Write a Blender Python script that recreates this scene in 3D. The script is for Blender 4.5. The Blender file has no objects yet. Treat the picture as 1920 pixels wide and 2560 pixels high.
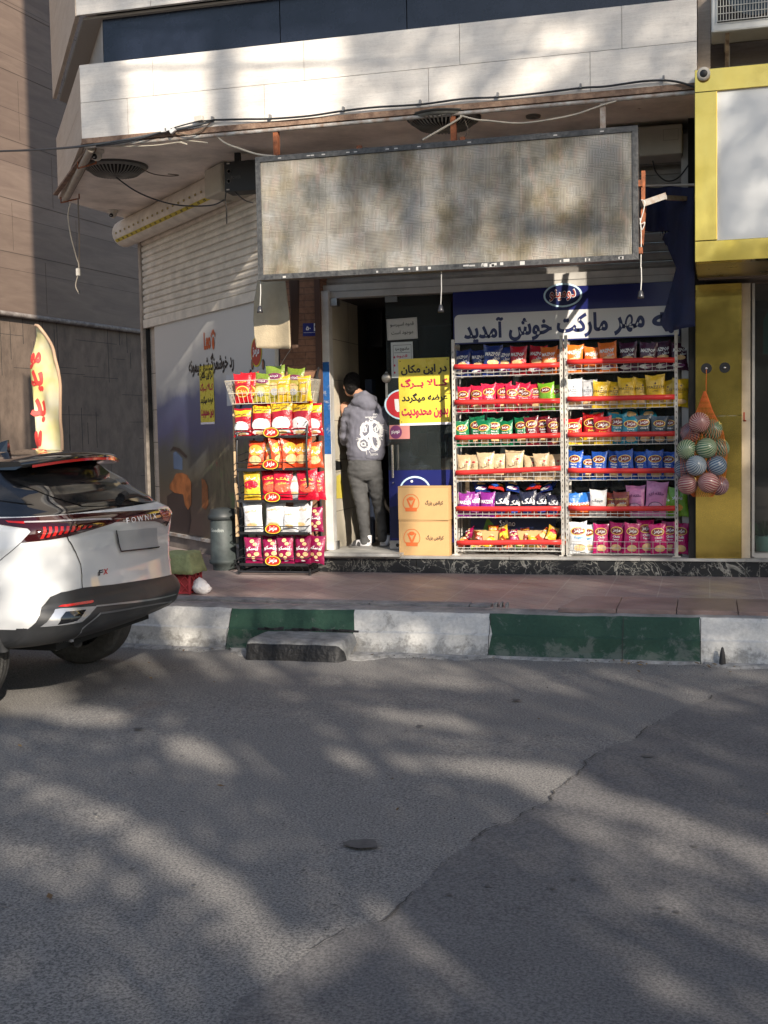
import bpy, bmesh, math, random
from mathutils import Vector as V, Matrix as M, noise as NZ
R = math.radians
random.seed(7)
sc = bpy.context.scene
COL = sc.collection
# ---------------- camera ----------------
F = 3000.0; CA = R(15.2); PIT = math.atan(205/3000.0); ROL = 0.0195; EYE = 1.65
cd = bpy.data.cameras.new('camera'); cd.sensor_fit = 'HORIZONTAL'; cd.sensor_width = 36; cd.lens = 36*F/1920
cd.clip_start = 0.1; cd.clip_end = 3000
cam = bpy.data.objects.new('camera', cd); COL.objects.link(cam)
cam.matrix_world = M.Translation((0, 0, EYE)) @ M.Rotation(CA, 4, 'Z') @ M.Rotation(R(90)-PIT, 4, 'X') @ M.Rotation(-ROL, 4, 'Z')
sc.camera = cam
# ---------------- light ----------------
SUN_AZ = 35.0; SUN_EL = 26.2                      # sun stands behind the camera, to its right
ts = V((math.sin(R(SUN_AZ))*math.cos(R(SUN_EL)), -math.cos(R(SUN_AZ))*math.cos(R(SUN_EL)), math.sin(R(SUN_EL))))
w = bpy.data.worlds.new('World'); sc.world = w; w.use_nodes = True
nt = w.node_tree; bg = nt.nodes['Background']
sky = nt.nodes.new('ShaderNodeTexSky'); sky.sky_type = 'NISHITA'; sky.sun_disc = False
sky.sun_elevation = R(SUN_EL); sky.sun_rotation = R(180-SUN_AZ); sky.dust_density = 1.5
nt.links.new(sky.outputs[0], bg.inputs[0]); bg.inputs[1].default_value = 0.12
sl = bpy.data.lights.new('sun', 'SUN'); sl.energy = 5.0; sl.angle = R(0.55); sl.color = (1, .90, .77)
sun = bpy.data.objects.new('sun', sl); COL.objects.link(sun)
sun.rotation_euler = ts.to_track_quat('Z', 'Y').to_euler()
sc.view_settings.view_transform = 'Standard'; sc.view_settings.look = 'None'
sc.view_settings.exposure = 0.70; sc.view_settings.gamma = 1
# ---------------- pixel of the photograph -> point in the place ----------------
ca, sa = math.cos(CA), math.sin(CA)
def ray(px, py):
    x = (px-960)/F; y = -(py-1280)/F; c, s = math.cos(-ROL), math.sin(-ROL)
    X = c*x-s*y; Y = s*x+c*y
    fw = math.cos(PIT)+Y*math.sin(PIT); up = Y*math.cos(PIT)-math.sin(PIT)
    return V((X*ca-fw*sa, X*sa+fw*ca, up))
def aty(px, py, Y):
    r = ray(px, py); t = Y/r.y; return V((r.x*t, Y, EYE+r.z*t))
def atz(px, py, Z):
    r = ray(px, py); t = (Z-EYE)/r.z; return V((r.x*t, r.y*t, Z))
def atp(px, py, p, n):
    r = ray(px, py); t = (p[0]*n[0]+p[1]*n[1])/(r.x*n[0]+r.y*n[1]); return V((r.x*t, r.y*t, EYE+r.z*t))
# ---------------- materials ----------------
MATS = {}
def mat(name, col, rough=.6, metal=0, var=0, scale=4, bump=0, bscale=60, spec=.5, stretch=(1, 1, 1), alpha=1, trans=0, emit=None, coat=0, var2=None, col2=None):
    if name in MATS: return MATS[name]
    m = bpy.data.materials.new(name); m.use_nodes = True; n = m.node_tree; b = n.nodes['Principled BSDF']; L = n.links
    b.inputs['Base Color'].default_value = (*col, 1); b.inputs['Roughness'].default_value = rough; b.inputs['Metallic'].default_value = metal
    b.inputs['Specular IOR Level'].default_value = spec; b.inputs['Coat Weight'].default_value = coat
    if trans: b.inputs['Transmission Weight'].default_value = trans
    if alpha < 1: b.inputs['Alpha'].default_value = alpha
    if emit: b.inputs['Emission Color'].default_value = (*emit[0], 1); b.inputs['Emission Strength'].default_value = emit[1]
    if var or bump:
        tc = n.nodes.new('ShaderNodeTexCoord'); mp = n.nodes.new('ShaderNodeMapping'); mp.inputs['Scale'].default_value = stretch
        L.new(tc.outputs['Object'], mp.inputs[0])
    if var:
        nz = n.nodes.new('ShaderNodeTexNoise'); nz.inputs['Scale'].default_value = scale; nz.inputs['Detail'].default_value = 8; nz.inputs['Roughness'].default_value = .62
        L.new(mp.outputs[0], nz.inputs[0])
        cr = n.nodes.new('ShaderNodeValToRGB'); c2 = col2 or tuple(max(0, c*(1-var)) for c in col)
        c1 = col if col2 else tuple(min(1, c*(1+var*.5)) for c in col)
        cr.color_ramp.elements[0].color = (*c2, 1); cr.color_ramp.elements[0].position = .33
        cr.color_ramp.elements[1].color = (*c1, 1); cr.color_ramp.elements[1].position = .66
        L.new(nz.outputs[0], cr.inputs[0]); L.new(cr.outputs[0], b.inputs['Base Color'])
        mr = n.nodes.new('ShaderNodeMapRange'); mr.inputs['To Min'].default_value = max(0, rough-.12); mr.inputs['To Max'].default_value = min(1, rough+.12)
        L.new(nz.outputs[0], mr.inputs[0]); L.new(mr.outputs[0], b.inputs['Roughness'])
    if bump:
        n2 = n.nodes.new('ShaderNodeTexNoise'); n2.inputs['Scale'].default_value = bscale; n2.inputs['Detail'].default_value = 5
        L.new(mp.outputs[0], n2.inputs[0]); bp = n.nodes.new('ShaderNodeBump'); bp.inputs['Strength'].default_value = bump; bp.inputs['Distance'].default_value = .02
        L.new(n2.outputs[0], bp.inputs['Height']); L.new(bp.outputs[0], b.inputs['Normal'])
    MATS[name] = m; return m
class NT:                                          # small node-graph writer
    def __init__(s, name):
        s.m = bpy.data.materials.new(name); s.m.use_nodes = True; s.n = s.m.node_tree; s.b = s.n.nodes['Principled BSDF']; MATS[name] = s.m
        s.tc = s.n.nodes.new('ShaderNodeTexCoord').outputs['Object']
    def a(s, t, ins=None, **kw):
        x = s.n.nodes.new(t)
        for k, v in kw.items(): setattr(x, k, v)
        for k, v in (ins or {}).items():
            if isinstance(v, bpy.types.NodeSocket): s.n.links.new(v, x.inputs[k])
            else: x.inputs[k].default_value = v
        return x
    def map(s, sc_=(1, 1, 1), rot=(0, 0, 0), loc=(0, 0, 0)): return s.a('ShaderNodeMapping', {0: s.tc, 'Scale': sc_, 'Rotation': rot, 'Location': loc}).outputs[0]
    def noise(s, v, scale, det=6, rough=.6, dist=0): return s.a('ShaderNodeTexNoise', {0: v, 'Scale': scale, 'Detail': det, 'Roughness': rough, 'Distortion': dist}).outputs[0]
    def ramp(s, f, *st):
        x = s.a('ShaderNodeValToRGB', {0: f}); e = x.color_ramp.elements
        while len(e) < len(st): e.new(.5)
        for i, (p, c) in enumerate(st): e[i].position = p; e[i].color = (*c, 1) if len(c) == 3 else c
        return x.outputs[0]
    def mix(s, f, a_, b_, mode='MIX'):
        x = s.n.nodes.new('ShaderNodeMix'); x.data_type = 'RGBA'; x.blend_type = mode
        for i, v in ((0, f), (6, a_), (7, b_)):
            if isinstance(v, bpy.types.NodeSocket): s.n.links.new(v, x.inputs[i])
            else: x.inputs[i].default_value = v if i == 0 else (*v, 1)
        return x.outputs[2]
    def math(s, op, a_, b_=0): return s.a('ShaderNodeMath', {0: a_, 1: b_}, operation=op).outputs[0]
    def set(s, k, v):
        if isinstance(v, bpy.types.NodeSocket): s.n.links.new(v, s.b.inputs[k])
        else: s.b.inputs[k].default_value = v
    def bump(s, h, st=.3, d=.02):
        x = s.a('ShaderNodeBump', {'Height': h, 'Strength': st, 'Distance': d}); s.n.links.new(x.outputs[0], s.b.inputs['Normal'])
g3 = lambda v: (v, v, v)
# ---------------- text ----------------
_F = {}
for ln in ("ا fe8d fe8e|آ fe81 fe82|ب fe8f fe90 fe91 fe92|پ fb56 fb57 fb58 fb59|ت fe95 fe96 fe97 fe98|ث fe99 fe9a fe9b fe9c|ج fe9d fe9e fe9f fea0|چ fb7a fb7b fb7c fb7d|ح fea1 fea2 fea3 fea4|"
           "خ fea5 fea6 fea7 fea8|د fea9 feaa|ذ feab feac|ر fead feae|ز feaf feb0|س feb1 feb2 feb3 feb4|ش feb5 feb6 feb7 feb8|ص feb9 feba febb febc|ض febd febe febf fec0|ع fec9 feca fecb fecc|"
           "ف fed1 fed2 fed3 fed4|ق fed5 fed6 fed7 fed8|ک fb8e fb8f fb90 fb91|گ fb92 fb93 fb94 fb95|ل fedd fede fedf fee0|م fee1 fee2 fee3 fee4|ن fee5 fee6 fee7 fee8|و feed feee|ه fee9 feea feeb feec|ی fbfc fbfd fbfe fbff").split('|'):
    p = ln.split(); _F[p[0]] = [chr(int(x, 16)) for x in p[1:]]
_F['ـ'] = ['ـ', 'ـ', 'ـ', 'ـ']
def shape(s):
    if not any(c in _F for c in s): return s
    out = []; i = 0
    while i < len(s):
        c = s[i]
        if c not in _F: out.append(c); i += 1; continue
        pj = i > 0 and s[i-1] in _F and len(_F[s[i-1]]) == 4
        if c == 'ل' and i+1 < len(s) and s[i+1] == 'ا':
            out.append(chr(0xfefc if pj else 0xfefb)); i += 2; continue
        f = _F[c]; nj = len(f) == 4 and i+1 < len(s) and s[i+1] in _F
        out.append(f[3] if pj and nj else f[1] if pj else f[2] if nj else f[0]); i += 1
    return ''.join(reversed(out))
_T = {}
def textmesh(s, bold=.02, res=2):
    k = (s, bold, res)
    if k in _T: return _T[k]
    c = bpy.data.curves.new('t', 'FONT'); c.body = shape(s); c.resolution_u = res; c.offset = bold
    o = bpy.data.objects.new('t', c); COL.objects.link(o); bpy.context.view_layer.update()
    me = bpy.data.meshes.new_from_object(o.evaluated_get(bpy.context.evaluated_depsgraph_get()))
    vs = [v.co.copy() for v in me.vertices]; fs = [tuple(p.vertices) for p in me.polygons]
    bpy.data.objects.remove(o); bpy.data.curves.remove(c); bpy.data.meshes.remove(me)
    x0 = min(v.x for v in vs); x1 = max(v.x for v in vs); y0 = min(v.y for v in vs); y1 = max(v.y for v in vs)
    vs = [((v.x-x0)/(x1-x0)-.5, (v.y-y0)/(y1-y0)-.5) for v in vs]
    _T[k] = (vs, fs, (x1-x0)/(y1-y0)); return _T[k]
# ---------------- mesh builder ----------------
class MB:
    def __init__(s): s.v = []; s.f = []; s.mi = []; s.sm = []; s.mats = []; s.cur = 0; s.smooth = False
    def m(s, mt):
        if mt not in s.mats: s.mats.append(mt)
        s.cur = s.mats.index(mt); return s
    def add(s, vs, fs, sm=None):
        o = len(s.v); s.v += [V(v) for v in vs]
        for f in fs: s.f.append([i+o for i in f]); s.mi.append(s.cur); s.sm.append(s.smooth if sm is None else sm)
        return s
    def quad(s, a, b, c, d): return s.add([a, b, c, d], [(0, 1, 2, 3)])
    def hexa(s, p):                                # p: 4 bottom (ccw from above), 4 top
        return s.add(p, [(3, 2, 1, 0), (4, 5, 6, 7), (0, 1, 5, 4), (1, 2, 6, 5), (2, 3, 7, 6), (3, 0, 4, 7)])
    def box(s, c, d, rot=None):
        x, y, z = d[0]/2, d[1]/2, d[2]/2; p = [V(q) for q in ((-x, -y, -z), (x, -y, -z), (x, y, -z), (-x, y, -z), (-x, -y, z), (x, -y, z), (x, y, z), (-x, y, z))]
        if rot is not None: p = [rot @ q for q in p]
        return s.hexa([q+V(c) for q in p])
    def bb(s, x0, x1, y0, y1, z0, z1): return s.box(((x0+x1)/2, (y0+y1)/2, (z0+z1)/2), (abs(x1-x0), abs(y1-y0), abs(z1-z0)))
    def bar(s, a, b, w_, h_, up=V((0, 0, 1))):      # box bar from a to b
        a = V(a); b = V(b); d = (b-a).normalized(); r = d.cross(up)
        if r.length < 1e-4: r = d.cross(V((0, 1, 0)))
        r.normalize(); u = r.cross(d); r = r*w_/2; u = u*h_/2
        return s.hexa([a-r-u, a+r-u, b+r-u, b-r-u, a-r+u, a+r+u, b+r+u, b-r+u])
    def tube(s, pts, r, n=8, caps=True):
        pts = [V(p) for p in pts]; rs = r if isinstance(r, (list, tuple)) else [r]*len(pts); rings = []; pu = None
        for i, p in enumerate(pts):
            d = (pts[min(i+1, len(pts)-1)]-pts[max(i-1, 0)]).normalized()
            if pu is None:
                pu = d.cross(V((0, 0, 1)));
                if pu.length < .1: pu = d.cross(V((1, 0, 0)))
            pu = (pu-d*pu.dot(d)).normalized(); pv = d.cross(pu)
            rings.append([p+(pu*math.cos(2*math.pi*k/n)+pv*math.sin(2*math.pi*k/n))*rs[i] for k in range(n)])
        return s.loft(rings, caps, True)
    def loft(s, rings, caps=True, sm=True):
        n = len(rings[0]); vs = [q for rg in rings for q in rg]; fs = []
        for i in range(len(rings)-1):
            for k in range(n): fs.append((i*n+k, i*n+(k+1) % n, (i+1)*n+(k+1) % n, (i+1)*n+k))
        s.add(vs, fs, sm)
        if caps: s.add(rings[0], [tuple(range(n-1, -1, -1))], False); s.add(rings[-1], [tuple(range(n))], False)
        return s
    def lathe(s, prof, c, ax=V((0, 0, 1)), n=24, caps=True):
        ax = V(ax).normalized(); u = ax.orthogonal().normalized(); v = ax.cross(u); c = V(c)
        return s.loft([[c+ax*h+(u*math.cos(2*math.pi*k/n)+v*math.sin(2*math.pi*k/n))*max(r, 1e-4) for k in range(n)] for r, h in prof], caps)
    def ball(s, c, r, n=16, m_=10):
        r = V(r) if not isinstance(r, (int, float)) else V((r, r, r)); c = V(c); rg = []
        for i in range(m_+1):
            t = math.pi*i/m_; rr = max(math.sin(t), 1e-3); rg.append([c+V((r.x*rr*math.cos(2*math.pi*k/n), r.y*rr*math.sin(2*math.pi*k/n), -r.z*math.cos(t))) for k in range(n)])
        return s.loft(rg, False)
    def prism(s, poly, fr, d):                     # poly 2-D in frame fr(x,y)->V, extruded by vector d
        n = len(poly); a = [fr(*p) for p in poly]; b = [q+d for q in a]
        s.add(a+b, [tuple(range(n)), tuple(range(2*n-1, n-1, -1))]+[(i, n+i, n+(i+1) % n, (i+1) % n) for i in range(n)]); return s
    def text(s, st, fr, cx, cy, w_, h_=None, bold=.02, skew=0, res=2):
        nb_ = min(bold, .03); vs, fs, asp = textmesh(st, nb_, res); h_ = h_ or w_/asp; sh = [(0, 0)]
        if bold > .04: e_ = (bold-.03)*h_*.5; sh = [(-e_, 0), (e_, 0), (0, e_*.8), (0, -e_*.8)]; w_ -= 2*e_
        p0 = fr(cx, cy); nn = (fr(cx+.01, cy)-p0).cross(fr(cx, cy+.01)-p0); nn.normalize()
        if nn.dot(V((0, 0, EYE))-p0) < 0: nn = -nn
        if len(sh) == 1: nn = nn*0
        for k, (dx, dz) in enumerate(sh): s.add([fr(cx+x*w_+y*h_*skew+dx, cy+y*h_+dz)+nn*.0003*k for x, y in vs], fs)
        return s
    def ell(s, fr, cx, cy, a, b, n=20, rings=1, a0=0):
        vs = [fr(cx, cy)]; fs = []
        for r_ in range(1, rings+1):
            for k in range(n):
                t = 2*math.pi*k/n; vs.append(fr(cx+a*r_/rings*math.cos(t), cy+b*r_/rings*math.sin(t)))
        for k in range(n): fs.append((0, 1+k, 1+(k+1) % n))
        for r_ in range(rings-1):
            for k in range(n): fs.append((1+r_*n+k, 1+(r_+1)*n+k, 1+(r_+1)*n+(k+1) % n, 1+r_*n+(k+1) % n))
        return s.add(vs, fs)
    def poly(s, fr, pts): return s.add([fr(*p) for p in pts], [tuple(range(len(pts)))])
    def mesh(s, name, org=V((0, 0, 0))):
        me = bpy.data.meshes.new(name); me.from_pydata([v-org for v in s.v], [], s.f)
        for mt in s.mats: me.materials.append(mt)
        me.polygons.foreach_set('material_index', s.mi); me.polygons.foreach_set('use_smooth', s.sm); me.update(); return me
    def build(s, name, parent=None, org=None, bev=0, fix=True):
        org = V(org) if org is not None else (worg(parent) if parent else V((0, 0, 0)))
        me = s.mesh(name, org)
        if fix:
            b = bmesh.new(); b.from_mesh(me); bmesh.ops.recalc_face_normals(b, faces=b.faces); b.to_mesh(me); b.free()
        o = bpy.data.objects.new(name, me); COL.objects.link(o)
        if parent: o.parent = parent
        else: o.location = org
        if bev:
            md = o.modifiers.new('bevel', 'BEVEL'); md.width = bev; md.segments = 2; md.limit_method = 'ANGLE'
        return o
def worg(o):
    p = V((0, 0, 0))
    while o: p = p+o.location; o = o.parent
    return p
def tag(o, label=None, cat=None, group=None, kind=None):
    if label: o['label'] = label
    if cat: o['category'] = cat
    if group: o['group'] = group
    if kind: o['kind'] = kind
    return o
def thing(name, loc, label, cat, group=None):
    o = bpy.data.objects.new(name, None); COL.objects.link(o); o.location = loc; o.empty_display_size = .1
    return tag(o, label, cat, group)
def struct(o): o['kind'] = 'structure'; return o
def copy_tree(o, parent=None):
    c = o.copy(); COL.objects.link(c); c.parent = parent
    for ch in list(o.children): copy_tree(ch, c)
    return c
def P(px, py, Y): return aty(px, py, Y)
def plane_y(Y, off=0): return lambda x, z: V((x, Y-off, z))
def curve_pts(pts, n=8):                             # Catmull-Rom through the points
    pts = [V(p) for p in pts]; out = []
    for i in range(len(pts)-1):
        p0 = pts[max(i-1, 0)]; p1 = pts[i]; p2 = pts[i+1]; p3 = pts[min(i+2, len(pts)-1)]
        for k in range(n):
            t = k/n; out.append(.5*((2*p1)+(p2-p0)*t+(2*p0-5*p1+4*p2-p3)*t*t+(3*p1-p0-3*p2+p3)*t**3))
    out.append(pts[-1]); return out
def hem(i, j): return NZ.noise(V((i*.37, j*.71, 3.1)))
# ======================= SETTING =======================
def asphalt():
    t = NT('asphalt'); v = t.map()
    n1 = t.noise(v, .55, 6, .6, .6); n2 = t.noise(v, 95, 3, .7); n3 = t.noise(v, 5, 8, .7)
    vo = t.a('ShaderNodeTexVoronoi', {0: v, 'Scale': 130.0}).outputs[0]
    c = t.ramp(n1, (.3, (.118, .116, .115)), (.72, (.178, .172, .166)))
    c = t.mix(.55, c, t.ramp(n3, (.3, (.105, .103, .102)), (.7, (.215, .207, .195))))
    c = t.mix(.6, c, t.ramp(n2, (.38, (.035, .033, .033)), (.60, (.32, .30, .275))))
    rust = t.ramp(t.noise(v, 1.3, 3, .5), (.66, g3(0)), (.8, g3(1)))
    c = t.mix(t.math('MULTIPLY', rust, .35), c, (.20, .13, .085))
    t.set('Base Color', c); t.set('Roughness', .9)
    t.bump(t.math('ADD', t.math('MULTIPLY', vo, .12), t.math('MULTIPLY', t.noise(v, 190, 3, .7), .9)), .35, .006); return t.m
def lines(t, sx, coord, period, width):
    f = t.math('FRACT', t.math('DIVIDE', coord, period)); return t.math('LESS_THAN', f, width/period)
def tiles():
    t = NT('paving'); v = t.map(); s = t.a('ShaderNodeSeparateXYZ', {0: t.noise_warp if 0 else v}); x, y = s.outputs[0], s.outputs[1]
    def fam(ang, per, wd):
        c = t.math('ADD', t.math('MULTIPLY', x, math.cos(R(ang))), t.math('MULTIPLY', y, math.sin(R(ang)))); return lines(t, 0, t.math('ADD', c, 100), per, wd)
    grid = t.math('MAXIMUM', fam(0, .4, .008), fam(90, .4, .008)); dg = t.math('MAXIMUM', fam(45, .1414, .012), fam(-45, .2828, .012))
    n = t.noise(v, 3.2, 7, .65); n2 = t.noise(v, 60, 4)
    c = t.ramp(n, (.3, (.27, .195, .18)), (.7, (.40, .31, .285)))
    c = t.mix(t.ramp(t.noise(v, 1.1, 5), (.5, g3(0)), (.75, g3(.6))), c, (.36, .33, .30))
    c = t.mix(t.math('MULTIPLY', dg, .45), c, (.14, .10, .095)); c = t.mix(t.math('MULTIPLY', grid, .8), c, (.45, .41, .38))
    c = t.mix(.25, c, t.ramp(n2, (.35, (.10, .08, .075)), (.65, (.33, .27, .25))))
    t.set('Base Color', c); t.set('Roughness', t.ramp(n, (.3, g3(.38)), (.7, g3(.62))))
    t.bump(t.math('ADD', t.math('MULTIPLY', dg, -.6), t.math('MULTIPLY', n2, .5)), .5, .006); return t.m
ASPH = asphalt(); TILE = tiles()
def grid_sheet(name, x0, x1, y0, y1, nx, ny, zf, mt):
    m = MB().m(mt); vs = [(x0+(x1-x0)*i/nx, y0+(y1-y0)*j/ny, 0) for j in range(ny+1) for i in range(nx+1)]
    vs = [(x, y, zf(x, y)) for x, y, _ in vs]; m.add(vs, [(j*(nx+1)+i, j*(nx+1)+i+1, (j+1)*(nx+1)+i+1, (j+1)*(nx+1)+i) for j in range(ny) for i in range(nx)], True); return struct(m.build(name, fix=False))
struct(MB().m(mat('earth', (.12, .11, .10), .95)).quad((-400, -400, -.02), (400, -400, -.02), (400, 400, -.02), (-400, 400, -.02)).build('ground'))
rz = lambda x, y: (.012*NZ.noise(V((x*.5, y*.5, 0)))+.006*NZ.noise(V((x*2.2, y*2.2, 4))) if y < 8.2 else 0)
grid_sheet('road', -30, 30, -14, 9, 240, 120, rz, ASPH)
# resurfaced strip of road with a ragged edge, running from lower middle to upper right
edge = [(560, 2620), (600, 2500), (725, 2425), (790, 2375), (860, 2330), (950, 2312), (1000, 2265), (1060, 2215), (1120, 2140), (1190, 2100), (1260, 2060), (1330, 2030), (1390, 1985), (1430, 1945), (1500, 1880), (1580, 1850), (1660, 1800), (1700, 1775), (1800, 1735), (1990, 1700)]
ep = [atz(a, b, 0) for a, b in edge]; ep2 = []
for i in range(len(ep)-1):
    for k in range(14):
        q = ep[i].lerp(ep[i+1], k/14); q.x += .035*NZ.noise(q*5)+.02*NZ.noise(q*17); q.y += .03*NZ.noise(q*6+V((9, 0, 0))); ep2.append(q)
m = MB().m(mat('newer asphalt', (.125, .118, .118), .88, var=.35, scale=7, bump=.5, bscale=110)); vs = []; 
for q in ep2: vs += [(q.x, q.y, rz(q.x, q.y)+.010)]
for q in ep2: vs += [(14, q.y-.5*(14-q.x)*0, rz(14, q.y)+.010)]
vs = []; fs = []; K = 26
for q in ep2:
    for k in range(K+1):
        xx = q.x+(7-q.x)*(k/K)**1.3; vs.append((xx, q.y, rz(xx, q.y)+.0035+.004*min(1, k/2)))
for i in range(len(ep2)-1):
    for k in range(K): fs.append((i*(K+1)+k, i*(K+1)+k+1, (i+1)*(K+1)+k+1, (i+1)*(K+1)+k))
MN = NT('resurfaced'); vv = MN.map(); nn = MN.noise(vv, 90, 3, .7); n5 = MN.noise(vv, 3, 7)
cc = MN.mix(.55, MN.ramp(n5, (.3, (.085, .080, .082)), (.7, (.15, .142, .138))), MN.ramp(nn, (.36, (.04, .038, .04)), (.62, (.22, .21, .20))))
MN.set('Base Color', cc); MN.set('Roughness', .9); MN.bump(nn, .3, .010)
m = MB().m(MN.m); m.add(vs, fs, True); struct(m.build('road_patch', fix=False))
# crack that follows the patch edge, and small dark stains: thin ragged depressions laid on the road
m = MB().m(mat('crack dirt', (.06, .055, .05), .95))
for i in range(len(ep2)-1):
    a, b = ep2[i], ep2[i+1]; wd = .002+.006*abs(NZ.noise(a*3.3))
    if NZ.noise(a*1.7) > -.12: m.quad((a.x-wd, a.y-wd, rz(a.x, a.y)+.009), (a.x+wd, a.y, rz(a.x, a.y)+.009), (b.x+wd, b.y, rz(b.x, b.y)+.009), (b.x-wd, b.y-wd, rz(b.x, b.y)+.009))
struct(m.build('road_crack', fix=False))
m = MB().m(mat('oil stain', (.088, .084, .082), .8, var=.4, scale=30))
def blob(px, py, a, b, seed):
    c = atz(px, py, 0); n = 26; pts = []
    for k in range(n):
        t = 2*math.pi*k/n; r_ = 1+.45*NZ.noise(V((math.cos(t)*1.5+seed, math.sin(t)*1.5, seed))); x = c.x+a*r_*math.cos(t); y = c.y+b*r_*math.sin(t); pts.append((x, y, rz(x, y)+.0125))
    m.add(pts, [tuple(range(n))])
for q in ((905, 2118, .07, .05, 1), (345, 1828, .03, .02, 2), (1290, 1755, .03, .02, 5), (1050, 1820, .02, .015, 8), (1620, 1895, .03, .02, 9)): blob(*q)
random.seed(3)
for k in range(70):
    blob(random.uniform(0, 1920), random.uniform(1720, 2300), random.uniform(.005, .014), random.uniform(.004, .01), k*3.1)
struct(m.build('road_stain', fix=False))
# ---- kerb ----
def painted(name, col, worn, dirt=(.16, .15, .14)):
    t = NT(name); v = t.map(); n = t.noise(v, 7, 10, .72, .4); n2 = t.noise(v, 38, 6, .7)
    s = t.a('ShaderNodeSeparateXYZ', {0: v}).outputs[2]
    low = t.a('ShaderNodeMapRange', {0: s, 1: 0.0, 2: .16, 3: .16, 4: 0.0}).outputs[0]
    f = t.ramp(t.math('ADD', n, low), (worn, g3(0)), (worn+.09, g3(1)))
    c = t.mix(f, col, dirt); c = t.mix(.3, c, t.ramp(n2, (.35, tuple(x*.5 for x in col)), (.65, tuple(min(1, x*1.25) for x in col))))
    t.set('Base Color', c); t.set('Roughness', .75); t.bump(t.math('ADD', n, t.math('MULTIPLY', n2, .5)), .5, .02); return t.m
KW = painted('white kerb paint', (.58, .57, .54), .57, (.25, .24, .22)); KG = painted('green kerb paint', (.020, .066, .040), .57, (.13, .15, .13)); KC = mat('kerb concrete', (.27, .26, .25), .85, var=.4, scale=6, bump=.4)
kx = lambda px: atz(px, 1600, .12).x
def kerb_prof(y0): return [(y0, 0), (y0+.02, .05), (y0+.045, .15), (y0+.075, .16), (y0+.13, .27), (y0+.155, .295), (y0+.20, .303), (y0+.36, .303)]
def ky(x): return 8.45+(0 if x > -3.9 else -(x+3.9)*.10)
m = MB()
segs = [(-16, kx(528), KW), (kx(528), kx(862), KG), (kx(862), kx(1222), KW), (kx(1222), kx(1752), KG), (kx(1752), 12, KW)]
for a, b, mt in segs:
    n = max(2, int(abs(b-a)/.06)); rg = []
    for i in range(n+1):
        x = a+(b-a)*i/n; jx = lambda z: (.03*NZ.noise(V((x*3, z*14, 8)))+.012*NZ.noise(V((x*3, z*50, 2)))) if i in (0, n) else 0; rg.append([(x+jx(z), y+.008*NZ.noise(V((x*4, z*9, 1)))+.004*NZ.noise(V((x*14, z*20, 5))), z+(.012*NZ.noise(V((x*2, y, 7)))+.006*NZ.noise(V((x*11, y*3, 2))))*(z > .2)) for y, z in kerb_prof(ky(x))])
    for j in range(len(rg[0])-1):
        m.m(mt if j < 5 else KC)
        for i in range(n): m.add([rg[i][j], rg[i+1][j], rg[i+1][j+1], rg[i][j+1]], [(0, 1, 2, 3)], True)
struct(m.build('kerb', fix=False))
m = MB().m(mat('joint dirt', (.05, .048, .045), .95))
for px in (528, 1222, 1560, 1752):
    x = kx(px); pr = kerb_prof(ky(x))
    for i in range(5): (y, z), (y2, z2) = pr[i], pr[i+1]; w_ = .0025; m.quad((x-w_, y-.010, z), (x+w_, y-.010, z), (x+w_, y2-.010, z2), (x-w_, y2-.010, z2))
struct(m.build('kerb_joint', fix=False))
struct(MB().m(TILE).quad((-4.2, 8.78, .300), (30, 8.78, .300), (30, 13, .300), (-4.2, 13, .300)).quad((-30, 8.95, .300), (-4.2, 8.78, .300), (-4.2, 40, .300), (-30, 40, .300)).build('sidewalk', fix=False))
EC = mat('edging concrete', (.25, .245, .245), .8, var=.35, scale=9, bump=.5)
m = MB().m(EC); e0 = atz(434, 1500, .32).x; e1 = atz(1240, 1500, .32).x
x = e0-4
while x < e1-.05:
    L_ = random.uniform(.55, .95); b = min(x+L_-.006, e1); o_ = random.uniform(-.008, .008)+(0 if x > -4 else -(x+4)*.05)
    m.bb(x, b, 8.86+o_, 9.0+o_, .28, .322+random.uniform(-.003, .003)); x += L_
m.bb(e1+.02, e1+.05, 8.88, 8.95, .29, .33).bb(e1+.07, e1+.085, 8.87, 8.97, .29, .335).bb(e1+.11, e1+.13, 8.88, 8.96, .29, .33)
struct(m.build('sidewalk_edging', bev=.004))
m = MB().m(mat('slab tile', (.27, .19, .17), .5, var=.35, scale=3, bump=.2)); a = atz(1394, 1521, .33); b = atz(1455, 1491, .33); sx = a.x
fr = a.y; bk = b.y; xs = [sx]+[sx+.42*k for k in range(1, 14)]
for i in range(len(xs)-1):
    sk = (b.x-a.x) if i == 0 else 0; x0, x1 = xs[i]+.003, xs[i+1]-.003; c_ = .01*random.random()
    m.hexa([(x0, fr, .301), (x1, fr, .301), (x1, bk, .301), (x0+sk, bk, .301), (x0, fr, .333+c_*0), (x1, fr, .333), (x1, bk, .333), (x0+sk, bk, .333)])
struct(m.build('raised_paving', bev=.003))
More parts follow.
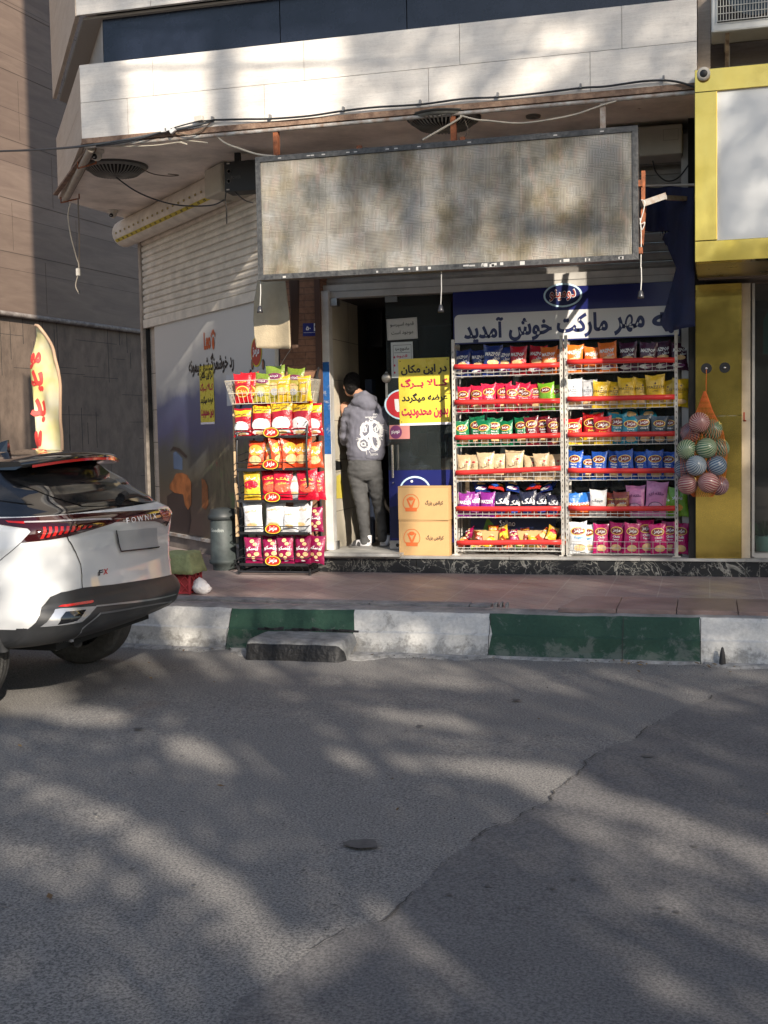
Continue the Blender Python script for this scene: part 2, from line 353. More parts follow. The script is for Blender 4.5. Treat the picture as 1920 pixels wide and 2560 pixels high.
# ======================= CORNER SHOP BUILDING =======================
def travertine(name, a, b, rough=.45, sc_=1.0):
    t = NT(name); v = t.map((.55*sc_, .55*sc_, 5*sc_)); n = t.noise(v, 3.0, 9, .68, .5); n2 = t.noise(t.map(), 40, 5); n3 = t.noise(t.map((.8, .8, 14)), 2.2, 8, .75, 1.2)
    c = t.ramp(n, (.3, a), (.7, b)); vein = t.ramp(n3, (.485, g3(0)), (.5, g3(1)), (.515, g3(0))); c = t.mix(t.math('MULTIPLY', vein, .45), c, tuple(x*.45 for x in a))
    c = t.mix(.12, c, t.ramp(n2, (.35, tuple(x*.6 for x in a)), (.65, b)))
    t.set('Base Color', c); t.set('Roughness', rough); t.bump(t.math('ADD', n3, n2), .12, .01); return t.m
TRAV = travertine('cream travertine', (.66, .61, .55), (.79, .75, .69)); TRAV2 = travertine('dusty travertine', (.46, .37, .29), (.60, .51, .42))
SZ = 4.30; FY = 10.0
A_ = V((-5.485, FY, 0)); B_ = V((-7.08, 12.32, 0)); R_ = V((P(1742, 100, FY).x, FY, 0)); C0 = V((P(701, 950, 11.12).x, 11.12, 0)); CHD = V((-.713, .701, 0)); CHN = V((-.701, -.713, 0))
CE = C0+CHD*3.95
def ch(t, z, off=0): return C0+CHD*t+CHN*off+V((0, 0, z))
bld = thing('corner_building', (-3, 12, 0), 'corner shop building with cream stone bands above the snack shop', 'building')
up = V((0, 0, 1))
def ribbon(pts, z0, z1, mt, name, inset=0, joints=1.35, rows=(0,), gap=.004, th=.04):
    """stone slabs along the outline pts, each row of slabs a course"""
    m = MB(); zs = [z0]+[r_ for r_ in rows if r_]+[z1]
    for i in range(len(pts)-1):
        a, b = pts[i], pts[i+1]; d = (b-a); L_ = d.length; d.normalize(); nrm = V((d.y, -d.x, 0)); 
        if nrm.y > .1: nrm = -nrm
        if abs(nrm.y) < .7 and nrm.x > 0: nrm = -nrm
        m.m(mat('joint mortar', (.20, .18, .16), .9)); m.quad(a+nrm*(-inset-.02)+up*z0, b+nrm*(-inset-.02)+up*z0, b+nrm*(-inset-.02)+up*z1, a+nrm*(-inset-.02)+up*z1); m.m(mt[i] if isinstance(mt, list) else mt)
        for k in range(len(zs)-1):
            s = 0; off = random.uniform(.3, 1)*joints
            while s < L_-.01:
                e = min(L_, s+off); off = joints*random.uniform(.85, 1.1)
                p, q = a+d*(s+(gap/2 if s > 0 else 0)), a+d*(e-(gap/2 if e < L_ else 0)); y0 = -inset; y1 = -inset-th
                m.hexa([p+nrm*y0+up*(zs[k]+gap/2), q+nrm*y0+up*(zs[k]+gap/2), q+nrm*y1+up*(zs[k]+gap/2), p+nrm*y1+up*(zs[k]+gap/2), p+nrm*y0+up*(zs[k+1]-gap/2), q+nrm*y0+up*(zs[k+1]-gap/2), q+nrm*y1+up*(zs[k+1]-gap/2), p+nrm*y1+up*(zs[k+1]-gap/2)]); s = e
    return m.build(name, bld)
random.seed(11)
ribbon([R_, A_, B_], SZ+.02, 4.99, [TRAV, TRAV2], 'stone_band', rows=(4.655,))
ribbon([R_, A_, B_], 5.42, 6.5, [TRAV, TRAV2], 'stone_band', rows=(5.80, 6.15), inset=-.02)
DG = mat('dark blue black panel', (.010, .013, .024), .18, var=.3, scale=5, bump=.04, bscale=30)
ins = .10; Ai = A_+V((.19, ins, 0)); 
m = MB().m(DG); xx = R_.x
for k, (a, b) in enumerate([(R_.x, P(1010, 50, FY).x), (P(1010, 50, FY).x, P(690, 50, FY).x), (P(690, 50, FY).x, Ai.x)]): m.bb(a-.004, b+.004, FY+ins, FY+ins+.03, 4.99, 5.42)
m.build('dark_glass_band', bld)
m = MB().m(mat('off white render', (.42, .39, .36), .8, var=.2, scale=3)); Bi = B_+V((.3, 0, 0)); m.quad(Ai+up*4.98, Bi+up*4.98, Bi+up*5.44, Ai+up*5.44)
m.hexa([Ai+up*4.95, V((R_.x, FY+.2, 4.95)), V((R_.x, 14, 4.95)), Bi+up*4.95, Ai+up*4.992, V((R_.x, FY+.2, 4.992)), V((R_.x, 14, 4.992)), Bi+up*4.992]); m.build('recess_wall', bld)
# slabs (soffits)
SOF = mat('soffit plaster', (.84, .76, .67), .85, var=.35, scale=1.6, bump=.1)
BE = V((-6.9, 13.66, 0))
m = MB().m(SOF); pl = [A_+V((.03, .05, 0)), V((R_.x, FY+.05, 0)), V((R_.x, 16, 0)), V((-4.2, 16, 0)), BE, B_+V((.06, 0, 0))]
m.prism([(p.x, p.y) for p in pl], lambda x, y: V((x, y, SZ)), V((0, 0, .3))); m.build('soffit', bld)
m = MB().m(mat('concrete slab', (.3, .27, .24), .9)); 
for z in (5.40, 6.5): m.prism([(p.x, p.y) for p in pl], lambda x, y: V((x, y, z)), V((0, 0, .02)))
m.prism([(p.x, p.y) for p in [A_+V((.1, .3, 0)), V((R_.x, FY+.3, 0)), V((R_.x, 16, 0)), V((-4.2, 16, 0)), BE, B_+V((.3, 0, 0))]], lambda x, y: V((x, y, 6.5)), V((0, 0, 12.0))); m.build('upper_floor', bld)
# rusty trim and pipe along the fascia foot
RU = mat('rusty trim', (.30, .20, .14), .8, var=.5, scale=14, bump=.3, col2=(.13, .075, .05)); PG = mat('grey painted pipe', (.42, .43, .42), .5, var=.4, scale=12, col2=(.22, .15, .11))
m = MB().m(RU).bb(A_.x, R_.x, FY-.012, FY+.03, SZ-.012, SZ+.035).m(PG).tube([(A_.x+.02, FY+.01, SZ-.035), (R_.x, FY+.01, SZ-.035)], .018, 8); m.build('fascia_trim', bld)
m = MB().m(RU); a = A_+V((.05, .12, SZ-.02)); b = B_+V((.12, -.05, SZ-.02)); m.bar(a, b, .05, .03)
m.build('corner_trim', bld)
# brick pillar
def bricks():
    t = NT('brown brick'); v = t.map(rot=(R(90), 0, 0)); b = t.a('ShaderNodeTexBrick', {0: v, 'Color1': (.19, .085, .045, 1), 'Color2': (.26, .125, .07, 1), 'Mortar': (.10, .055, .035, 1), 'Scale': 1.0, 'Mortar Size': .0045, 'Brick Width': .26, 'Row Height': .062})
    n = t.noise(t.map(), 25, 6); t.set('Base Color', t.mix(.3, b.outputs[0], t.ramp(n, (.35, (.12, .06, .035)), (.65, (.36, .19, .11))))); t.set('Roughness', .8); t.bump(t.math('SUBTRACT', n, b.outputs[1]), .5, .01); return t.m
BR = bricks()
fx = lambda px, Y=11.12, py=1000: P(px, py, Y).x
m = MB().m(BR).bb(C0.x, fx(806), 11.12, 11.7, .44, SZ).build('brick_pillar', bld)
m = MB().m(mat('dark brown brick edge', (.09, .045, .03), .8)).bb(fx(793), fx(806.5), 11.105, 11.13, .46, SZ).build('pillar_edge', bld)
# plinth
def marble():
    t = NT('black marble'); v = t.map(); d = t.noise(v, 2.6, 4, .6, 1.2); d2 = t.noise(v, 7, 5, .6, 1.0); n = t.noise(v, 2, 3)
    f = t.math('MAXIMUM', t.ramp(d, (.488, g3(0)), (.50, g3(.9)), (.512, g3(0))), t.ramp(d2, (.485, g3(0)), (.50, g3(.8)), (.515, g3(0))))
    f = t.math('MULTIPLY', f, t.ramp(n, (.35, g3(.15)), (.6, g3(1)))); t.set('Base Color', t.mix(f, t.mix(t.math('MULTIPLY', n, .5), (.012, .014, .016), (.06, .062, .06)), (.38, .37, .33))); t.set('Roughness', .22); return t.m
MRB = marble()
m = MB().m(MRB); x = C0.x-.1
while x < 3: m.bb(x, x+1.48, 10.925, 10.97, .30, .435); x += 1.484
m.build('plinth', bld)
SILL = mat('sill stone', (.44, .43, .40), .55, var=.35, scale=5, bump=.15)
m = MB().m(SILL); x = C0.x-.1
while x < 3: m.bb(x, x+1.18, 10.905, 11.6, .436, .460); x += 1.184
m.build('sill', bld, bev=.003)
m = MB().m(SILL).bb(fx(800, 10.85, 1390), fx(1000, 10.85, 1390), 10.84, 11.55, .458, .487).build('door_step', bld, bev=.004)
# side plinth under the corner shutter
m = MB().m(mat('grey plinth render', (.17, .14, .12), .85, var=.4, scale=4)); m.hexa([ch(0, .28, .06), ch(0, .28, -.2), ch(4.0, .28, -.2), ch(4.0, .28, .06), ch(0, .44, .06), ch(0, .44, -.2), ch(4.0, .44, -.2), ch(4.0, .44, .06)])
m.m(PG); m.hexa([ch(.3, .44, .09), ch(.3, .44, -.05), ch(4.0, .44, -.05), ch(4.0, .44, .09), ch(.3, .475, .09), ch(.3, .475, -.05), ch(4.0, .475, -.05), ch(4.0, .475, .09)])
m.build('side_plinth', bld)
# corner rolling shutter, box, rails
SH = mat('cream shutter metal', (.70, .63, .53), .5, var=.22, scale=5, bump=.05); 
def slats(m, fr, x0, x1, z0, z1, pitch=.075, depth=.018):
    z = z0
    while z < z1-1e-4:
        pr = [(z, 0), (z+.004, .0), (z+.012, depth), (z+pitch*.55, depth*1.25), (z+pitch*.86, depth*.8), (z+pitch*.90, -.002), (z+pitch, -.002)]
        for (za, da), (zb, db) in zip(pr, pr[1:]): m.quad(fr(x0, za, da), fr(x1, za, da), fr(x1, min(zb, z1), db), fr(x0, min(zb, z1), db))
        z += pitch
m = MB().m(SH); slats(m, lambda t, z, d: ch(t, z, .05+d), .06, 3.72, 3.06, 4.1); o = m.build('rolling_shutter', bld)
m = MB().m(SH); m.hexa([ch(.06, 2.96, .08), ch(.06, 2.96, .04), ch(3.78, 2.96, .04), ch(3.78, 2.96, .08), ch(.06, 3.06, .08), ch(.06, 3.06, .04), ch(3.78, 3.06, .04), ch(3.78, 3.06, .08)])
m.build('shutter_foot_rail', o)
m = MB().m(SH)
rings = []
for t in (.75, 3.95): rings.append([ch(t, 4.14+.165*math.sin(a_), .20+.16*math.cos(a_)) for a_ in [2*math.pi*k/18 for k in range(18)]])
m.loft(rings, True, True); YT = mat('yellow printed tape', (.55, .43, .05), .6); BK = mat('black paint', (.012, .012, .013), .5)
for k in range(38):
    t = .8+k*.082
    for aa, mt_ in ((-38, YT), (-8, YT)):
        a0, a1 = R(aa-7), R(aa+7); q = lambda tt, a_, e=.0: ch(tt, 4.14+(.167+e)*math.sin(a_), .20+(.162+e)*math.cos(a_))
        if aa == -38: m.m(YT).quad(q(t, a0), q(t+.082, a0), q(t+.082, a1), q(t, a1))
        if k % 2 == 0: m.m(mat('faded print', (.24, .19, .10), .7) if aa == -8 else BK); c0, c1 = R(aa-4), R(aa+4); m.quad(q(t+.02, c0, .002), q(t+.07, c0, .002), q(t+.07, c1, .002), q(t+.02, c1, .002)); m.m(YT).quad(q(t+.035, c0+.03, .003), q(t+.055, c0+.03, .003), q(t+.055, c1-.03, .003), q(t+.035, c1-.03, .003))
m.build('shutter_box', bld)
m = MB().m(mat('beige metal', (.45, .41, .33), .45, var=.15)); m.hexa([ch(.35, 4.0, .42), ch(.35, 4.0, .05), ch(.78, 4.0, .05), ch(.78, 4.0, .42), ch(.35, 4.28, .42), ch(.35, 4.28, .05), ch(.78, 4.28, .05), ch(.78, 4.28, .42)]); m.build('shutter_motor_cover', bld, bev=.02)
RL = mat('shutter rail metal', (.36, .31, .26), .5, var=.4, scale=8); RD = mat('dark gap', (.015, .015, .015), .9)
m = MB().m(RL); q = lambda t0, t1, z0, z1, o0, o1: m.hexa([ch(t0, z0, o1), ch(t0, z0, o0), ch(t1, z0, o0), ch(t1, z0, o1), ch(t0, z1, o1), ch(t0, z1, o0), ch(t1, z1, o0), ch(t1, z1, o1)])
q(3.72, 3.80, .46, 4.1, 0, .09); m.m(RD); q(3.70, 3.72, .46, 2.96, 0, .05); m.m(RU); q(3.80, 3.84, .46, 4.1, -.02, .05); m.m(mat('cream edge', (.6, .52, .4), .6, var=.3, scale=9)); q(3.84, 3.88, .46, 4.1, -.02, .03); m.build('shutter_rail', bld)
m = MB().m(TRAV2); q(3.42, 3.70, .46, 4.25, -.3, 0)
m.m(RD)
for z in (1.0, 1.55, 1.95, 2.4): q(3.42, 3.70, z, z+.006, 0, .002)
m.build('stone_jamb', bld)
m = MB().m(mat('side wall render', (.2, .17, .15), .9)); d2 = V((.701, .713, 0)); m.hexa([CE+up*.3, CE+d2*6+up*.3, CE+d2*6-CHD*.3+up*.3, CE-CHD*.3+up*.3, CE+up*SZ, CE+d2*6+up*SZ, CE+d2*6-CHD*.3+up*SZ, CE-CHD*.3+up*SZ]); m.build('back_wall', bld)
# front: shutter above, header, frame
HX0, HX1 = fx(806, 11.2), fx(1722, 11.2); zt_hdr = 2.935
m = MB().m(mat('grey shutter metal', (.36, .34, .31), .5, var=.25, scale=5)); slats(m, lambda x, z, d: V((x, 11.36-d, z)), HX0, HX1, zt_hdr+.118, SZ, .085, .02); m.build('rolling_shutter', bld)
AL = mat('beige aluminium', (.47, .45, .41), .4, var=.15, scale=6)
zt = 2.935
m = MB().m(AL).bb(HX0, HX1, 11.22, 11.36, zt-.0, zt+.125).m(mat('beige aluminium dark', (.25, .24, .22), .5)).bb(HX0, HX1, 11.215, 11.22, zt+.06, zt+.066); m.build('header_beam', bld)
m = MB().m(mat('white frame paint', (.60, .59, .56), .45, var=.2, scale=6)).bb(fx(808, 11.15), fx(826, 11.15), 11.15, 11.27, .487, 3.0); m.build('door_post', bld, bev=.003)
BP = painted('blue paint on post', (.01, .11, .36), .545, (.55, .53, .5))
yy = lambda py, px=817: P(px, py, 11.149).z
m = MB().m(BP).bb(fx(809, 11.15), fx(825, 11.15), 11.1465, 11.149, yy(1135), yy(905)); m.build('blue_paint', bld)
m = MB().m(AL).bb(fx(1704, 11.1), fx(1722, 11.1), 11.1, 11.3, .46, 4.2); m.build('right_post', bld, bev=.003)
# interior room
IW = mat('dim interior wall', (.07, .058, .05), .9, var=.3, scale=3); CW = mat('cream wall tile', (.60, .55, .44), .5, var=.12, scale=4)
X0, X1, Y1, ZI0, ZI1 = fx(828, 11.27), HX1, 15.0, .462, 2.96
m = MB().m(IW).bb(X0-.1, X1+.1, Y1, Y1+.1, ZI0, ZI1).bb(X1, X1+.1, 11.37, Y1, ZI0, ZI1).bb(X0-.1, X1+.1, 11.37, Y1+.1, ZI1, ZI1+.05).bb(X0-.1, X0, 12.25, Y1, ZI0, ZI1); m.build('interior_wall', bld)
m = MB().m(mat('shop floor tile', (.2, .18, .16), .5, var=.2)).bb(X0, X1, 11.56, Y1, .42, .4605); m.build('shop_floor', bld)
m = MB().m(CW).bb(X0-.1, X0, 11.27, 12.25, ZI0, ZI1); m.m(mat('tile joint', (.25, .22, .18), .8))
for z in (.85, 1.24, 1.36, 1.75, 2.15, 2.55): m.bb(X0, X0+.002, 11.3, 12.25, z, z+.006)
for y in (11.9,): m.bb(X0, X0+.0015, y, y+.005, ZI0, ZI1)
m.m(mat('torn sticker yellow', (.75, .62, .1), .6)).poly(lambda y, z: V((X0+.003, y, z)), [(11.36, .98), (11.58, .97), (11.6, 1.08), (11.50, 1.22), (11.38, 1.2)])
m.m(BK).poly(lambda y, z: V((X0+.003, y, z)), [(11.34, 1.26), (11.56, 1.26), (11.55, 1.34), (11.33, 1.36)]); m.build('entrance_side_wall', bld)
# ======================= LEFT NEIGHBOUR =======================
def slabs_mat():
    t = NT('brown stone cladding'); v = t.map((1, 1, 1), rot=(R(90), 0, R(85.7))); 
    b = t.a('ShaderNodeTexBrick', {0: t.map(rot=(R(90), 0, 0)), 'Color1': (1, 1, 1, 1), 'Color2': (.82, .8, .78, 1), 'Mortar': (.25, .2, .18, 1), 'Scale': 1.0, 'Mortar Size': .004, 'Brick Width': 2.1, 'Row Height': .9})
    n = t.noise(t.map((1, .5, 4)), 1.6, 9, .68, .8); n2 = t.noise(t.map(), .5, 4)
    c = t.ramp(n, (.3, (.165, .115, .085)), (.7, (.27, .20, .15))); c = t.mix(t.math('MULTIPLY', n2, .5), c, (.13, .085, .072)); c = t.mix(1, c, b.outputs[0], 'MULTIPLY'); t.set('Base Color', c); t.set('Roughness', .55); t.bump(n, .1, .02); return t.m
def conc_mat():
    t = NT('stained dark concrete'); n = t.noise(t.map((1, 1, .35)), 1.7, 9, .7, .6); n3 = t.noise(t.map((1, 1, .7)), 4, 7, .7); c = t.ramp(n, (.3, (.11, .078, .056)), (.7, (.21, .15, .11))); c = t.mix(.35, c, t.ramp(n3, (.4, (.06, .045, .035)), (.6, (.20, .15, .115)))); t.set('Base Color', c); t.set('Roughness', .7); t.bump(n3, .2, .02); return t.m
W0 = V((-11.5, 17.67, 0)); WD = V((.075, .997, 0)).normalized(); WN = V((.997, -.075, 0)).normalized()
wl = lambda u, z, o_=0: W0+WD*u+WN*o_+up*z
nb = thing('neighbour_building', W0, 'tall brown stone clad building across the alley on the left', 'building')
zp = atp(0, 783, W0, WN).z
def wbox(m, u0, u1, z0, z1, o0, o1): return m.hexa([wl(u0, z0, o1), wl(u1, z0, o1), wl(u1, z0, o0), wl(u0, z0, o0), wl(u0, z1, o1), wl(u1, z1, o1), wl(u1, z1, o0), wl(u0, z1, o0)])
m = MB().m(slabs_mat()); wbox(m, -6, 22, zp, 16, -1, 0); m.m(mat('wall joint', (.085, .062, .05), .9))
for z in (zp+1.05, zp+1.95, zp+2.95, zp+4.1, zp+5.2, zp+6.4): wbox(m, -6, 22, z, z+.012, 0, .003)
for i, (u, z, h_) in enumerate([(-.3, zp+.1, .9), (1.6, zp+.1, .9), (.7, zp+1.1, .8), (2.6, zp+1.1, .8), (.2, zp+2, .9), (1.9, zp+2, .9), (1.0, zp+3, 1), (.4, zp+4.2, 1), (2.4, zp+4.2, 1)]): wbox(m, u, u+.008, z, z+h_, 0, .002)
m.build('stone_cladding', nb)
m = MB().m(conc_mat()); wbox(m, -6, 22, 0, zp, -1, -.03); m.m(mat('scratch', (.04, .035, .03), .9))
random.seed(5)
for k in range(60):
    u, z = random.uniform(-.4, 6), random.uniform(.5, zp-.3)
    if k % 2: wbox(m, u, u+random.uniform(.3, 1.6), z, z+.008, -.03, -.028)
    else: wbox(m, u, u+.012, z, z+random.uniform(.3, 1.5), -.03, -.028)
m.build('concrete_wall', nb)
m = MB().m(mat('old white pipe', (.30, .27, .24), .6, var=.5, scale=9, col2=(.12, .09, .08))).tube([wl(-6, zp, .05)]+[wl(u, zp+.02*NZ.noise(V((u, 0, 0))), .05) for u in range(-5, 22)], .045, 8); m.build('wall_pipe', nb)
# ======================= RIGHT NEIGHBOUR =======================
rb = thing('next_door_building', (1.5, 11.5, 0), 'dark stone clad building behind the brass framed sign', 'building')
GOLD = NT('brass sheet'); gn = GOLD.noise(GOLD.map(), 2.2, 4, .5, .5); GOLD.set('Base Color', GOLD.ramp(gn, (.3, (.52, .37, .07)), (.7, (.68, .51, .14)))); GOLD.set('Metallic', .92); GOLD.set('Roughness', GOLD.ramp(GOLD.noise(GOLD.map(), 5, 6), (.3, g3(.06)), (.7, g3(.20)))); GOLD.bump(GOLD.noise(GOLD.map((1, 1, .5)), 3.0, 2), .10, .04); GOLD = GOLD.m
x0 = R_.x+.004
m = MB().m(travertine('dark brown stone', (.10, .08, .065), (.20, .165, .135))); 
for k in range(14): m.bb(x0+.10, 6, 10.55, 10.9, 3.9+k*.22, 3.9+k*.22+.215)
m.build('stone_cladding', rb)
m = MB().m(TRAV2).bb(x0, x0+.10, 10.3, 10.9, 3.9, 7).m(mat('neighbour upper wall', (.2, .16, .13), .8)).bb(x0, 8, 10.9, 15, 2.9, 9); m.build('upper_wall', rb)
PXL, PXR = fx(1739, 10.95), fx(1854, 10.95)
GOLD2 = mat('pillar brass sheet', (.82, .60, .14), .12, .9, var=.35, scale=1.6, bump=.08, bscale=2.5)  # brass of the pillar, base tone set apart from the sign frame
m = MB().m(GOLD2).bb(PXL, PXR, 10.95, 11.5, .462, P(1790, 1040, 10.95).z-.002).bb(PXL, PXR, 10.95, 11.5, P(1790, 1040, 10.95).z+.002, 2.86); m.m(BK)
for px, py in ((1766, 921), (1812, 919)): q = P(px, py, 10.948); m.lathe([(.040, 0), (.046, .004), (.046, -.003)], q, V((0, 1, 0)), 20); m.m(mat('chrome', (.7, .7, .7), .15, 1)).ball(q+V((0, -.006, 0)), .014, 10, 6).m(BK)
m.build('brass_pillar', rb)
m = MB().m(mat('sand post', (.55, .47, .36), .6, var=.2, scale=4)).bb(PXR+.003, fx(1876, 11.0), 11.0, 11.5, .462, 2.86); q = P(1862, 1042, 10.995)
m.m(mat('red paint', (.4, .05, .02), .6)).bb(q.x-.012, q.x, 10.997, 10.999, q.z-.04, q.z+.04).bb(q.x-.012, q.x+.012, 10.997, 10.999, q.z-.04, q.z-.028); m.build('sand_post', rb)
m = MB().m(AL).bb(fx(1880, 11.02), fx(1887, 11.02), 11.02, 11.2, .47, 2.86).bb(fx(1887, 11.02), 5, 11.02, 11.2, .462, .50); m.build('window_frame', rb)
GL = NT('shop glass'); GL.set('Base Color', (.05, .06, .06, 1)); GL.set('Roughness', .02); GL.set('Alpha', .28); GL.set('Specular IOR Level', .9); GL = GL.m
m = MB().m(GL).bb(fx(1887, 11.1), 5, 11.09, 11.098, .5, 2.86); m.build('window_pane', rb)
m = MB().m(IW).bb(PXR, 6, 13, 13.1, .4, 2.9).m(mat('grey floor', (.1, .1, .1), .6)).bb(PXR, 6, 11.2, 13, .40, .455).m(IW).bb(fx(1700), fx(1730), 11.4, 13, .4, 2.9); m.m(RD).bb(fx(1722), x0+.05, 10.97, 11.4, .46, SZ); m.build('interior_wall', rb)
# ======================= SIGNS =======================
def paint(name, c, rough=.55, **k): return mat(name, c, rough, **k)
WH = paint('white print', (.78, .78, .76)); INK = paint('black ink', (.012, .012, .015)); NAVY = paint('navy print', (.012, .018, .085), .35); REDP = paint('red print', (.55, .02, .03)); CRIM = paint('crimson ink', (.45, .012, .06)); YEL = paint('yellow print', (.78, .62, .04), .5); MARO = paint('maroon print', (.16, .018, .015), .4)
CHR = mat('chrome', (.7, .7, .7), .15, 1); RUST = mat('rust iron', (.26, .085, .035), .85, var=.5, scale=18, bump=.3)
# LED display
LY = 9.9; a, b = P(633, 397, LY), P(1591, 309, LY); c_, d_ = P(650, 708, LY), P(1600, 640, LY)
LX0, LX1 = (a.x+c_.x)/2, (b.x+d_.x)/2; LZ1, LZ0 = (a.z+b.z)/2, (c_.z+d_.z)/2
def led_mat():
    t = NT('dusty LED face'); v = t.map(); s = t.a('ShaderNodeSeparateXYZ', {0: v}); x, z = s.outputs[0], s.outputs[2]
    fx_ = lambda c, p: t.math('ABSOLUTE', t.math('SUBTRACT', t.math('FRACT', t.math('DIVIDE', t.math('ADD', c, 50), p)), .5))
    hv = t.math('MULTIPLY', t.math('LESS_THAN', fx_(z, .0118), .17), 1); vv = t.math('LESS_THAN', fx_(x, .0118), .17)
    cell = t.a('ShaderNodeTexWhiteNoise', {0: t.a('ShaderNodeVectorMath', {0: t.map((18, 18, 28))}, operation='FLOOR').outputs[0]}).outputs[0]
    big = t.noise(t.map((1, 1, .8)), 1.5, 3); sel = t.math('GREATER_THAN', t.math('ADD', t.math('MULTIPLY', cell, .5), big), .78); ln = t.a('ShaderNodeMix', {0: sel, 2: vv, 3: hv}).outputs[0]
    d1 = t.noise(t.map((1.2, 1, .7)), 1.9, 7, .62, .3); d2 = t.noise(t.map((1, 1, .55), loc=(4, 0, 1)), 2.6, 4, .55); hue = t.noise(t.map(loc=(9, 2, 5)), 3.4, 4, .6); hue2 = t.noise(t.map((3, 1, 1), loc=(1, 7, 3)), 5, 3)
    c = t.ramp(d1, (.38, (.10, .088, .062)), (.47, (.24, .222, .18)), (.58, (.43, .405, .36)))
    c = t.mix(.32, c, t.ramp(hue, (.36, (.26, .20, .10)), (.5, (.24, .23, .20)), (.64, (.17, .21, .25)))); c = t.mix(t.ramp(hue2, (.5, g3(0)), (.7, g3(.35))), c, (.36, .24, .2))
    c = t.mix(t.ramp(d2, (.58, g3(0)), (.70, g3(.75))), c, (.06, .052, .035)); 
    hx = t.math('GREATER_THAN', t.math('ABSOLUTE', t.math('SUBTRACT', fx_(x, .83), .0)), .4965); hz = t.math('GREATER_THAN', fx_(z, .36), .495); jt = t.math('MAXIMUM', hx, hz)
    blk = t.a('ShaderNodeTexWhiteNoise', {0: t.a('ShaderNodeVectorMath', {0: t.map((3.1, 1, 5.6))}, operation='FLOOR').outputs[0]}).outputs[0]; blk2 = t.a('ShaderNodeTexWhiteNoise', {0: t.a('ShaderNodeVectorMath', {0: t.map((5.2, 1, 2.3))}, operation='FLOOR').outputs[0]}).outputs[0]
    c = t.mix(t.ramp(blk, (.62, g3(0)), (.95, g3(.28))), c, (.12, .10, .065)); c = t.mix(t.ramp(blk2, (.7, g3(0)), (1, g3(.2))), c, (.45, .43, .38)); c = t.mix(t.math('MULTIPLY', ln, .62), c, (.03, .028, .025)); c = t.mix(t.math('MULTIPLY', jt, .3), c, (.03, .028, .02))
    t.set('Base Color', c); t.set('Roughness', .65); t.set('Specular IOR Level', .3); return t.m
led = thing('led_display_sign', (LX0, LY, LZ0), 'large weathered LED display panel hanging under the stone canopy over the shop', 'sign')
FRM = mat('scuffed black frame', (.022, .023, .026), .5, var=.6, scale=26, bump=.2, col2=(.085, .085, .083)); 
m = MB().m(led_mat()).bb(LX0+.04, LX1-.04, LY+.012, LY+.03, LZ0+.04, LZ1-.04); m.build('display_face', led)
m = MB().m(FRM); t_ = .045
m.bb(LX0, LX1, LY, LY+.13, LZ1-t_, LZ1).bb(LX0, LX1, LY, LY+.13, LZ0, LZ0+t_).bb(LX0, LX0+t_, LY+.001, LY+.13, LZ0+t_, LZ1-t_).bb(LX1-t_, LX1, LY+.001, LY+.13, LZ0+t_, LZ1-t_); m.bb(LX0+.05, LX1-.05, LY+.03, LY+.12, LZ0+.05, LZ1-.05)
m.m(mat('bare metal scuff', (.45, .44, .42), .4))
for k in range(34):
    x = random.uniform(LX0+.1, LX1-.1); m.bb(x, x+random.uniform(.01, .05), LY-.0015, LY, LZ0+random.uniform(.004, .02), LZ0+random.uniform(.024, .04)) if k % 3 else m.bb(x, x+.03, LY-.0015, LY, LZ1-.03, LZ1-.02)
m.build('frame', led, bev=.003)
for px, mt in ((687, RUST), (1132, RUST), (1507, mat('worn white post', (.4, .37, .33), .7, var=.6, scale=25, col2=(.2, .12, .08)))):
    x = P(px, 330, LY+.1).x; MB().m(mt).bb(x-.022, x+.022, LY+.11, LY+.16, LZ1-.03, SZ-.02).build('hanger_post', led)
m = MB().m(RUST)
for px in (895, 1155): x = P(px, 350, LY).x; MB().m(RUST).bb(x-.02, x+.02, LY+.02, LY+.05, LZ1, LZ1+.03).build('frame_bracket', led)
for z in (3.55, 3.02): MB().m(RUST).bb(LX1, LX1+.03, LY+.03, LY+.09, z, z+.05).build('frame_bracket', led)
MB().m(RUST).bb(LX0-.012, LX0, LY+.03, LY+.07, 3.4, 3.44).build('frame_bracket', led)
# truss behind the sign that carries it off the wall
m = MB().m(mat('white square tube', (.30, .29, .27), .6, var=.5, scale=20, col2=(.22, .16, .12))); ax = LX1-.0; m.bar((ax+.02, LY+.1, 3.42), (ax+.20, LY+.2, 3.49), .05, .05).bar((ax+.18, LY+.2, 3.48), (ax+.62, 11.2, 3.62), .035, .035).bar((ax-.05, LY+.12, 3.1), (ax-.05, 11.2, 3.5), .03, .03); m.build('wall_strut', led)
m = MB().m(RUST).bar((ax+.03, LY+.1, 3.25), (ax+.03, LY+.24, 3.7), .03, .05).bar((ax+.02, LY+.12, 3.1), (ax+.04, LY+.24, 3.45), .02, .04); m.build('side_brace', led)
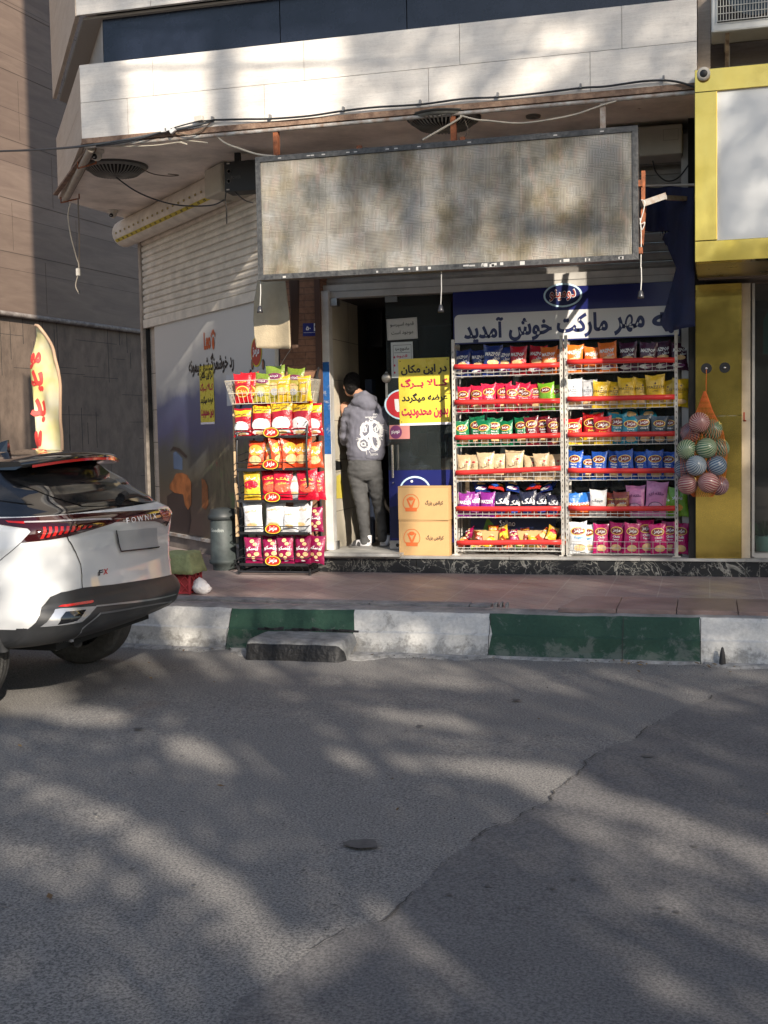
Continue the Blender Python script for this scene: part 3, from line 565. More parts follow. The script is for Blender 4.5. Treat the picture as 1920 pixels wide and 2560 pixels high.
# brass framed sign
GY = 9.82; gx0 = P(1737, 400, GY).x; gz1, gz0 = P(1745, 174, GY).z, P(1740, 656, GY).z
gs = thing('brass_framed_sign', (gx0, GY, gz0), 'big blank white sign box with a polished brass frame on the next shop', 'sign')
m = MB().m(GOLD); tw = P(1793, 400, GY).x-gx0; th = gz1-P(1800, 226, GY).z; bh = P(1800, 600, GY).z-gz0; gx1 = 5
m.bb(gx0, gx1, GY, GY+.12, gz1-th, gz1).bb(gx0, gx1, GY, GY+.12, gz0, gz0+bh).bb(gx0, gx0+tw, GY-.004, GY+.12, gz0+bh+.002, gz1-th-.002).bb(gx0, gx0+.01, GY+.12, 10.95, gz0, gz1)
m.build('brass_frame', gs, bev=.004)
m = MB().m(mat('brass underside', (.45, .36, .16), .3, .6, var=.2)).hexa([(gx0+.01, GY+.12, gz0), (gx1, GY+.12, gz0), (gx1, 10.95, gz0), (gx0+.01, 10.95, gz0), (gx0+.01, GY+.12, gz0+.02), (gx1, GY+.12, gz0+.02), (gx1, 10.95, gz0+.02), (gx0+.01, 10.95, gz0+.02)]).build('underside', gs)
WP = NT('white acrylic sheet'); WP.set('Base Color', WP.ramp(WP.noise(WP.map(), 1.2, 3), (.3, (.66, .67, .66)), (.7, (.74, .74, .72)))); WP.set('Roughness', .38)
MB().m(WP.m).bb(gx0+tw-.01, gx1, GY+.02, GY+.05, gz0+bh-.01, gz1-th+.01).build('white_panel', gs)
q = P(1759, 186, GY-.01); m = MB().m(mat('dull ivory plastic', (.55, .5, .42), .5)).lathe([(.045, -.02), (.05, .0), (.05, .03), (.032, .032)], q, V((0, -1, -.05)), 20); m.m(BK).lathe([(.031, .030), (.028, .034), (.001, .034)], q, V((0, -1, -.05)), 16); o = m.build('wall_socket_pipe'); tag(o, 'round ivory pipe end on the top corner of the brass sign frame', 'pipe end')
# banner
BYY = 11.20; bx0, bx1 = P(1133, 800, BYY).x, P(1700, 760, BYY).x; bz1 = zt-.004; bz0 = P(1400, 851, BYY).z
ban = thing('shop_banner', (bx0, BYY, bz0), 'dark blue and grey shop banner above the wire racks', 'banner')
BLUE = paint('banner blue', (.012, .016, .115), .3); m = MB().m(BLUE).bb(bx0, bx1, BYY, BYY+.02, bz0, bz1); zw = P(1400, 776, BYY).z
fr = plane_y(BYY, .002); m.m(paint('banner grey white', (.62, .62, .61), .4)); rr = .045
pts = [(bx0+.012, bz0+.012)]+[(bx1-.01, bz0+.012), (bx1-.01, zw)]+[(bx0+.012+rr*(1-math.sin(R(k*15))), zw-rr*(1-math.cos(R(k*15)))) for k in range(7)]
m.poly(fr, pts); m.build('board', ban)
def ptext(m, s, px0, py0, px1, py1, fr, inv, bold=.03):      # text filling the box between two photograph points
    a, b = inv(px0, py1), inv(px1, py0); m.text(s, fr, (a[0]+b[0])/2, (a[1]+b[1])/2, b[0]-a[0], b[1]-a[1], bold)
invb = lambda px, py: (lambda p: (p.x, p.z))(P(px, py, BYY))
m = MB().m(NAVY); f4 = plane_y(BYY, .004)
def tb(s, x0, x1, py0, py1): a_, b_ = invb(x0, (py0+py1)/2), invb(x1, (py0+py1)/2); h_ = (py1-py0)*.00378; cx = (a_[0]+b_[0])/2; cz = invb((x0+x1)/2, (py0+py1)/2)[1]; m.text(s, f4, cx, cz, b_[0]-a_[0], h_, .045)
tb('آمدید', 1160, 1259, 795, 856); tb('خوش', 1272, 1380, 795, 850); tb('مارکت', 1392, 1520, 783, 842); tb('مهر', 1535, 1612, 787, 836); tb('به', 1630, 1690, 782, 832)
m.build('lettering', ban)
m = MB(); c_ = invb(1407, 738); m.m(paint('pale blue ring', (.55, .75, .85), .3)).ell(plane_y(BYY, .005), *c_, .178, .110, 32); m.m(NAVY).ell(plane_y(BYY, .007), *c_, .160, .094, 32); m.m(WH).text('دومینو', plane_y(BYY, .009), c_[0], c_[1], .245, .11, .07).m(paint('logo red brown', (.30, .03, .02))).text('دومینو', plane_y(BYY, .011), c_[0], c_[1], .235, .10, .02); m.build('oval_emblem', ban)
# big window behind the racks, door leaf
win = thing('shop_window', (bx0, 11.3, .47), 'dark shop window behind the two wire racks', 'window')
m = MB().m(GL).bb(bx0+.03, bx1-.02, 11.30, 11.308, .47, zt).build('pane', win); m = MB().m(AL).bb(bx0, bx0+.03, 11.28, 11.33, .462, zt).bb(bx1-.02, bx1, 11.28, 11.33, .462, zt); m.build('frame', win)
DY = 11.26; dx0, dx1 = P(968, 1000, DY).x, P(1131, 1000, DY).x
door = thing('glass_door', (dx0, DY, .49), 'half open frameless glass shop door with blue lower film', 'door')
m = MB().m(GL).bb(dx0, dx1, DY, DY+.01, .50, zt-.012).build('glass_panel', door)
zb = P(1050, 1175, DY).z; m = MB().m(BLUE).bb(dx0+.004, dx1, DY-.003, DY-.001, .56, zb); m.m(paint('deep navy', (.008, .010, .05), .4)).poly(plane_y(DY, .0045), [(dx0+.006, .6), (dx1, .6), (dx1, 1.02), (dx0+.006, .9)])
e = P(1038, 1225, DY); m.m(paint('pale blue ring', (.6, .7, .85))).ell(plane_y(DY, .006), e.x, e.z, .155, .135, 32).m(BLUE).ell(plane_y(DY, .008), e.x, e.z, .138, .118, 32).m(WH).ell(plane_y(DY, .0095), e.x-.03, e.z+.085, .012, .012, 12).text('دومینو', plane_y(DY, .0095), e.x, e.z, .22, .09, .05); q = P(1005, 1270, DY); m.ell(plane_y(DY, .0095), q.x, q.z, .03, .018, 12)
m.build('blue_film', door)
m = MB().m(CHR); hx = P(985, 1150, DY).x; m.tube([(hx, DY-.05, P(985, 1194, DY).z), (hx, DY-.05, P(985, 1112, DY).z)], .012, 12); m.tube([(hx, DY-.05, 1.33), (hx, DY, 1.33)], .007, 8).tube([(hx, DY-.05, 1.14), (hx, DY, 1.14)], .007, 8); hx += .03; m.tube([(hx, DY+.05, P(993, 1180, DY).z), (hx, DY+.05, P(993, 1112, DY).z)], .012, 12); m.build('handle', door)
m = MB().m(mat('brushed steel', (.4, .4, .4), .3, .9)).bb(dx0, dx0+.16, DY-.012, DY+.022, .492, .575).m(BK).lathe([(.018, 0), (.018, .003), (.001, .003)], (dx0+.08, DY-.012, .53), V((0, -1, 0)), 14).m(mat('brushed steel', (.4, .4, .4))).bb(dx0, dx0+.12, DY-.012, DY+.022, zt-.06, zt-.004); m.build('door_patch_fitting', door)
q = P(870, 1370, 11.2)
m = MB().m(mat('brushed steel', (.4, .4, .4))).bb(X0+.0, X0+.05, 11.21, 11.29, .49, .57).bb(X0-.02, X0+.10, 11.20, 11.3, zt-.075, zt-.004); m.build('hinge_fitting', door)
q = P(966, 945, DY-.005); m = MB().m(mat('dull steel', (.3, .28, .25), .4, .7, var=.3)).lathe([(.048, 0), (.045, .012), (.03, .02), (.001, .022)], q, V((0, -1, 0)), 20).bb(q.x-.012, q.x+.012, DY-.004, DY-.001, q.z-.19, q.z+.06); m.build('lock_plate', door)
# stickers and papers on the door (each a thin sheet)
def sheet(name, label, cat, px0, py0, px1, py1, Y, mt, deco=None, tilt=0, group=None, th=.0015, parent=None):
    a, b = P(px0, py1, Y), P(px1, py0, Y); cx, cz = (a.x+b.x)/2, (a.z+b.z)/2; w_, h_ = b.x-a.x, b.z-a.z; ct, st = math.cos(tilt), math.sin(tilt)
    fr = lambda off: (lambda x, z: V((cx+x*ct-z*st, Y-off, cz+x*st+z*ct)))
    m = MB().m(mt); m.prism([(-w_/2, -h_/2), (w_/2, -h_/2), (w_/2, h_/2), (-w_/2, h_/2)], fr(th), V((0, th, 0)))
    if deco: deco(m, fr, w_, h_, th)
    o = m.build(name, parent, org=V((cx, Y, cz-h_/2)) if not parent else None)
    if not parent: tag(o, label, cat, group)
    return o
def yellow_deco(m, fr, w_, h_, th):
    f = fr(th+.0015); m.m(paint('white margin', (.8, .75, .8), .4)).poly(fr(th+.0008), [(-w_/2, -h_/2), (w_/2, -h_/2), (w_/2, -h_/2+.035*h_), (-w_/2, -h_/2+.035*h_)])
    m.m(INK).text('در این مکان', f, .0, .33*h_, .90*w_, .155*h_, .06).text('عرضه میگردد', f, 0, -.09*h_, .90*w_, .15*h_, .06).m(CRIM).text('کــالا بــرگ', f, 0, .125*h_, .92*w_, .155*h_, .06).text('بدون محدودیت', f, 0, -.32*h_, .92*w_, .15*h_, .06)
    m.m(INK)
    for sx in (-1, 1):
        for sz in (-1, 1): m.ell(f, sx*w_*.46, sz*h_*.455+.008, .005, .005, 10)
YP = mat('yellow poster vinyl', (.74, .60, .07), .28, var=.12, scale=3)
sheet('yellow_poster', 'large yellow notice with four lines of black and crimson writing on glass door', 'poster', 999, 893, 1124, 1064, DY-.006, YP, yellow_deco, R(.6))
def coffee(m, fr, w_, h_, th):
    f = fr(th+.0015); m.m(INK).text('قهوه اسپرسو', f, 0, .2*h_, .78*w_, .24*h_, .012).text('موجود است', f, 0, -.18*h_, .72*w_, .24*h_, .012); m.m(paint('grey line', (.2, .2, .2)))
    for z in (-.46, .46): m.poly(f, [(-w_*.47, z*h_), (w_*.47, z*h_), (w_*.47, z*h_+.0015), (-w_*.47, z*h_+.0015)])
    for x in (-.47, .47): m.poly(f, [(x*w_, -h_*.46), (x*w_+.0015, -h_*.46), (x*w_+.0015, h_*.46), (x*w_, h_*.46)])
PAP = mat('grey white paper', (.50, .49, .45), .7, var=.1, scale=6)
sheet('paper_notice', 'grey paper notice with two lines of writing, topmost on the glass door', 'notice', 968, 794, 1043, 850, DY-.004, PAP, coffee, R(1.5))
def sandw(m, fr, w_, h_, th):
    f = fr(th+.0015); m.m(INK)
    for x in (-.4, .42): m.poly(f, [(x*w_, -h_*.47), (x*w_+.003, -h_*.47), (x*w_+.003, h_*.42), (x*w_, h_*.42)])
    m.poly(f, [(-.4*w_, h_*.41), (.42*w_, h_*.41), (.42*w_, h_*.42), (-.4*w_, h_*.42)]).poly(f, [(-.35*w_, h_*.2), (.38*w_, h_*.2), (.38*w_, h_*.21), (-.35*w_, h_*.21)])
    m.text('ساندویچ سرد', f, .01*w_, .30*h_, .66*w_, .13*h_, .03).m(CRIM).text('قهوه', f, -.0*w_, .1*h_, .5*w_, .11*h_, .02).ell(f, -.35*w_, .08*h_, .008, .012, 10).ell(f, -.35*w_, -.15*h_, .008, .012, 10).ell(f, -.35*w_, -.35*h_, .008, .012, 10)
sheet('paper_menu', 'narrow paper menu with boxed writing hanging below the grey notice', 'notice', 979, 854, 1032, 945, DY-.003, mat('pale paper', (.50, .53, .51), .6), sandw, R(.5))
def oval_st(m, fr, w_, h_, th):
    m.m(paint('pale blue ring', (.55, .75, .85))).ell(fr(th+.001), 0, 0, w_/2, h_/2, 32).m(REDP).ell(fr(th+.002), 0, 0, w_*.45, h_*.45, 32).m(WH)
    m.poly(fr(th+.003), [(-w_*.22, h_*.18), (-w_*.10, h_*.18), (-w_*.08, -h_*.1), (w_*.1, -h_*.12), (w_*.1, -h_*.24), (-w_*.15, -h_*.24), (-w_*.2, -h_*.15)])
a, b = P(962, 1050, DY), P(1035, 972, DY)
m = MB(); w_, h_ = b.x-a.x+.06, b.z-a.z; cx, cz = a.x+w_/2, (a.z+b.z)/2; fr = lambda o_: (lambda x, z: V((cx+x, DY-.001-o_, cz+z))); oval_st(m, fr, w_, h_, 0); tag(m.build('oval_sticker', org=V((cx, DY, cz))), 'red oval sticker with pale blue rim, half hidden behind the yellow notice', 'sticker')
def sq(m, fr, w_, h_, th): m.m(paint('plum print', (.16, .03, .12))).ell(fr(th+.001), -w_*.18, 0, w_*.3, h_*.48, 20).m(WH).text('دومینو', fr(th+.002), -w_*.2, .0, w_*.4, h_*.3, .03)
sheet('square_sticker', 'small pink and plum square sticker below the yellow notice', 'sticker', 974, 1062, 1024, 1098, DY-.0035, paint('salmon print', (.55, .22, .2)), sq)
# number plaque
def plq(m, fr, w_, h_, th):
    m.m(WH).text('۵۰', fr(th+.001), -.15*w_, .12*h_, .3*w_, .34*h_, .03).poly(fr(th+.001), [(.2*w_, .48*h_), (.2*w_, -.12*h_), (.47*w_, -.12*h_), (.47*w_, .48*h_)]).poly(fr(th+.001), [(-.45*w_, -.22*h_), (.45*w_, -.22*h_), (.45*w_, -.24*h_), (-.45*w_, -.24*h_)]).m(BLUE).ell(fr(th+.002), .335*w_, .22*h_, .1*w_, .13*h_, 12)
sheet('number_plaque', 'small blue house number plaque on the brown brick pillar', 'plaque', 758, 807, 797, 841, 11.115, paint('plaque blue', (.012, .018, .16), .3), plq, R(-1), th=.006)
# ---- mural poster on the corner wall ----
def mural():
    t = NT('printed landscape'); v = t.map(); s = t.a('ShaderNodeSeparateXYZ', {0: t.map(loc=tuple(ch(1.7, .5, .045)))}); z = s.outputs[2]; x = s.outputs[0]
    n = t.noise(v, .9, 4, .6); zz = t.math('ADD', z, t.math('MULTIPLY', t.math('SUBTRACT', n, .5), .75)); base = t.ramp(t.math('DIVIDE', zz, 3.0), (.20, (.11, .07, .055)), (.36, (.085, .075, .055)), (.47, (.08, .085, .085)), (.56, (.085, .09, .18)), (.67, (.12, .14, .24)), (.735, (.50, .50, .48)), (.85, (.57, .56, .53)))
    n2 = t.noise(t.map((1, 1, .35)), 9, 6, .7); n3 = t.noise(v, 4.5, 5, .6)
    fo = t.mix(.6, (.085, .078, .048), t.ramp(n2, (.35, (.03, .03, .022)), (.6, (.24, .20, .12)))); fo = t.mix(t.ramp(n3, (.55, g3(0)), (.65, g3(.7))), fo, (.08, .17, .05)); fo = t.mix(t.ramp(t.noise(v, 7, 3), (.62, g3(0)), (.7, g3(.8))), fo, (.22, .03, .03))
    right = t.a('ShaderNodeMapRange', {0: x, 1: -5.6, 2: -5.1, 3: 0.0, 4: 1.0}).outputs[0]; low = t.a('ShaderNodeMapRange', {0: zz, 1: 1.35, 2: 1.75, 3: 1.0, 4: 0.0}).outputs[0]
    t.set('Base Color', t.mix(t.math('MULTIPLY', right, low), base, fo)); t.set('Roughness', .3); return t.m
MO = .045
mu = thing('mural_poster', ch(1.7, .5, MO), 'tall landscape poster with orange tractor on the angled corner wall', 'poster')
m = MB().m(mural()).hexa([ch(.02, .48, MO), ch(.02, .48, 0), ch(3.42, .48, 0), ch(3.42, .48, MO), ch(.02, 2.97, MO), ch(.02, 2.97, 0), ch(3.42, 2.97, 0), ch(3.42, 2.97, MO)])
def cm(off): return lambda px, py: atp(px, py, ch(0, 0, MO+off), CHN)
f1, f2, f3 = cm(.002), cm(.004), cm(.006)
def pg(mt, pts, f): m.m(mt).poly(f, pts)
OR_ = mat('tractor orange', (.30, .10, .03), .4, var=.5, scale=7); DK = paint('mural dark', (.03, .02, .02), .4)
pg(DK, [(418, 1240), (440, 1225), (470, 1235), (478, 1300), (472, 1335), (425, 1332), (418, 1290)], f1)
pg(OR_, [(432, 1200), (440, 1184), (455, 1182), (468, 1188), (478, 1206), (478, 1262), (470, 1275), (462, 1262), (458, 1236), (436, 1232), (424, 1222), (424, 1212)], f2)
pg(OR_, [(504, 1196), (512, 1200), (519, 1215), (521, 1262), (514, 1275), (505, 1268)], f2)
pg(paint('mural blue', (.08, .12, .2)), [(433, 1132), (440, 1128), (456, 1146), (456, 1175), (434, 1172)], f1)
pg(DK, [(425, 1128), (433, 1116), (449, 1121), (468, 1140), (466, 1146), (448, 1130), (435, 1124)], f2)
m.build('print', mu)
# the small upright lettering
def ctext(m, s, t0, t1, z0, z1, off, bold): m.text(s, lambda x, z: ch(-x, z, MO+off), -(t0+t1)/2, (z0+z1)/2, abs(t1-t0), z1-z0, bold)
def tz(px, py):
    p = atp(px, py, ch(0, 0, MO), CHN); return ((p-C0).dot(CHD), p.z)
def cpx(m, s, x0, y0, x1, y1, off=.006, bold=.02): (t0, z1), (t1, z0) = tz(x0, y0), tz(x1, y1); ctext(m, s, t0, t1, z0, z1, off, bold)
m = MB().m(paint('orange red letter', (.55, .10, .02))); cpx(m, 'Leo', 510, 832, 528, 872, bold=.05); (t0, z0) = tz(534, 858); F_ = lambda x, z: ch(-x, z, MO+.006); m.ell(F_, -t0, z0, .035, .07, 14)
for dx, dz in ((-.05, .09), (-.018, .12), (.018, .12), (.05, .09)): m.ell(F_, -t0+dx, z0+dz, .013, .03, 10)
m.m(INK); cpx(m, 'ردِ خوشمزگیشو میمونه'.replace('ِ', ''), 472, 892, 586, 930, bold=.03); m.build('lettering', mu)
m = MB(); (t0, z0) = tz(642, 880); m.m(YEL).ell(F_, -t0, z0, .13, .15, 24).m(paint('badge red', (.42, .03, .02), .3)).ell(lambda x, z: ch(-x, z, MO+.008), -t0, z0, .118, .135, 24).m(WH).text('مزمز', lambda x, z: ch(-x, z, MO+.010), -t0, z0, .16, .10, .05)
for px in (632, 659): t0, z0 = tz(px, 911); m.m(INK).ell(F_, -t0, z0, .032, .055, 14).m(paint('clay print', (.35, .14, .07))).ell(lambda x, z: ch(-x, z, MO+.008), -t0, z0, .022, .042, 14)
m.build('round_badge', mu)
(t0, z1), (t1, z0) = tz(499, 916), tz(538, 1060); w_, h_ = t0-t1, z1-z0; tc, zc = (t0+t1)/2, (z0+z1)/2
frc = lambda off: (lambda x, z: ch(tc-x, zc+z, MO+.004+off)); m = MB().m(YP).prism([(-w_/2, -h_/2), (w_/2, -h_/2), (w_/2, h_/2), (-w_/2, h_/2)], frc(.002), -CHN*.002); yellow_deco(m, frc, w_, h_, .002)
tag(m.build('yellow_poster', org=ch(tc, z0, MO)), 'narrow looking yellow notice stuck on the landscape poster at the corner', 'poster')
(t0, z1), (t1, z0) = tz(566, 938), tz(610, 1012); m = MB().m(mat('white sheet', (.55, .55, .56), .5)).hexa([ch(t0, z0, MO+.003), ch(t0, z0, MO), ch(t1, z0, MO), ch(t1, z0, MO+.003), ch(t0, z1, MO+.003), ch(t0, z1, MO), ch(t1, z1, MO), ch(t1, z1, MO+.003)]).m(INK); m.text('قهوه موجود', lambda x, z: ch(-x, z, MO+.005), -(t0+t1)/2-.0, z1-.12, abs(t1-t0)*.7, .06, .02); tag(m.build('white_notice', org=ch(t0, z0, MO)), 'small white notice on the landscape poster beside the snack stand', 'notice')
# wooden edge board by the stand
a = P(590, 1010, 10.98); b = P(590, 1338, 10.98)
m = MB().m(mat('raw board', (.55, .38, .22), .75, var=.3, scale=7, bump=.2)).bar((P(594, 1338, 10.85).x, 10.85, b.z), (P(584, 960, 10.85).x, 10.85, P(584, 960, 10.85).z), .045, .02); tag(m.build('edge_board', org=V((b.x, 10.85, .3))), 'narrow raw wooden board standing left of the snack stand', 'board')
# ======================= PACKETS =======================
random.seed(21)
def thick(u, v):
    e = max(0, 1-abs(u)**2.6)**.55; s = max(0, math.sin(math.pi*min(1, max(0, (v-.05)/.90))))**.55; return e*s
def foil(name, c): return mat('foil '+name, c, .27, var=.14, scale=7, bump=.6, bscale=24, coat=.4)
CHIP = mat('crisp picture', (.62, .36, .13), .5, var=.45, scale=22, col2=(.85, .62, .32)); LRED = paint('logo brown red', (.20, .022, .018), .35); LYEL = paint('logo yellow', (.85, .60, .10), .4); SKIN_ = None
_PM = {}
def packmesh(style, var=0):
    k = (style, var)
    if k in _PM: return _PM[k]
    st = STY[style]; W, H, T = st.get('w', .15), st.get('h', .235), st.get('t', .06); m = MB(); base = foil(style, st['c']); mats2 = st.get('bands', [])
    nx, nz = 10, 14; sd = var*5.3+sum(map(ord, style))
    def pt(u, v, side):
        ww = W/2*(1-.10*math.sin(math.pi*v)**.8+.03*NZ.noise(V((v*4, sd, 1)))); x = u*ww; z = v*H+(.012*abs(u)**3*(1 if v > .5 else -1) if abs(v-.5) > .42 else 0)+.008*NZ.noise(V((u*1.5, sd, v*2)))
        th = thick(u, v)*T/2*(1+.25*NZ.noise(V((u*2, v*3, sd))))+.0012; wr = .0035*NZ.noise(V((u*6, v*7, sd+side)))*(1-abs(2*v-1)**4)
        if v > .93: wr += .004*math.sin(u*14+sd)
        return V((x, side*(th+wr), z))
    for side in (-1, 1):
        vs = [pt(-1+2*i/nx, j/nz, side) for j in range(nz+1) for i in range(nx+1)]
        for j in range(nz):
            vc = (j+.5)/nz; mt = base
            for (a, b, mm) in mats2:
                if a <= vc < b: mt = foil(mm[0], mm[1])
            m.m(mt); o = len(m.v)
            row = [vs[jj*(nx+1)+i] for jj in (j, j+1) for i in range(nx+1)]; m.add(row, [(i, i+1, nx+2+i, nx+1+i) for i in range(nx)], True)
    def front(off):
        def f(x, z):
            v = min(.999, max(0.001, z/H)); ww = W/2*(1-.10*math.sin(math.pi*v)**.8); u = max(-1, min(1, x/ww)); p = pt(u, v, -1); return V((x, p.y-off, z))
        return f
    for d in st.get('deco', []):
        t_ = d[0]
        if t_ == 'ell': m.m(d[1]).ell(front(d[6] if len(d) > 6 else .0022), d[2]*W, d[3]*H, d[4]*W, d[5]*H, 18, 3)
        elif t_ == 'txt': m.m(d[1]).text(d[2], front(d[8] if len(d) > 8 else .004), d[3]*W, d[4]*H, d[5]*W, d[6]*H, d[7], skew=d[9] if len(d) > 9 else 0, res=1)
    me = m.mesh('packet_'+style); b = bmesh.new(); b.from_mesh(me); bmesh.ops.remove_doubles(b, verts=b.verts, dist=.0001); bmesh.ops.recalc_face_normals(b, faces=b.faces); b.to_mesh(me); b.free()
    _PM[k] = me; return me
def logo(y=.70, s=1.0, l1='', l2='', c=None, dark=False):
    d = [('ell', LYEL, 0, y, .37*s, .135*s), ('ell', LRED, 0, y, .33*s, .112*s, .0032), ('txt', WH, 'مزمز', 0, y, .46*s, .13*s, .05, .0048)]
    if l1: d.append(('txt', WH, l1, 0, y-.20, .42, .075, .03))
    if l2: d.append(('txt', WH, l2, 0, y-.30, .36, .075, .03))
    d.append(('ell', CHIP, .05, .17, .30, .12)); return d
def maz(lat='MAZPOF', sw=WH): return [('txt', sw, lat, -.02, .72, .74, .13, .06, .004, .15), ('txt', sw, 'دریل', .16, .58, .34, .12, .05), ('ell', CHIP, 0, .44, .3, .09), ('ell', sw, -.1, .15, .33, .08), ('ell', foil('violet swirl', (.2, .05, .15)), .1, .16, .2, .05, .0034)]
def mazz(dark): return [('txt', dark, 'MAZZEH', 0, .62, .82, .09, .0), ('txt', dark, 'چیپس', 0, .5, .3, .06, .0), ('ell', dark, 0, .74, .05, .03), ('ell', CHIP, 0, .17, .36, .09)]
DBR = paint('brown ink', (.08, .04, .02))
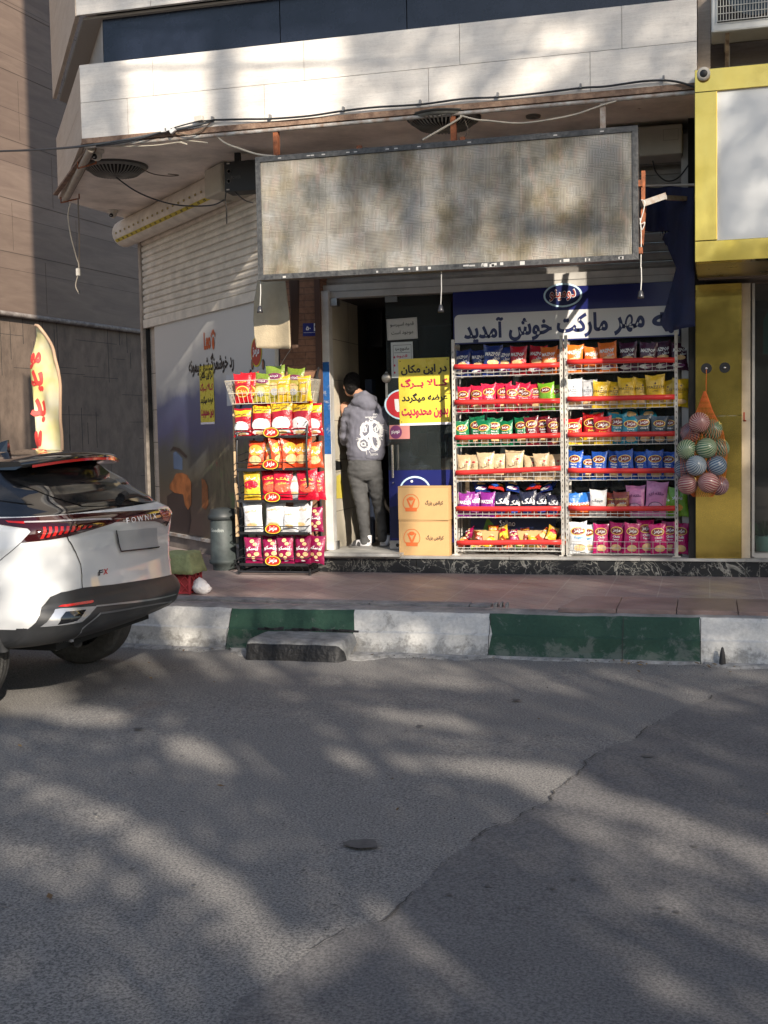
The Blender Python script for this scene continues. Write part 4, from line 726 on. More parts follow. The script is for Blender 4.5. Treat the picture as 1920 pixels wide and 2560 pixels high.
STY = {
 'navy': dict(c=(.012, .03, .17), deco=maz()), 'scarlet': dict(c=(.50, .01, .02), deco=maz()), 'orange': dict(c=(.75, .17, .02), deco=maz()), 'aubergine': dict(c=(.055, .006, .03), deco=maz(), w=.155),
 'rose': dict(c=(.62, .015, .06), deco=logo(.70, 1, 'Popcorn', 'Chips'), w=.135), 'lime': dict(c=(.18, .42, .02), deco=logo(.75, .9)), 'green': dict(c=(.004, .16, .06), deco=logo(.72, 1, 'Onion &', 'Parsley'), w=.14), 'maroon': dict(c=(.16, .005, .015), deco=logo(.74, 1, 'Potato', 'Chips'), w=.13),
 'kraft': dict(c=(.52, .38, .22), deco=[('txt', DBR, 'آلی', -.05, .55, .5, .2, 0), ('ell', foil('leaf red', (.4, .03, .02)), .15, .72, .1, .04)], w=.15), 'purple': dict(c=(.22, .015, .22), deco=[('txt', WH, 'MAZZEH', 0, .62, .72, .14, .03), ('ell', foil('violet swirl', (.2, .05, .15)), 0, .2, .3, .1)], h=.21, w=.14),
 'black': dict(c=(.012, .012, .03), deco=[('txt', WH, 'پفک', 0, .60, .75, .30, .06), ('ell', foil('blue spot', (.03, .12, .5)), -.1, .2, .25, .1), ('ell', foil('amber', (.8, .4, .05)), .2, .3, .2, .06)], h=.21, w=.155, bands=[(0, .24, ('scarlet foot', (.55, .03, .02)))]),
 'white': dict(c=(.66, .67, .68), deco=mazz(paint('steel ink', (.25, .27, .3))), w=.145), 'pearl': dict(c=(.70, .72, .74), deco=logo(.72, 1.05)+[('txt', paint('sky ink', (.1, .35, .6)), 'Yogurt', 0, .5, .5, .1, .03)], h=.26, w=.16), 'yellow': dict(c=(.72, .46, .02), deco=mazz(DBR), w=.15), 'crimson': dict(c=(.48, .008, .01), deco=logo(.70, 1.15, '', '')+[('txt', LYEL, 'Sour', 0, .45, .4, .08, .04)], w=.16, bands=[(0, .26, ('gold foot', (.75, .5, .03)))]),
 'teal': dict(c=(.02, .24, .34), deco=logo(.72, 1.1, 'Yogurt &', 'Shallot'), w=.15), 'slate': dict(c=(.05, .07, .09), deco=logo(.74, .9, 'Chips', '')), 'blue': dict(c=(.01, .08, .42), deco=logo(.72, 1, 'Salty', 'Chips'), w=.14), 'snap': dict(c=(.62, .14, .03), deco=[('txt', WH, 'SNAPS', 0, .52, .75, .12, .05)], bands=[(.55, 1.0, ('blue top', (.02, .15, .5)))], h=.21), 'milk': dict(c=(.7, .7, .68), deco=[('txt', paint('slate ink', (.12, .13, .16)), 'چیچک', 0, .6, .6, .15, .03), ('ell', foil('amber', (.8, .4, .05)), .1, .3, .25, .09)], h=.215), 'rust': dict(c=(.24, .035, .01), deco=[('txt', LYEL, 'Crunchy', 0, .72, .7, .1, .03), ('ell', CHIP, 0, .4, .33, .15), ('txt', WH, 'مزمز', .1, .55, .4, .1, .03)], h=.20, w=.14),
 'pink': dict(c=(.72, .26, .48), deco=[('txt', paint('plum ink', (.15, .03, .12)), 'حلقه ای', 0, .66, .66, .12, .02), ('ell', paint('mauve ring', (.12, .06, .1)), 0, .28, .33, .15), ('ell', foil('rose disc', (.8, .45, .6)), 0, .28, .29, .13, .0032)], h=.285, w=.185), 'apple': dict(c=(.20, .42, .03), deco=[('ell', foil('amber', (.8, .4, .05)), 0, .3, .25, .12), ('txt', WH, 'پفیلا', 0, .62, .5, .14, .03)], h=.25, w=.17), 'magenta': dict(c=(.50, .006, .13), deco=logo(.74, 1, 'Chilli', 'Pepper'), h=.265, w=.15),
 # stand
 'scarletbig': dict(c=(.52, .01, .015), deco=[('txt', LYEL, 'مزمز', 0, .72, .5, .07, .02), ('ell', LYEL, .0, .38, .36, .2), ('ell', foil('ember', (.55, .09, .01)), 0, .38, .31, .17, .0032), ('txt', LYEL, 'پفک', 0, .38, .4, .13, .04, .005)], h=.25, w=.17), 'olive': dict(c=(.42, .36, .05), deco=[('ell', foil('plum oval', (.22, .04, .1)), 0, .72, .38, .09), ('txt', WH, 'ذرت', 0, .72, .4, .08, .04, .005), ('ell', CHIP, -.05, .4, .3, .14), ('ell', foil('silver', (.5, .5, .5)), 0, .28, .2, .1, .003)], bands=[(.8, 1, ('leaf top', (.2, .28, .03)))], h=.27, w=.165), 'gold': dict(c=(.75, .48, .03), deco=[('txt', WH, 'مزمز', 0, .75, .5, .1, .04), ('ell', CHIP, 0, .4, .3, .15)], h=.25, w=.15),
 'bird': dict(c=(.38, .006, .015), deco=[('ell', WH, -.02, .33, .40, .21), ('ell', foil('maroon mouth', (.38, .006, .015)), -.02, .19, .42, .03, .0034), ('ell', WH, 0, .09, .38, .10, .0024), ('ell', CHIP, 0, .09, .24, .055, .0036), ('txt', DBR, 'اشی مشی', -.04, .80, .62, .13, .04, .0045)], bands=[(.70, .93, ('marigold', (.80, .50, .02)))], h=.29, w=.205, t=.08), 'coral': dict(c=(.62, .07, .02), deco=[('ell', foil('amber', (.8, .4, .05)), -.02, .66, .4, .2), ('txt', WH, 'چی توز', .02, .62, .72, .18, .05, .005), ('ell', CHIP, 0, .3, .34, .16)], h=.25, w=.165), 'amberred': dict(c=(.72, .42, .03), deco=[('ell', foil('ruby', (.5, .01, .03)), 0, .55, .4, .16), ('txt', WH, 'چی توز', 0, .78, .6, .13, .04, .005), ('ell', foil('lemon', (.8, .65, .05)), 0, .3, .33, .15)], h=.25, w=.17), 'cherry': dict(c=(.62, .006, .03), deco=[('txt', LYEL, 'پفک', 0, .68, .6, .12, .05, .005), ('ell', foil('coral disc', (.7, .12, .06)), 0, .42, .38, .17), ('txt', LYEL, 'نمکی', 0, .55, .4, .1, .04, .005)], h=.265, w=.185), 'snow': dict(c=(.72, .72, .72), deco=[('txt', CHIP, 'کرانچی', 0, .72, .6, .11, .04, .004), ('ell', CHIP, 0, .25, .26, .06), ('ell', paint('pale grey', (.6, .6, .6)), 0, .5, .3, .12)], h=.265, w=.19, t=.09), 'wine': dict(c=(.26, .006, .06), deco=[('ell', CHIP, -.02, .85, .13, .07), ('ell', CHIP, .14, .72, .12, .06), ('txt', WH, 'بیسکو', -.02, .56, .68, .17, .05, .005), ('ell', CHIP, -.22, .32, .12, .07), ('ell', CHIP, .2, .35, .15, .08), ('ell', CHIP, 0, .22, .11, .06), ('ell', WH, .05, .1, .12, .02)], h=.235, w=.155)}
DESC = {'navy': 'navy blue puff', 'scarlet': 'scarlet red puff', 'orange': 'orange puff', 'aubergine': 'dark purple puff', 'rose': 'rose red crisp', 'lime': 'lime green crisp', 'green': 'dark green crisp', 'maroon': 'maroon crisp', 'kraft': 'plain beige crisp', 'purple': 'purple snack', 'black': 'black snack', 'white': 'white crisp', 'pearl': 'white and blue crisp', 'yellow': 'yellow crisp', 'crimson': 'red and yellow crisp', 'teal': 'teal blue crisp', 'slate': 'dark grey crisp', 'blue': 'bright blue crisp', 'snap': 'blue and orange snack', 'milk': 'white snack', 'rust': 'brown snack', 'pink': 'tall pink snack', 'apple': 'apple green snack', 'magenta': 'magenta crisp', 'scarletbig': 'red and yellow puff', 'olive': 'olive gold popcorn', 'gold': 'shiny gold snack', 'bird': 'red and yellow puff', 'coral': 'orange red snack', 'amberred': 'gold and red snack', 'cherry': 'bright red puff', 'snow': 'white puff', 'wine': 'wine red biscuit'}
ORD = ['first', 'second', 'third', 'fourth', 'fifth', 'sixth', 'seventh', 'eighth', 'ninth', 'tenth', 'eleventh', 'twelfth', 'thirteenth', 'fourteenth', 'fifteenth', 'sixteenth', 'seventeenth', 'eighteenth']
def packet(style, loc, rz=0, tilt=0, roll=0, s=1.0, label='', group=None, flat=False):
    o = bpy.data.objects.new('snack_packet', packmesh(style, random.randint(0, 1))); COL.objects.link(o); o.location = loc; o.scale = (s, 1, s*random.uniform(.95, 1.05)); o.rotation_euler = (tilt, roll, rz); tag(o, label, 'snack packet', group); return o
# ======================= WIRE RACKS =======================
WIRE = mat('white wire', (.55, .54, .51), .4, var=.2, scale=20); POST = mat('white rack post', (.62, .61, .57), .45, var=.25, scale=10, col2=(.4, .36, .3)); BAND = mat('red plastic strip', (.62, .035, .03), .4, var=.12, scale=4)
RY = 11.03
def rack(x0, x1, label, rows, side):
    W = x1-x0; root = thing('wire_rack', (x0, RY, .46), label, 'rack', 'snack racks under the banner')
    for x in (x0, x1):
        m = MB().m(POST).bb(x-.014, x+.014, RY-.012, RY+.012, .463, 2.475).m(POST).bb(x-.012, x+.012, RY+.25, RY+.262, .463, 2.44).bb(x-.010, x+.010, RY+.012, RY+.25, 2.40, 2.42); m.bb(x-.035, x+.035, RY-.02, RY+.25, .461, .470)
        m.m(RD)
        for z in [.6+.05*k for k in range(36)]: m.bb(x-.003, x+.003, RY-.0128, RY-.0121, z, z+.018)
        m.build('post', root)
    for i, (zb, zs, has) in enumerate(rows):
        m = MB().m(WIRE); n = int(W/.062); zt_ = zs-.01 if has else zb+.115
        for k in range(n+1): x = x0+.02+(W-.04)*k/n; m.tube([(x, RY-.02, zt_), (x, RY-.02, zb), (x, RY+.24, zb)], .0022, 5, False)
        for z in (zb, (zb+zt_)/2, zt_): m.tube([(x0+.012, RY-.022, z), (x1-.012, RY-.022, z)], .0028, 5)
        for y in (.05, .12, .24): m.tube([(x0+.012, RY+y, zb), (x1-.012, RY+y, zb)], .0028, 5)
        for x in (x0+.014, x1-.014): m.bb(x-.002, x+.002, RY-.02, RY+.25, zb-.015, zb+.012)
        m.build('wire_shelf', root)
        if has:
            a, b = has; m = MB().m(BAND); N = 10; h2 = .0225; v1 = []; sag = random.uniform(-.006, .004)
            for k in range(N+1):
                t = k/N; z = a+(b-a)*t+sag*math.sin(math.pi*t)+.003*NZ.noise(V((t*6, i, side))); y = RY-.032-.004*math.sin(t*9+i); v1 += [(x0+.012+(W-.024)*t, y, z-h2), (x0+.012+(W-.024)*t, y, z+h2)]
            m.add(v1, [(2*k, 2*k+2, 2*k+3, 2*k+1) for k in range(N)], True); o = m.build('red_strip', root, fix=False); md = o.modifiers.new('s', 'SOLIDIFY'); md.thickness = .002; md.offset = 0
    return root
def zr(px, py): return P(px, py, RY-.02).z
rx = [P(1137, 1150, RY).x, P(1406, 1150, RY).x, P(1417, 1150, RY).x, P(1691, 1150, RY).x]
Lb = [(917, 912, 938), (1006, 1002, 1029), (1094, 1088, 1115), (1182, 1170, 1202), (1271, 1271, 1294), (1357, 1355, 1378)]
Rb = [(905, 900, 929), (998, 992, 1020), (1087, 1084, 1111), (1176, 1176, 1200), (1270, 1270, 1293), (None, None, 1386)]
Lr = [(zr(1270, c), zr(1270, (a+b)/2)-.01, (zr(1140, a), zr(1400, b))) for a, b, c in Lb]
Rr = [(zr(1550, c), zr(1550, 1300) if a is None else zr(1550, (a+b)/2)-.01, None if a is None else (zr(1410, a), zr(1690, b))) for a, b, c in Rb]
rack(rx[0], rx[1], 'left wire rack of crisp packets with red strips below the shop banner', Lr, 0)
rack(rx[2], rx[3], 'right wire rack of crisp packets with red strips beside the hanging balls', Rr, 1)
def lpx(c): return 1110+.2711*c
def rpx(c): return 1400+.2711*c
LROWS = [[('navy', 190), ('navy', 325), ('navy', 455, 1.15), ('navy', 560), ('scarlet', 690, 1.1), ('scarlet', 850, 1.1), ('orange', 985), ('orange', 1040, .9)],
 [('rose', 180), ('rose', 300), ('rose', 425), ('rose', 560, 1.1), ('rose', 625), ('rose', 712), ('rose', 755, .95), ('rose', 845, 1.05), ('lime', 955), ('lime', 1040)],
 [('green', 180), ('green', 308, 1.1), ('green', 380), ('green', 455), ('green', 578), ('green', 715), ('maroon', 825), ('maroon', 925, 1.05), ('maroon', 1025)],
 [('kraft', 180, .95), ('kraft', 252), ('kraft', 395, 1.05), ('kraft', 505), ('kraft', 642, 1.1), ('kraft', 785, .9), ('kraft', 910), ('kraft', 1035)],
 [('purple', 180), ('purple', 282), ('purple', 390, 1.05), ('purple', 450), ('black', 540), ('black', 658), ('black', 782), ('black', 905), ('black', 1015)], []]
RROWS = [[('orange', 130, 1.05), ('orange', 290), ('orange', 455, 1.15), ('aubergine', 635, 1.05), ('aubergine', 808), ('aubergine', 960, 1.05), ('aubergine', 1105)],
 [('white', 140, 1.05), ('white', 262), ('yellow', 375), ('yellow', 490), ('yellow', 618, 1.05), ('yellow', 755), ('yellow', 892, 1.15), ('yellow', 1010), ('yellow', 1105)],
 [('crimson', 128), ('crimson', 300, 1.15), ('crimson', 400), ('teal', 522, 1.1), ('teal', 640), ('slate', 782, 1.1), ('slate', 910), ('slate', 1015)],
 [('blue', 130, 1.05), ('blue', 258, .9), ('blue', 355), ('blue', 488), ('blue', 615, 1.05), ('blue', 755), ('blue', 880, 1.1), ('blue', 998)],
 [('snap', 112), ('snap', 222, 1.05), ('milk', 345, 1.05), ('rust', 480), ('rust', 570), ('pink', 688), ('pink', 872, 1.02), ('apple', 1008, .9), ('apple', 1095, 1.1)],
 [('pearl', 165, 1.05), ('pearl', 262, .9), ('magenta', 368, .9), ('magenta', 500), ('magenta', 645), ('magenta', 790), ('magenta', 912), ('magenta', 1015), ('magenta', 1105)]]
SHN = ['top shelf', 'second shelf', 'third shelf', 'fourth shelf', 'fifth shelf', 'bottom shelf']
for rows, ys, fpx, nm, lim in ((LROWS, Lr, lpx, 'left', (rx[0], rx[1])), (RROWS, Rr, rpx, 'right', (rx[2], rx[3]+.14))):
    for i, row in enumerate(rows):
        zb = ys[i][0]+.004
        for j, e in enumerate(row):
            st, cx = e[0], e[1]; s_ = (e[2] if len(e) > 2 else 1)*random.uniform(.99, 1.08); x = P(fpx(cx), 1150, RY+.05).x; x = max(lim[0]+.05, min(lim[1]-.06, x)); sp = STY[st].get('w', .15)
            dy = .045+(.035 if j % 2 else 0)+random.uniform(0, .012)
            packet(st, (x, RY+dy, zb), random.uniform(-.28, .28), -random.uniform(.0, .16), random.uniform(-.09, .09), s_, '%s packet, %s from left, %s of the %s wire rack' % (DESC[st], ORD[j], SHN[i], nm), 'packets on the %s of the %s wire rack' % (SHN[i], nm))
# loosely stacked packets lying behind the upright ones
for j, cx in enumerate((360, 480, 640, 820, 940)): packet('black' if j % 2 else 'navy', (P(lpx(cx), 1150, RY+.14).x, RY+.12, Lr[4][0]+.235+.02*(j % 2)), random.uniform(-.5, .5), R(-62), random.uniform(-.3, .3), .98, 'crumpled dark packet lying %s over the left rack fifth shelf' % ORD[j], 'packets lying on top of the fifth shelf row')
for j, cx in enumerate((330, 500, 650, 820)): packet('teal', (P(rpx(cx), 1150, RY+.14).x, RY+.13, Rr[2][0]+.235), random.uniform(-.5, .5), R(-60), random.uniform(-.25, .25), 1.05, 'teal packet lying %s over the right rack third shelf' % ORD[j], 'packets lying on top of the third shelf row')
random.seed(4)
small = ['coral', 'wine', 'lime', 'rust', 'gold', 'coral', 'rust', 'amberred']
for j in range(17):
    st = small[j % 8]; cx = 150+j*55; x = P(lpx(cx), 1150, RY+.05).x; packet(st, (x, RY+.04+.05*(j % 3), Lr[5][0]+.03+(.07 if j % 2 else 0)), random.uniform(-.5, .5), random.uniform(-1.0, -.5), random.uniform(-1.0, 1.0), .62, 'small %s packet, %s from left, heaped at the left rack bottom' % (DESC[st], ORD[j]), 'small packets heaped on the bottom shelf')
def openbox(m, c, d, t=.004): x, y, z = c; w_, dd, h_ = d; m.bb(x-w_/2, x+w_/2, y-dd/2, y-dd/2+t, z, z+h_).bb(x-w_/2, x+w_/2, y+dd/2-t, y+dd/2, z, z+h_).bb(x-w_/2, x-w_/2+t, y-dd/2+t, y+dd/2-t, z, z+h_).bb(x+w_/2-t, x+w_/2, y-dd/2+t, y+dd/2-t, z, z+h_).bb(x-w_/2+t, x+w_/2-t, y-dd/2+t, y+dd/2-t, z, z+t); return m
CARD = mat('cardboard', (.56, .35, .15), .75, var=.08, scale=3, bump=.05)
x = P(lpx(600), 1345, RY+.18).x; o = openbox(MB().m(CARD), (x, RY+.19, Lr[5][0]+.02), (.72, .10, .155)).build('cardboard_tray', org=V((x, RY+.19, Lr[5][0]))); tag(o, 'open cardboard tray behind small packets on the bottom of the left rack', 'tray')
m = MB().m(paint('dark navy film', (.012, .02, .06), .3)); xa, xb = P(lpx(250), 1320, 11.29).x, P(lpx(1030), 1320, 11.29).x; m.bb(xa, xb, 11.285, 11.29, .62, .93).m(paint('leaf print', (.1, .25, .03))).poly(plane_y(11.285, .002), [(xa+.1, .63), (xa+.3, .63), (xa+.16, .80)]).m(WH).text('Salino', plane_y(11.285, .003), P(lpx(585), 1310, 11.285).x, P(lpx(585), 1308, 11.285).z, .15, .055, .0); tag(m.build('window_poster', org=V((xa, 11.28, .62))), 'dark blue poster low in the window behind the left wire rack', 'poster')
# ======================= HELPERS FOR SHEETS THAT FOLLOW A SURFACE =======================
def clip_cell(poly, x0, x1, y0, y1):
    def cut(ps, ax, val, keep_gt):
        out = []
        for i in range(len(ps)):
            a, b = ps[i], ps[(i+1) % len(ps)]; ia = (a[ax] >= val) == keep_gt or a[ax] == val; ib = (b[ax] >= val) == keep_gt or b[ax] == val
            if ia: out.append(a)
            if ia != ib: t = (val-a[ax])/(b[ax]-a[ax]); out.append((a[0]+(b[0]-a[0])*t, a[1]+(b[1]-a[1])*t))
        return out
    for ax, val, gt in ((0, x0, True), (0, x1, False), (1, y0, True), (1, y1, False)):
        poly = cut(poly, ax, val, gt)
        if len(poly) < 3: return []
    return poly
def clipgrid(m, poly, cx, cy, fn, sm=True):
    x0, x1 = min(p[0] for p in poly), max(p[0] for p in poly); y0, y1 = min(p[1] for p in poly), max(p[1] for p in poly)
    i0, i1 = math.floor(x0/cx), math.ceil(x1/cx); j0, j1 = math.floor(y0/cy), math.ceil(y1/cy)
    for i in range(i0, i1):
        for j in range(j0, j1):
            q = clip_cell(poly, i*cx, (i+1)*cx, j*cy, (j+1)*cy)
            if len(q) >= 3:
                ar = sum(q[k][0]*q[(k+1) % len(q)][1]-q[(k+1) % len(q)][0]*q[k][1] for k in range(len(q)))
                if abs(ar) > 1e-9: m.add([fn(*p) for p in q], [tuple(range(len(q)))], sm)
    return m
def weld(o, d=.0004):
    b = bmesh.new(); b.from_mesh(o.data); bmesh.ops.remove_doubles(b, verts=b.verts, dist=d); bmesh.ops.recalc_face_normals(b, faces=b.faces); b.to_mesh(o.data); b.free(); return o
def solid(o, t, off=-1): md = o.modifiers.new('thickness', 'SOLIDIFY'); md.thickness = t; md.offset = off; return o
# ======================= SNACK STAND =======================
BLKM = mat('black stand metal', (.02, .02, .022), .4, var=.3, scale=20); CRW = mat('cream basket wire', (.62, .57, .46), .4)
S5 = lambda cx, cy, Y: P(540+.2711*cx, 860+.2711*cy, Y)
SYF, SYB = 10.62, 11.06; sx0, sx1 = S5(200, 1500, SYF).x, S5(840, 1500, SYF).x
st = thing('snack_stand', ((sx0+sx1)/2, 10.84, .30), 'tall black metal snack stand with oval badges at the brick pillar', 'display stand')
m = MB().m(BLKM); ztop = S5(950, 300, SYB).z
for x in (sx0+.01, sx1-.01): m.tube([(x, SYB, .31), (x, SYB, ztop)], .010, 8)
m.tube([(sx0, SYB, ztop-.03), (sx1, SYB, ztop-.03)], .006, 6); m.build('back_post', st)
m = MB().m(BLKM)
for x in (sx0, sx1):
    m.tube(curve_pts([(x, SYB, 2.26), (x, 10.92, 2.08), (x, 10.74, 1.85), (x, 10.64, 1.5), (x, 10.66, 1.15), (x, 10.76, .8), (x, 10.95, .5), (x, SYB, .38)], 6), .011, 8)
m.build('side_tube', st)
m = MB().m(BLKM)
for y in (SYF, SYB): m.tube([(sx0-.01, y, .33), (sx1+.01, y, .33)], .011, 8)
for x in (sx0-.01, sx1+.01): m.tube([(x, SYF, .33), (x, SYB, .33)], .011, 8).tube([(x, SYF+.01, .30), (x, SYF+.01, .36)], .012, 8)
m.tube([(sx0-.01, SYF, .36), (sx0-.10, SYF+.12, .42), (sx0-.02, SYF+.2, .46)], .008, 6); m.build('base_frame', st)
shz = [S5(500, c, SYF).z for c in (855, 1155, 1450, 1745, 2035)]
for z in shz:
    m = MB().m(BLKM).bb(sx0+.005, sx1-.005, SYF, SYF+.012, z-.012, z+.012).bb(sx0+.005, sx1-.005, SYF+.012, 10.98, z-.004, z+.004).tube([(sx0, SYF-.004, z+.065), (sx1, SYF-.004, z+.065)], .005, 6)
    for x in (sx0+.002, sx1-.002): m.tube([(x, SYF, z+.065), (x, 10.99, z+.10)], .005, 6).tube([(x, SYF, z), (x, SYB, z+.01)], .006, 6).tube([(x, SYF, z+.13), (x, 10.99, z+.17)], .004, 6)
    m.build('stand_shelf', st)
for cx, cy in ((505, 815), (500, 1110), (517, 1412), (523, 1705), (523, 2000)):
    q = S5(cx, cy, SYF-.02); f = lambda o_: (lambda x, z: V((x, SYF-.016-o_, z))); tri = lambda s_: [(q.x+.079*s_*math.cos(R(a))*(1-.10*math.sin(R(a))), q.z+.046*s_*math.sin(R(a))*(1+.10*abs(math.cos(R(a))))) for a in range(0, 360, 12)]
    m = MB().m(BK).prism(tri(1.06), f(0), V((0, .006, 0))).m(YEL).poly(f(.001), tri(.97)).m(paint('badge red', (.42, .03, .02), .3)).poly(f(.002), tri(.86)).m(WH).text('مزمز', f(.0035), q.x, q.z, .082, .048, .06, skew=.15); m.build('oval_badge', st)
bk = MB().m(CRW); zb, zt2 = S5(500, 545, SYF).z, S5(500, 330, SYF).z
def bring(z, e): return [V((sx0-.04-e, SYF+.02-e, z)), V((sx1+.0+e, SYF+.02-e, z)), V((sx1+e, SYB-.08, z)), V((sx0-.04-e, SYB-.08, z))]
for z, e in ((zb, 0), (zb+.10, .02), (zt2, .045)):
    r_ = bring(z, e); [bk.tube([r_[i], r_[(i+1) % 4]], .0032, 5) for i in range(4)]
r0, r1 = bring(zb, 0), bring(zt2, .045)
for i in range(4):
    n = 17 if i % 2 == 0 else 12; hh = .55 if i == 0 else 1.0
    for k in range(n+1): t = k/n; a, b = r0[i].lerp(r0[(i+1) % 4], t), r1[i].lerp(r1[(i+1) % 4], t); bk.tube([a, a.lerp(b, hh)], .0022, 5, False)
for k in range(1, 9): a, b = r0[0].lerp(r0[1], k/9), r0[3].lerp(r0[2], k/9); bk.tube([a, b], .0022, 5, False)
bk.build('wire_basket', st)
random.seed(9)
SR = [('top basket', zb+.006, [('scarletbig', 295, 1.0), ('scarletbig', 340, 1.0), ('olive', 450, .95), ('olive', 575, 1.1), ('gold', 660, .9), ('olive', 740, 1.0), ('gold', 860, .8)]),
 ('first shelf', shz[0], [('bird', 275, .85), ('bird', 435, 1.0), ('bird', 640, 1.0), ('bird', 800, 1.0), ('bird', 905, .9)]), ('second shelf', shz[1], [('coral', 385, 1.0), ('coral', 545, 1.05), ('coral', 615, 1.0), ('coral', 665, 1.0), ('coral', 710, 1.0), ('coral', 810, 1.0), ('coral', 915, .9)]),
 ('third shelf', shz[2], [('amberred', 350, 1.0), ('cherry', 520, 1.0), ('cherry', 625, 1.0), ('snow', 740, .85), ('cherry', 865, 1.0), ('cherry', 920, .9)]), ('fourth shelf', shz[3], [('snow', 355, 1.0), ('snow', 540, 1.05), ('snow', 690, .8), ('snow', 785, 1.0), ('wine', 905, .9)]), ('fifth shelf', shz[4], [('wine', 350, 1.0), ('wine', 500, 1.0), ('wine', 645, 1.0), ('wine', 790, 1.0), ('wine', 900, .95)])]
for nm, z, row in SR:
    for j, (s_, cx, sc_) in enumerate(row):
        x = S5(cx, 1300, SYF+.1).x; T_ = STY[s_].get('t', .06); thin = s_ == 'coral' and 600 < cx < 720
        dy = .055+(.07 if cx > 880 else .03*(j % 2)); packet(s_, (x, SYF+dy, z+.006), (R(50) if thin else random.uniform(-.15, .15)), -random.uniform(.02, .14), random.uniform(-.08, .08), sc_*1.10, '%s packet, %s from left %s of the snack stand' % (DESC[s_], ORD[j], 'in the '+nm if 'basket' in nm else 'on '+nm), 'packets %s of the snack stand' % nm)
# ======================= CARTONS =======================
def carton(name, px0, py0, px1, py1, Y, d, rz, label, z0):
    a, b = P(px0, py1, Y), P(px1, py0, Y); w_, h_ = b.x-a.x, b.z-z0; m = MB().m(CARD); m.bb(-w_/2, w_/2, 0, d, 0, h_); f = lambda x, z: V((x, -.002, z))
    m.m(mat('cut edge', (.26, .15, .07), .8)).bb(-w_/2+.003, w_/2-.003, -.0012, 0, h_-.012, h_-.009).m(mat('orange print', (.62, .13, .03), .6)); cx, cz = -w_*.24, h_*.52
    for k in range(24):
        t0, t1 = R(k*15), R(k*15+15); hr = lambda t, r_: (cx+r_*math.cos(t)*(1-.1*math.sin(t)), cz+r_*math.sin(t)*(.95+.1*abs(math.cos(t)))); m.poly(f, [hr(t0, .082), hr(t1, .082), hr(t1, .076), hr(t0, .076)])
    m.ell(f, cx, cz+.035, .030, .018, 14).poly(f, [(cx-.045, cz+.03), (cx-.035, cz+.04), (cx, cz-.03), (cx+.035, cz+.04), (cx+.045, cz+.03), (cx+.01, cz-.055), (cx-.01, cz-.055)]).poly(lambda x, z: V((x, -.003, z)), [(cx-.06, cz-.05), (cx+.06, cz-.05), (cx+.055, cz-.085), (cx-.055, cz-.085)])
    m.m(paint('carton ink', (.10, .06, .04))).text('کرانچی بزرگ', f, w_*.22, h_*.5, w_*.36, .055, .05)
    o = m.build(name, bev=.003); o.location = ((a.x+b.x)/2, Y, z0); o.rotation_euler.z = rz; return tag(o, label, 'carton', 'cartons by the shop door')
zc1 = P(1060, 1390, 10.985).z; zc1 = .4605; zc = P(1060, 1300, 10.985).z
carton('carton', 998, 1301, 1122, 1390, 10.985, .13, R(-2), 'lower brown carton on the sill beside the left wire rack', zc1)
carton('carton', 995, 1215, 1121, 1299, 10.98, .14, R(-4), 'upper brown carton stacked on the other one by the glass door', zc+.001)
# ======================= BALL NET =======================
BALLC = {'pink': ((.40, .08, .10), (.62, .42, .36)), 'green': ((.09, .24, .12), (.50, .55, .36)), 'mauve': ((.22, .05, .12), (.50, .36, .34)), 'sky': ((.16, .24, .34), (.55, .60, .60)), 'blue': ((.07, .14, .26), (.38, .45, .50)), 'deep green': ((.05, .16, .09), (.38, .46, .30))}
def ball(col, cx, cy, Y, rr, label):
    c = P(1640+.3617*cx, 660+.3617*cy, Y); m = MB(); a, b = BALLC[col]; ma, mb = paint('ball '+col, tuple(q*.62 for q in a), .25), paint('ball stripe '+col, tuple(q*.72 for q in b), .25); n, k_ = 44, 20
    for i in range(k_):
        t0, t1 = math.pi*i/k_, math.pi*(i+1)/k_
        for k in range(n):
            m.m(ma if (k % 2) else mb); p0, p1 = 2*math.pi*k/n, 2*math.pi*(k+1)/n; tw = .5
            q = lambda t, p: V((rr*math.sin(t)*math.cos(p+tw*math.cos(t)), rr*math.sin(t)*math.sin(p+tw*math.cos(t)), rr*math.cos(t)))
            m.add([q(t0, p0), q(t1, p0), q(t1, p1), q(t0, p1)], [(0, 1, 2, 3)], True)
    o = m.build('striped_ball', fix=False); weld(o, 1e-5); o.location = c; o.rotation_euler = (random.uniform(.6, 2.2), random.uniform(-.8, .8), random.uniform(0, 3)); return tag(o, label, 'ball', 'striped balls in the orange net')
BS = [('pink', 300, 1095, 10.62, 'pink striped ball, topmost in the hanging net'), ('deep green', 388, 1145, 10.74, 'dark green striped ball right of the topmost pink one'), ('mauve', 240, 1165, 10.76, 'purple pink striped ball behind the topmost one on the left'), ('green', 212, 1282, 10.66, 'pale green striped ball at the left edge of the net'), ('green', 350, 1272, 10.62, 'pale green striped ball in the middle of the net'), ('deep green', 436, 1276, 10.78, 'dark green striped ball at the right edge of the net'),
      ('sky', 278, 1393, 10.60, 'white and light blue striped ball in the front of the net'), ('blue', 418, 1393, 10.66, 'blue striped ball on the right above the pink ones'), ('blue', 195, 1412, 10.80, 'dim blue striped ball behind, at the left edge of the net'), ('pink', 220, 1523, 10.66, 'pink striped ball at lower left of the net'), ('pink', 362, 1512, 10.60, 'large pink striped ball lowest in the middle of the net'), ('mauve', 432, 1530, 10.76, 'mauve striped ball at lower right of the net')]
for i, b in enumerate(BS): ball(b[0], b[1], b[2], b[3], .088, b[4])
top = P(1766, 925, 10.90); NETM = mat('orange net', (.80, .18, .03), .6)
cx0 = P(1640+.3617*322, 1100, 10.72); zN = [P(1760, 660+.3617*c, 10.72).z for c in (880, 1020, 1150, 1290, 1420, 1530, 1610)]
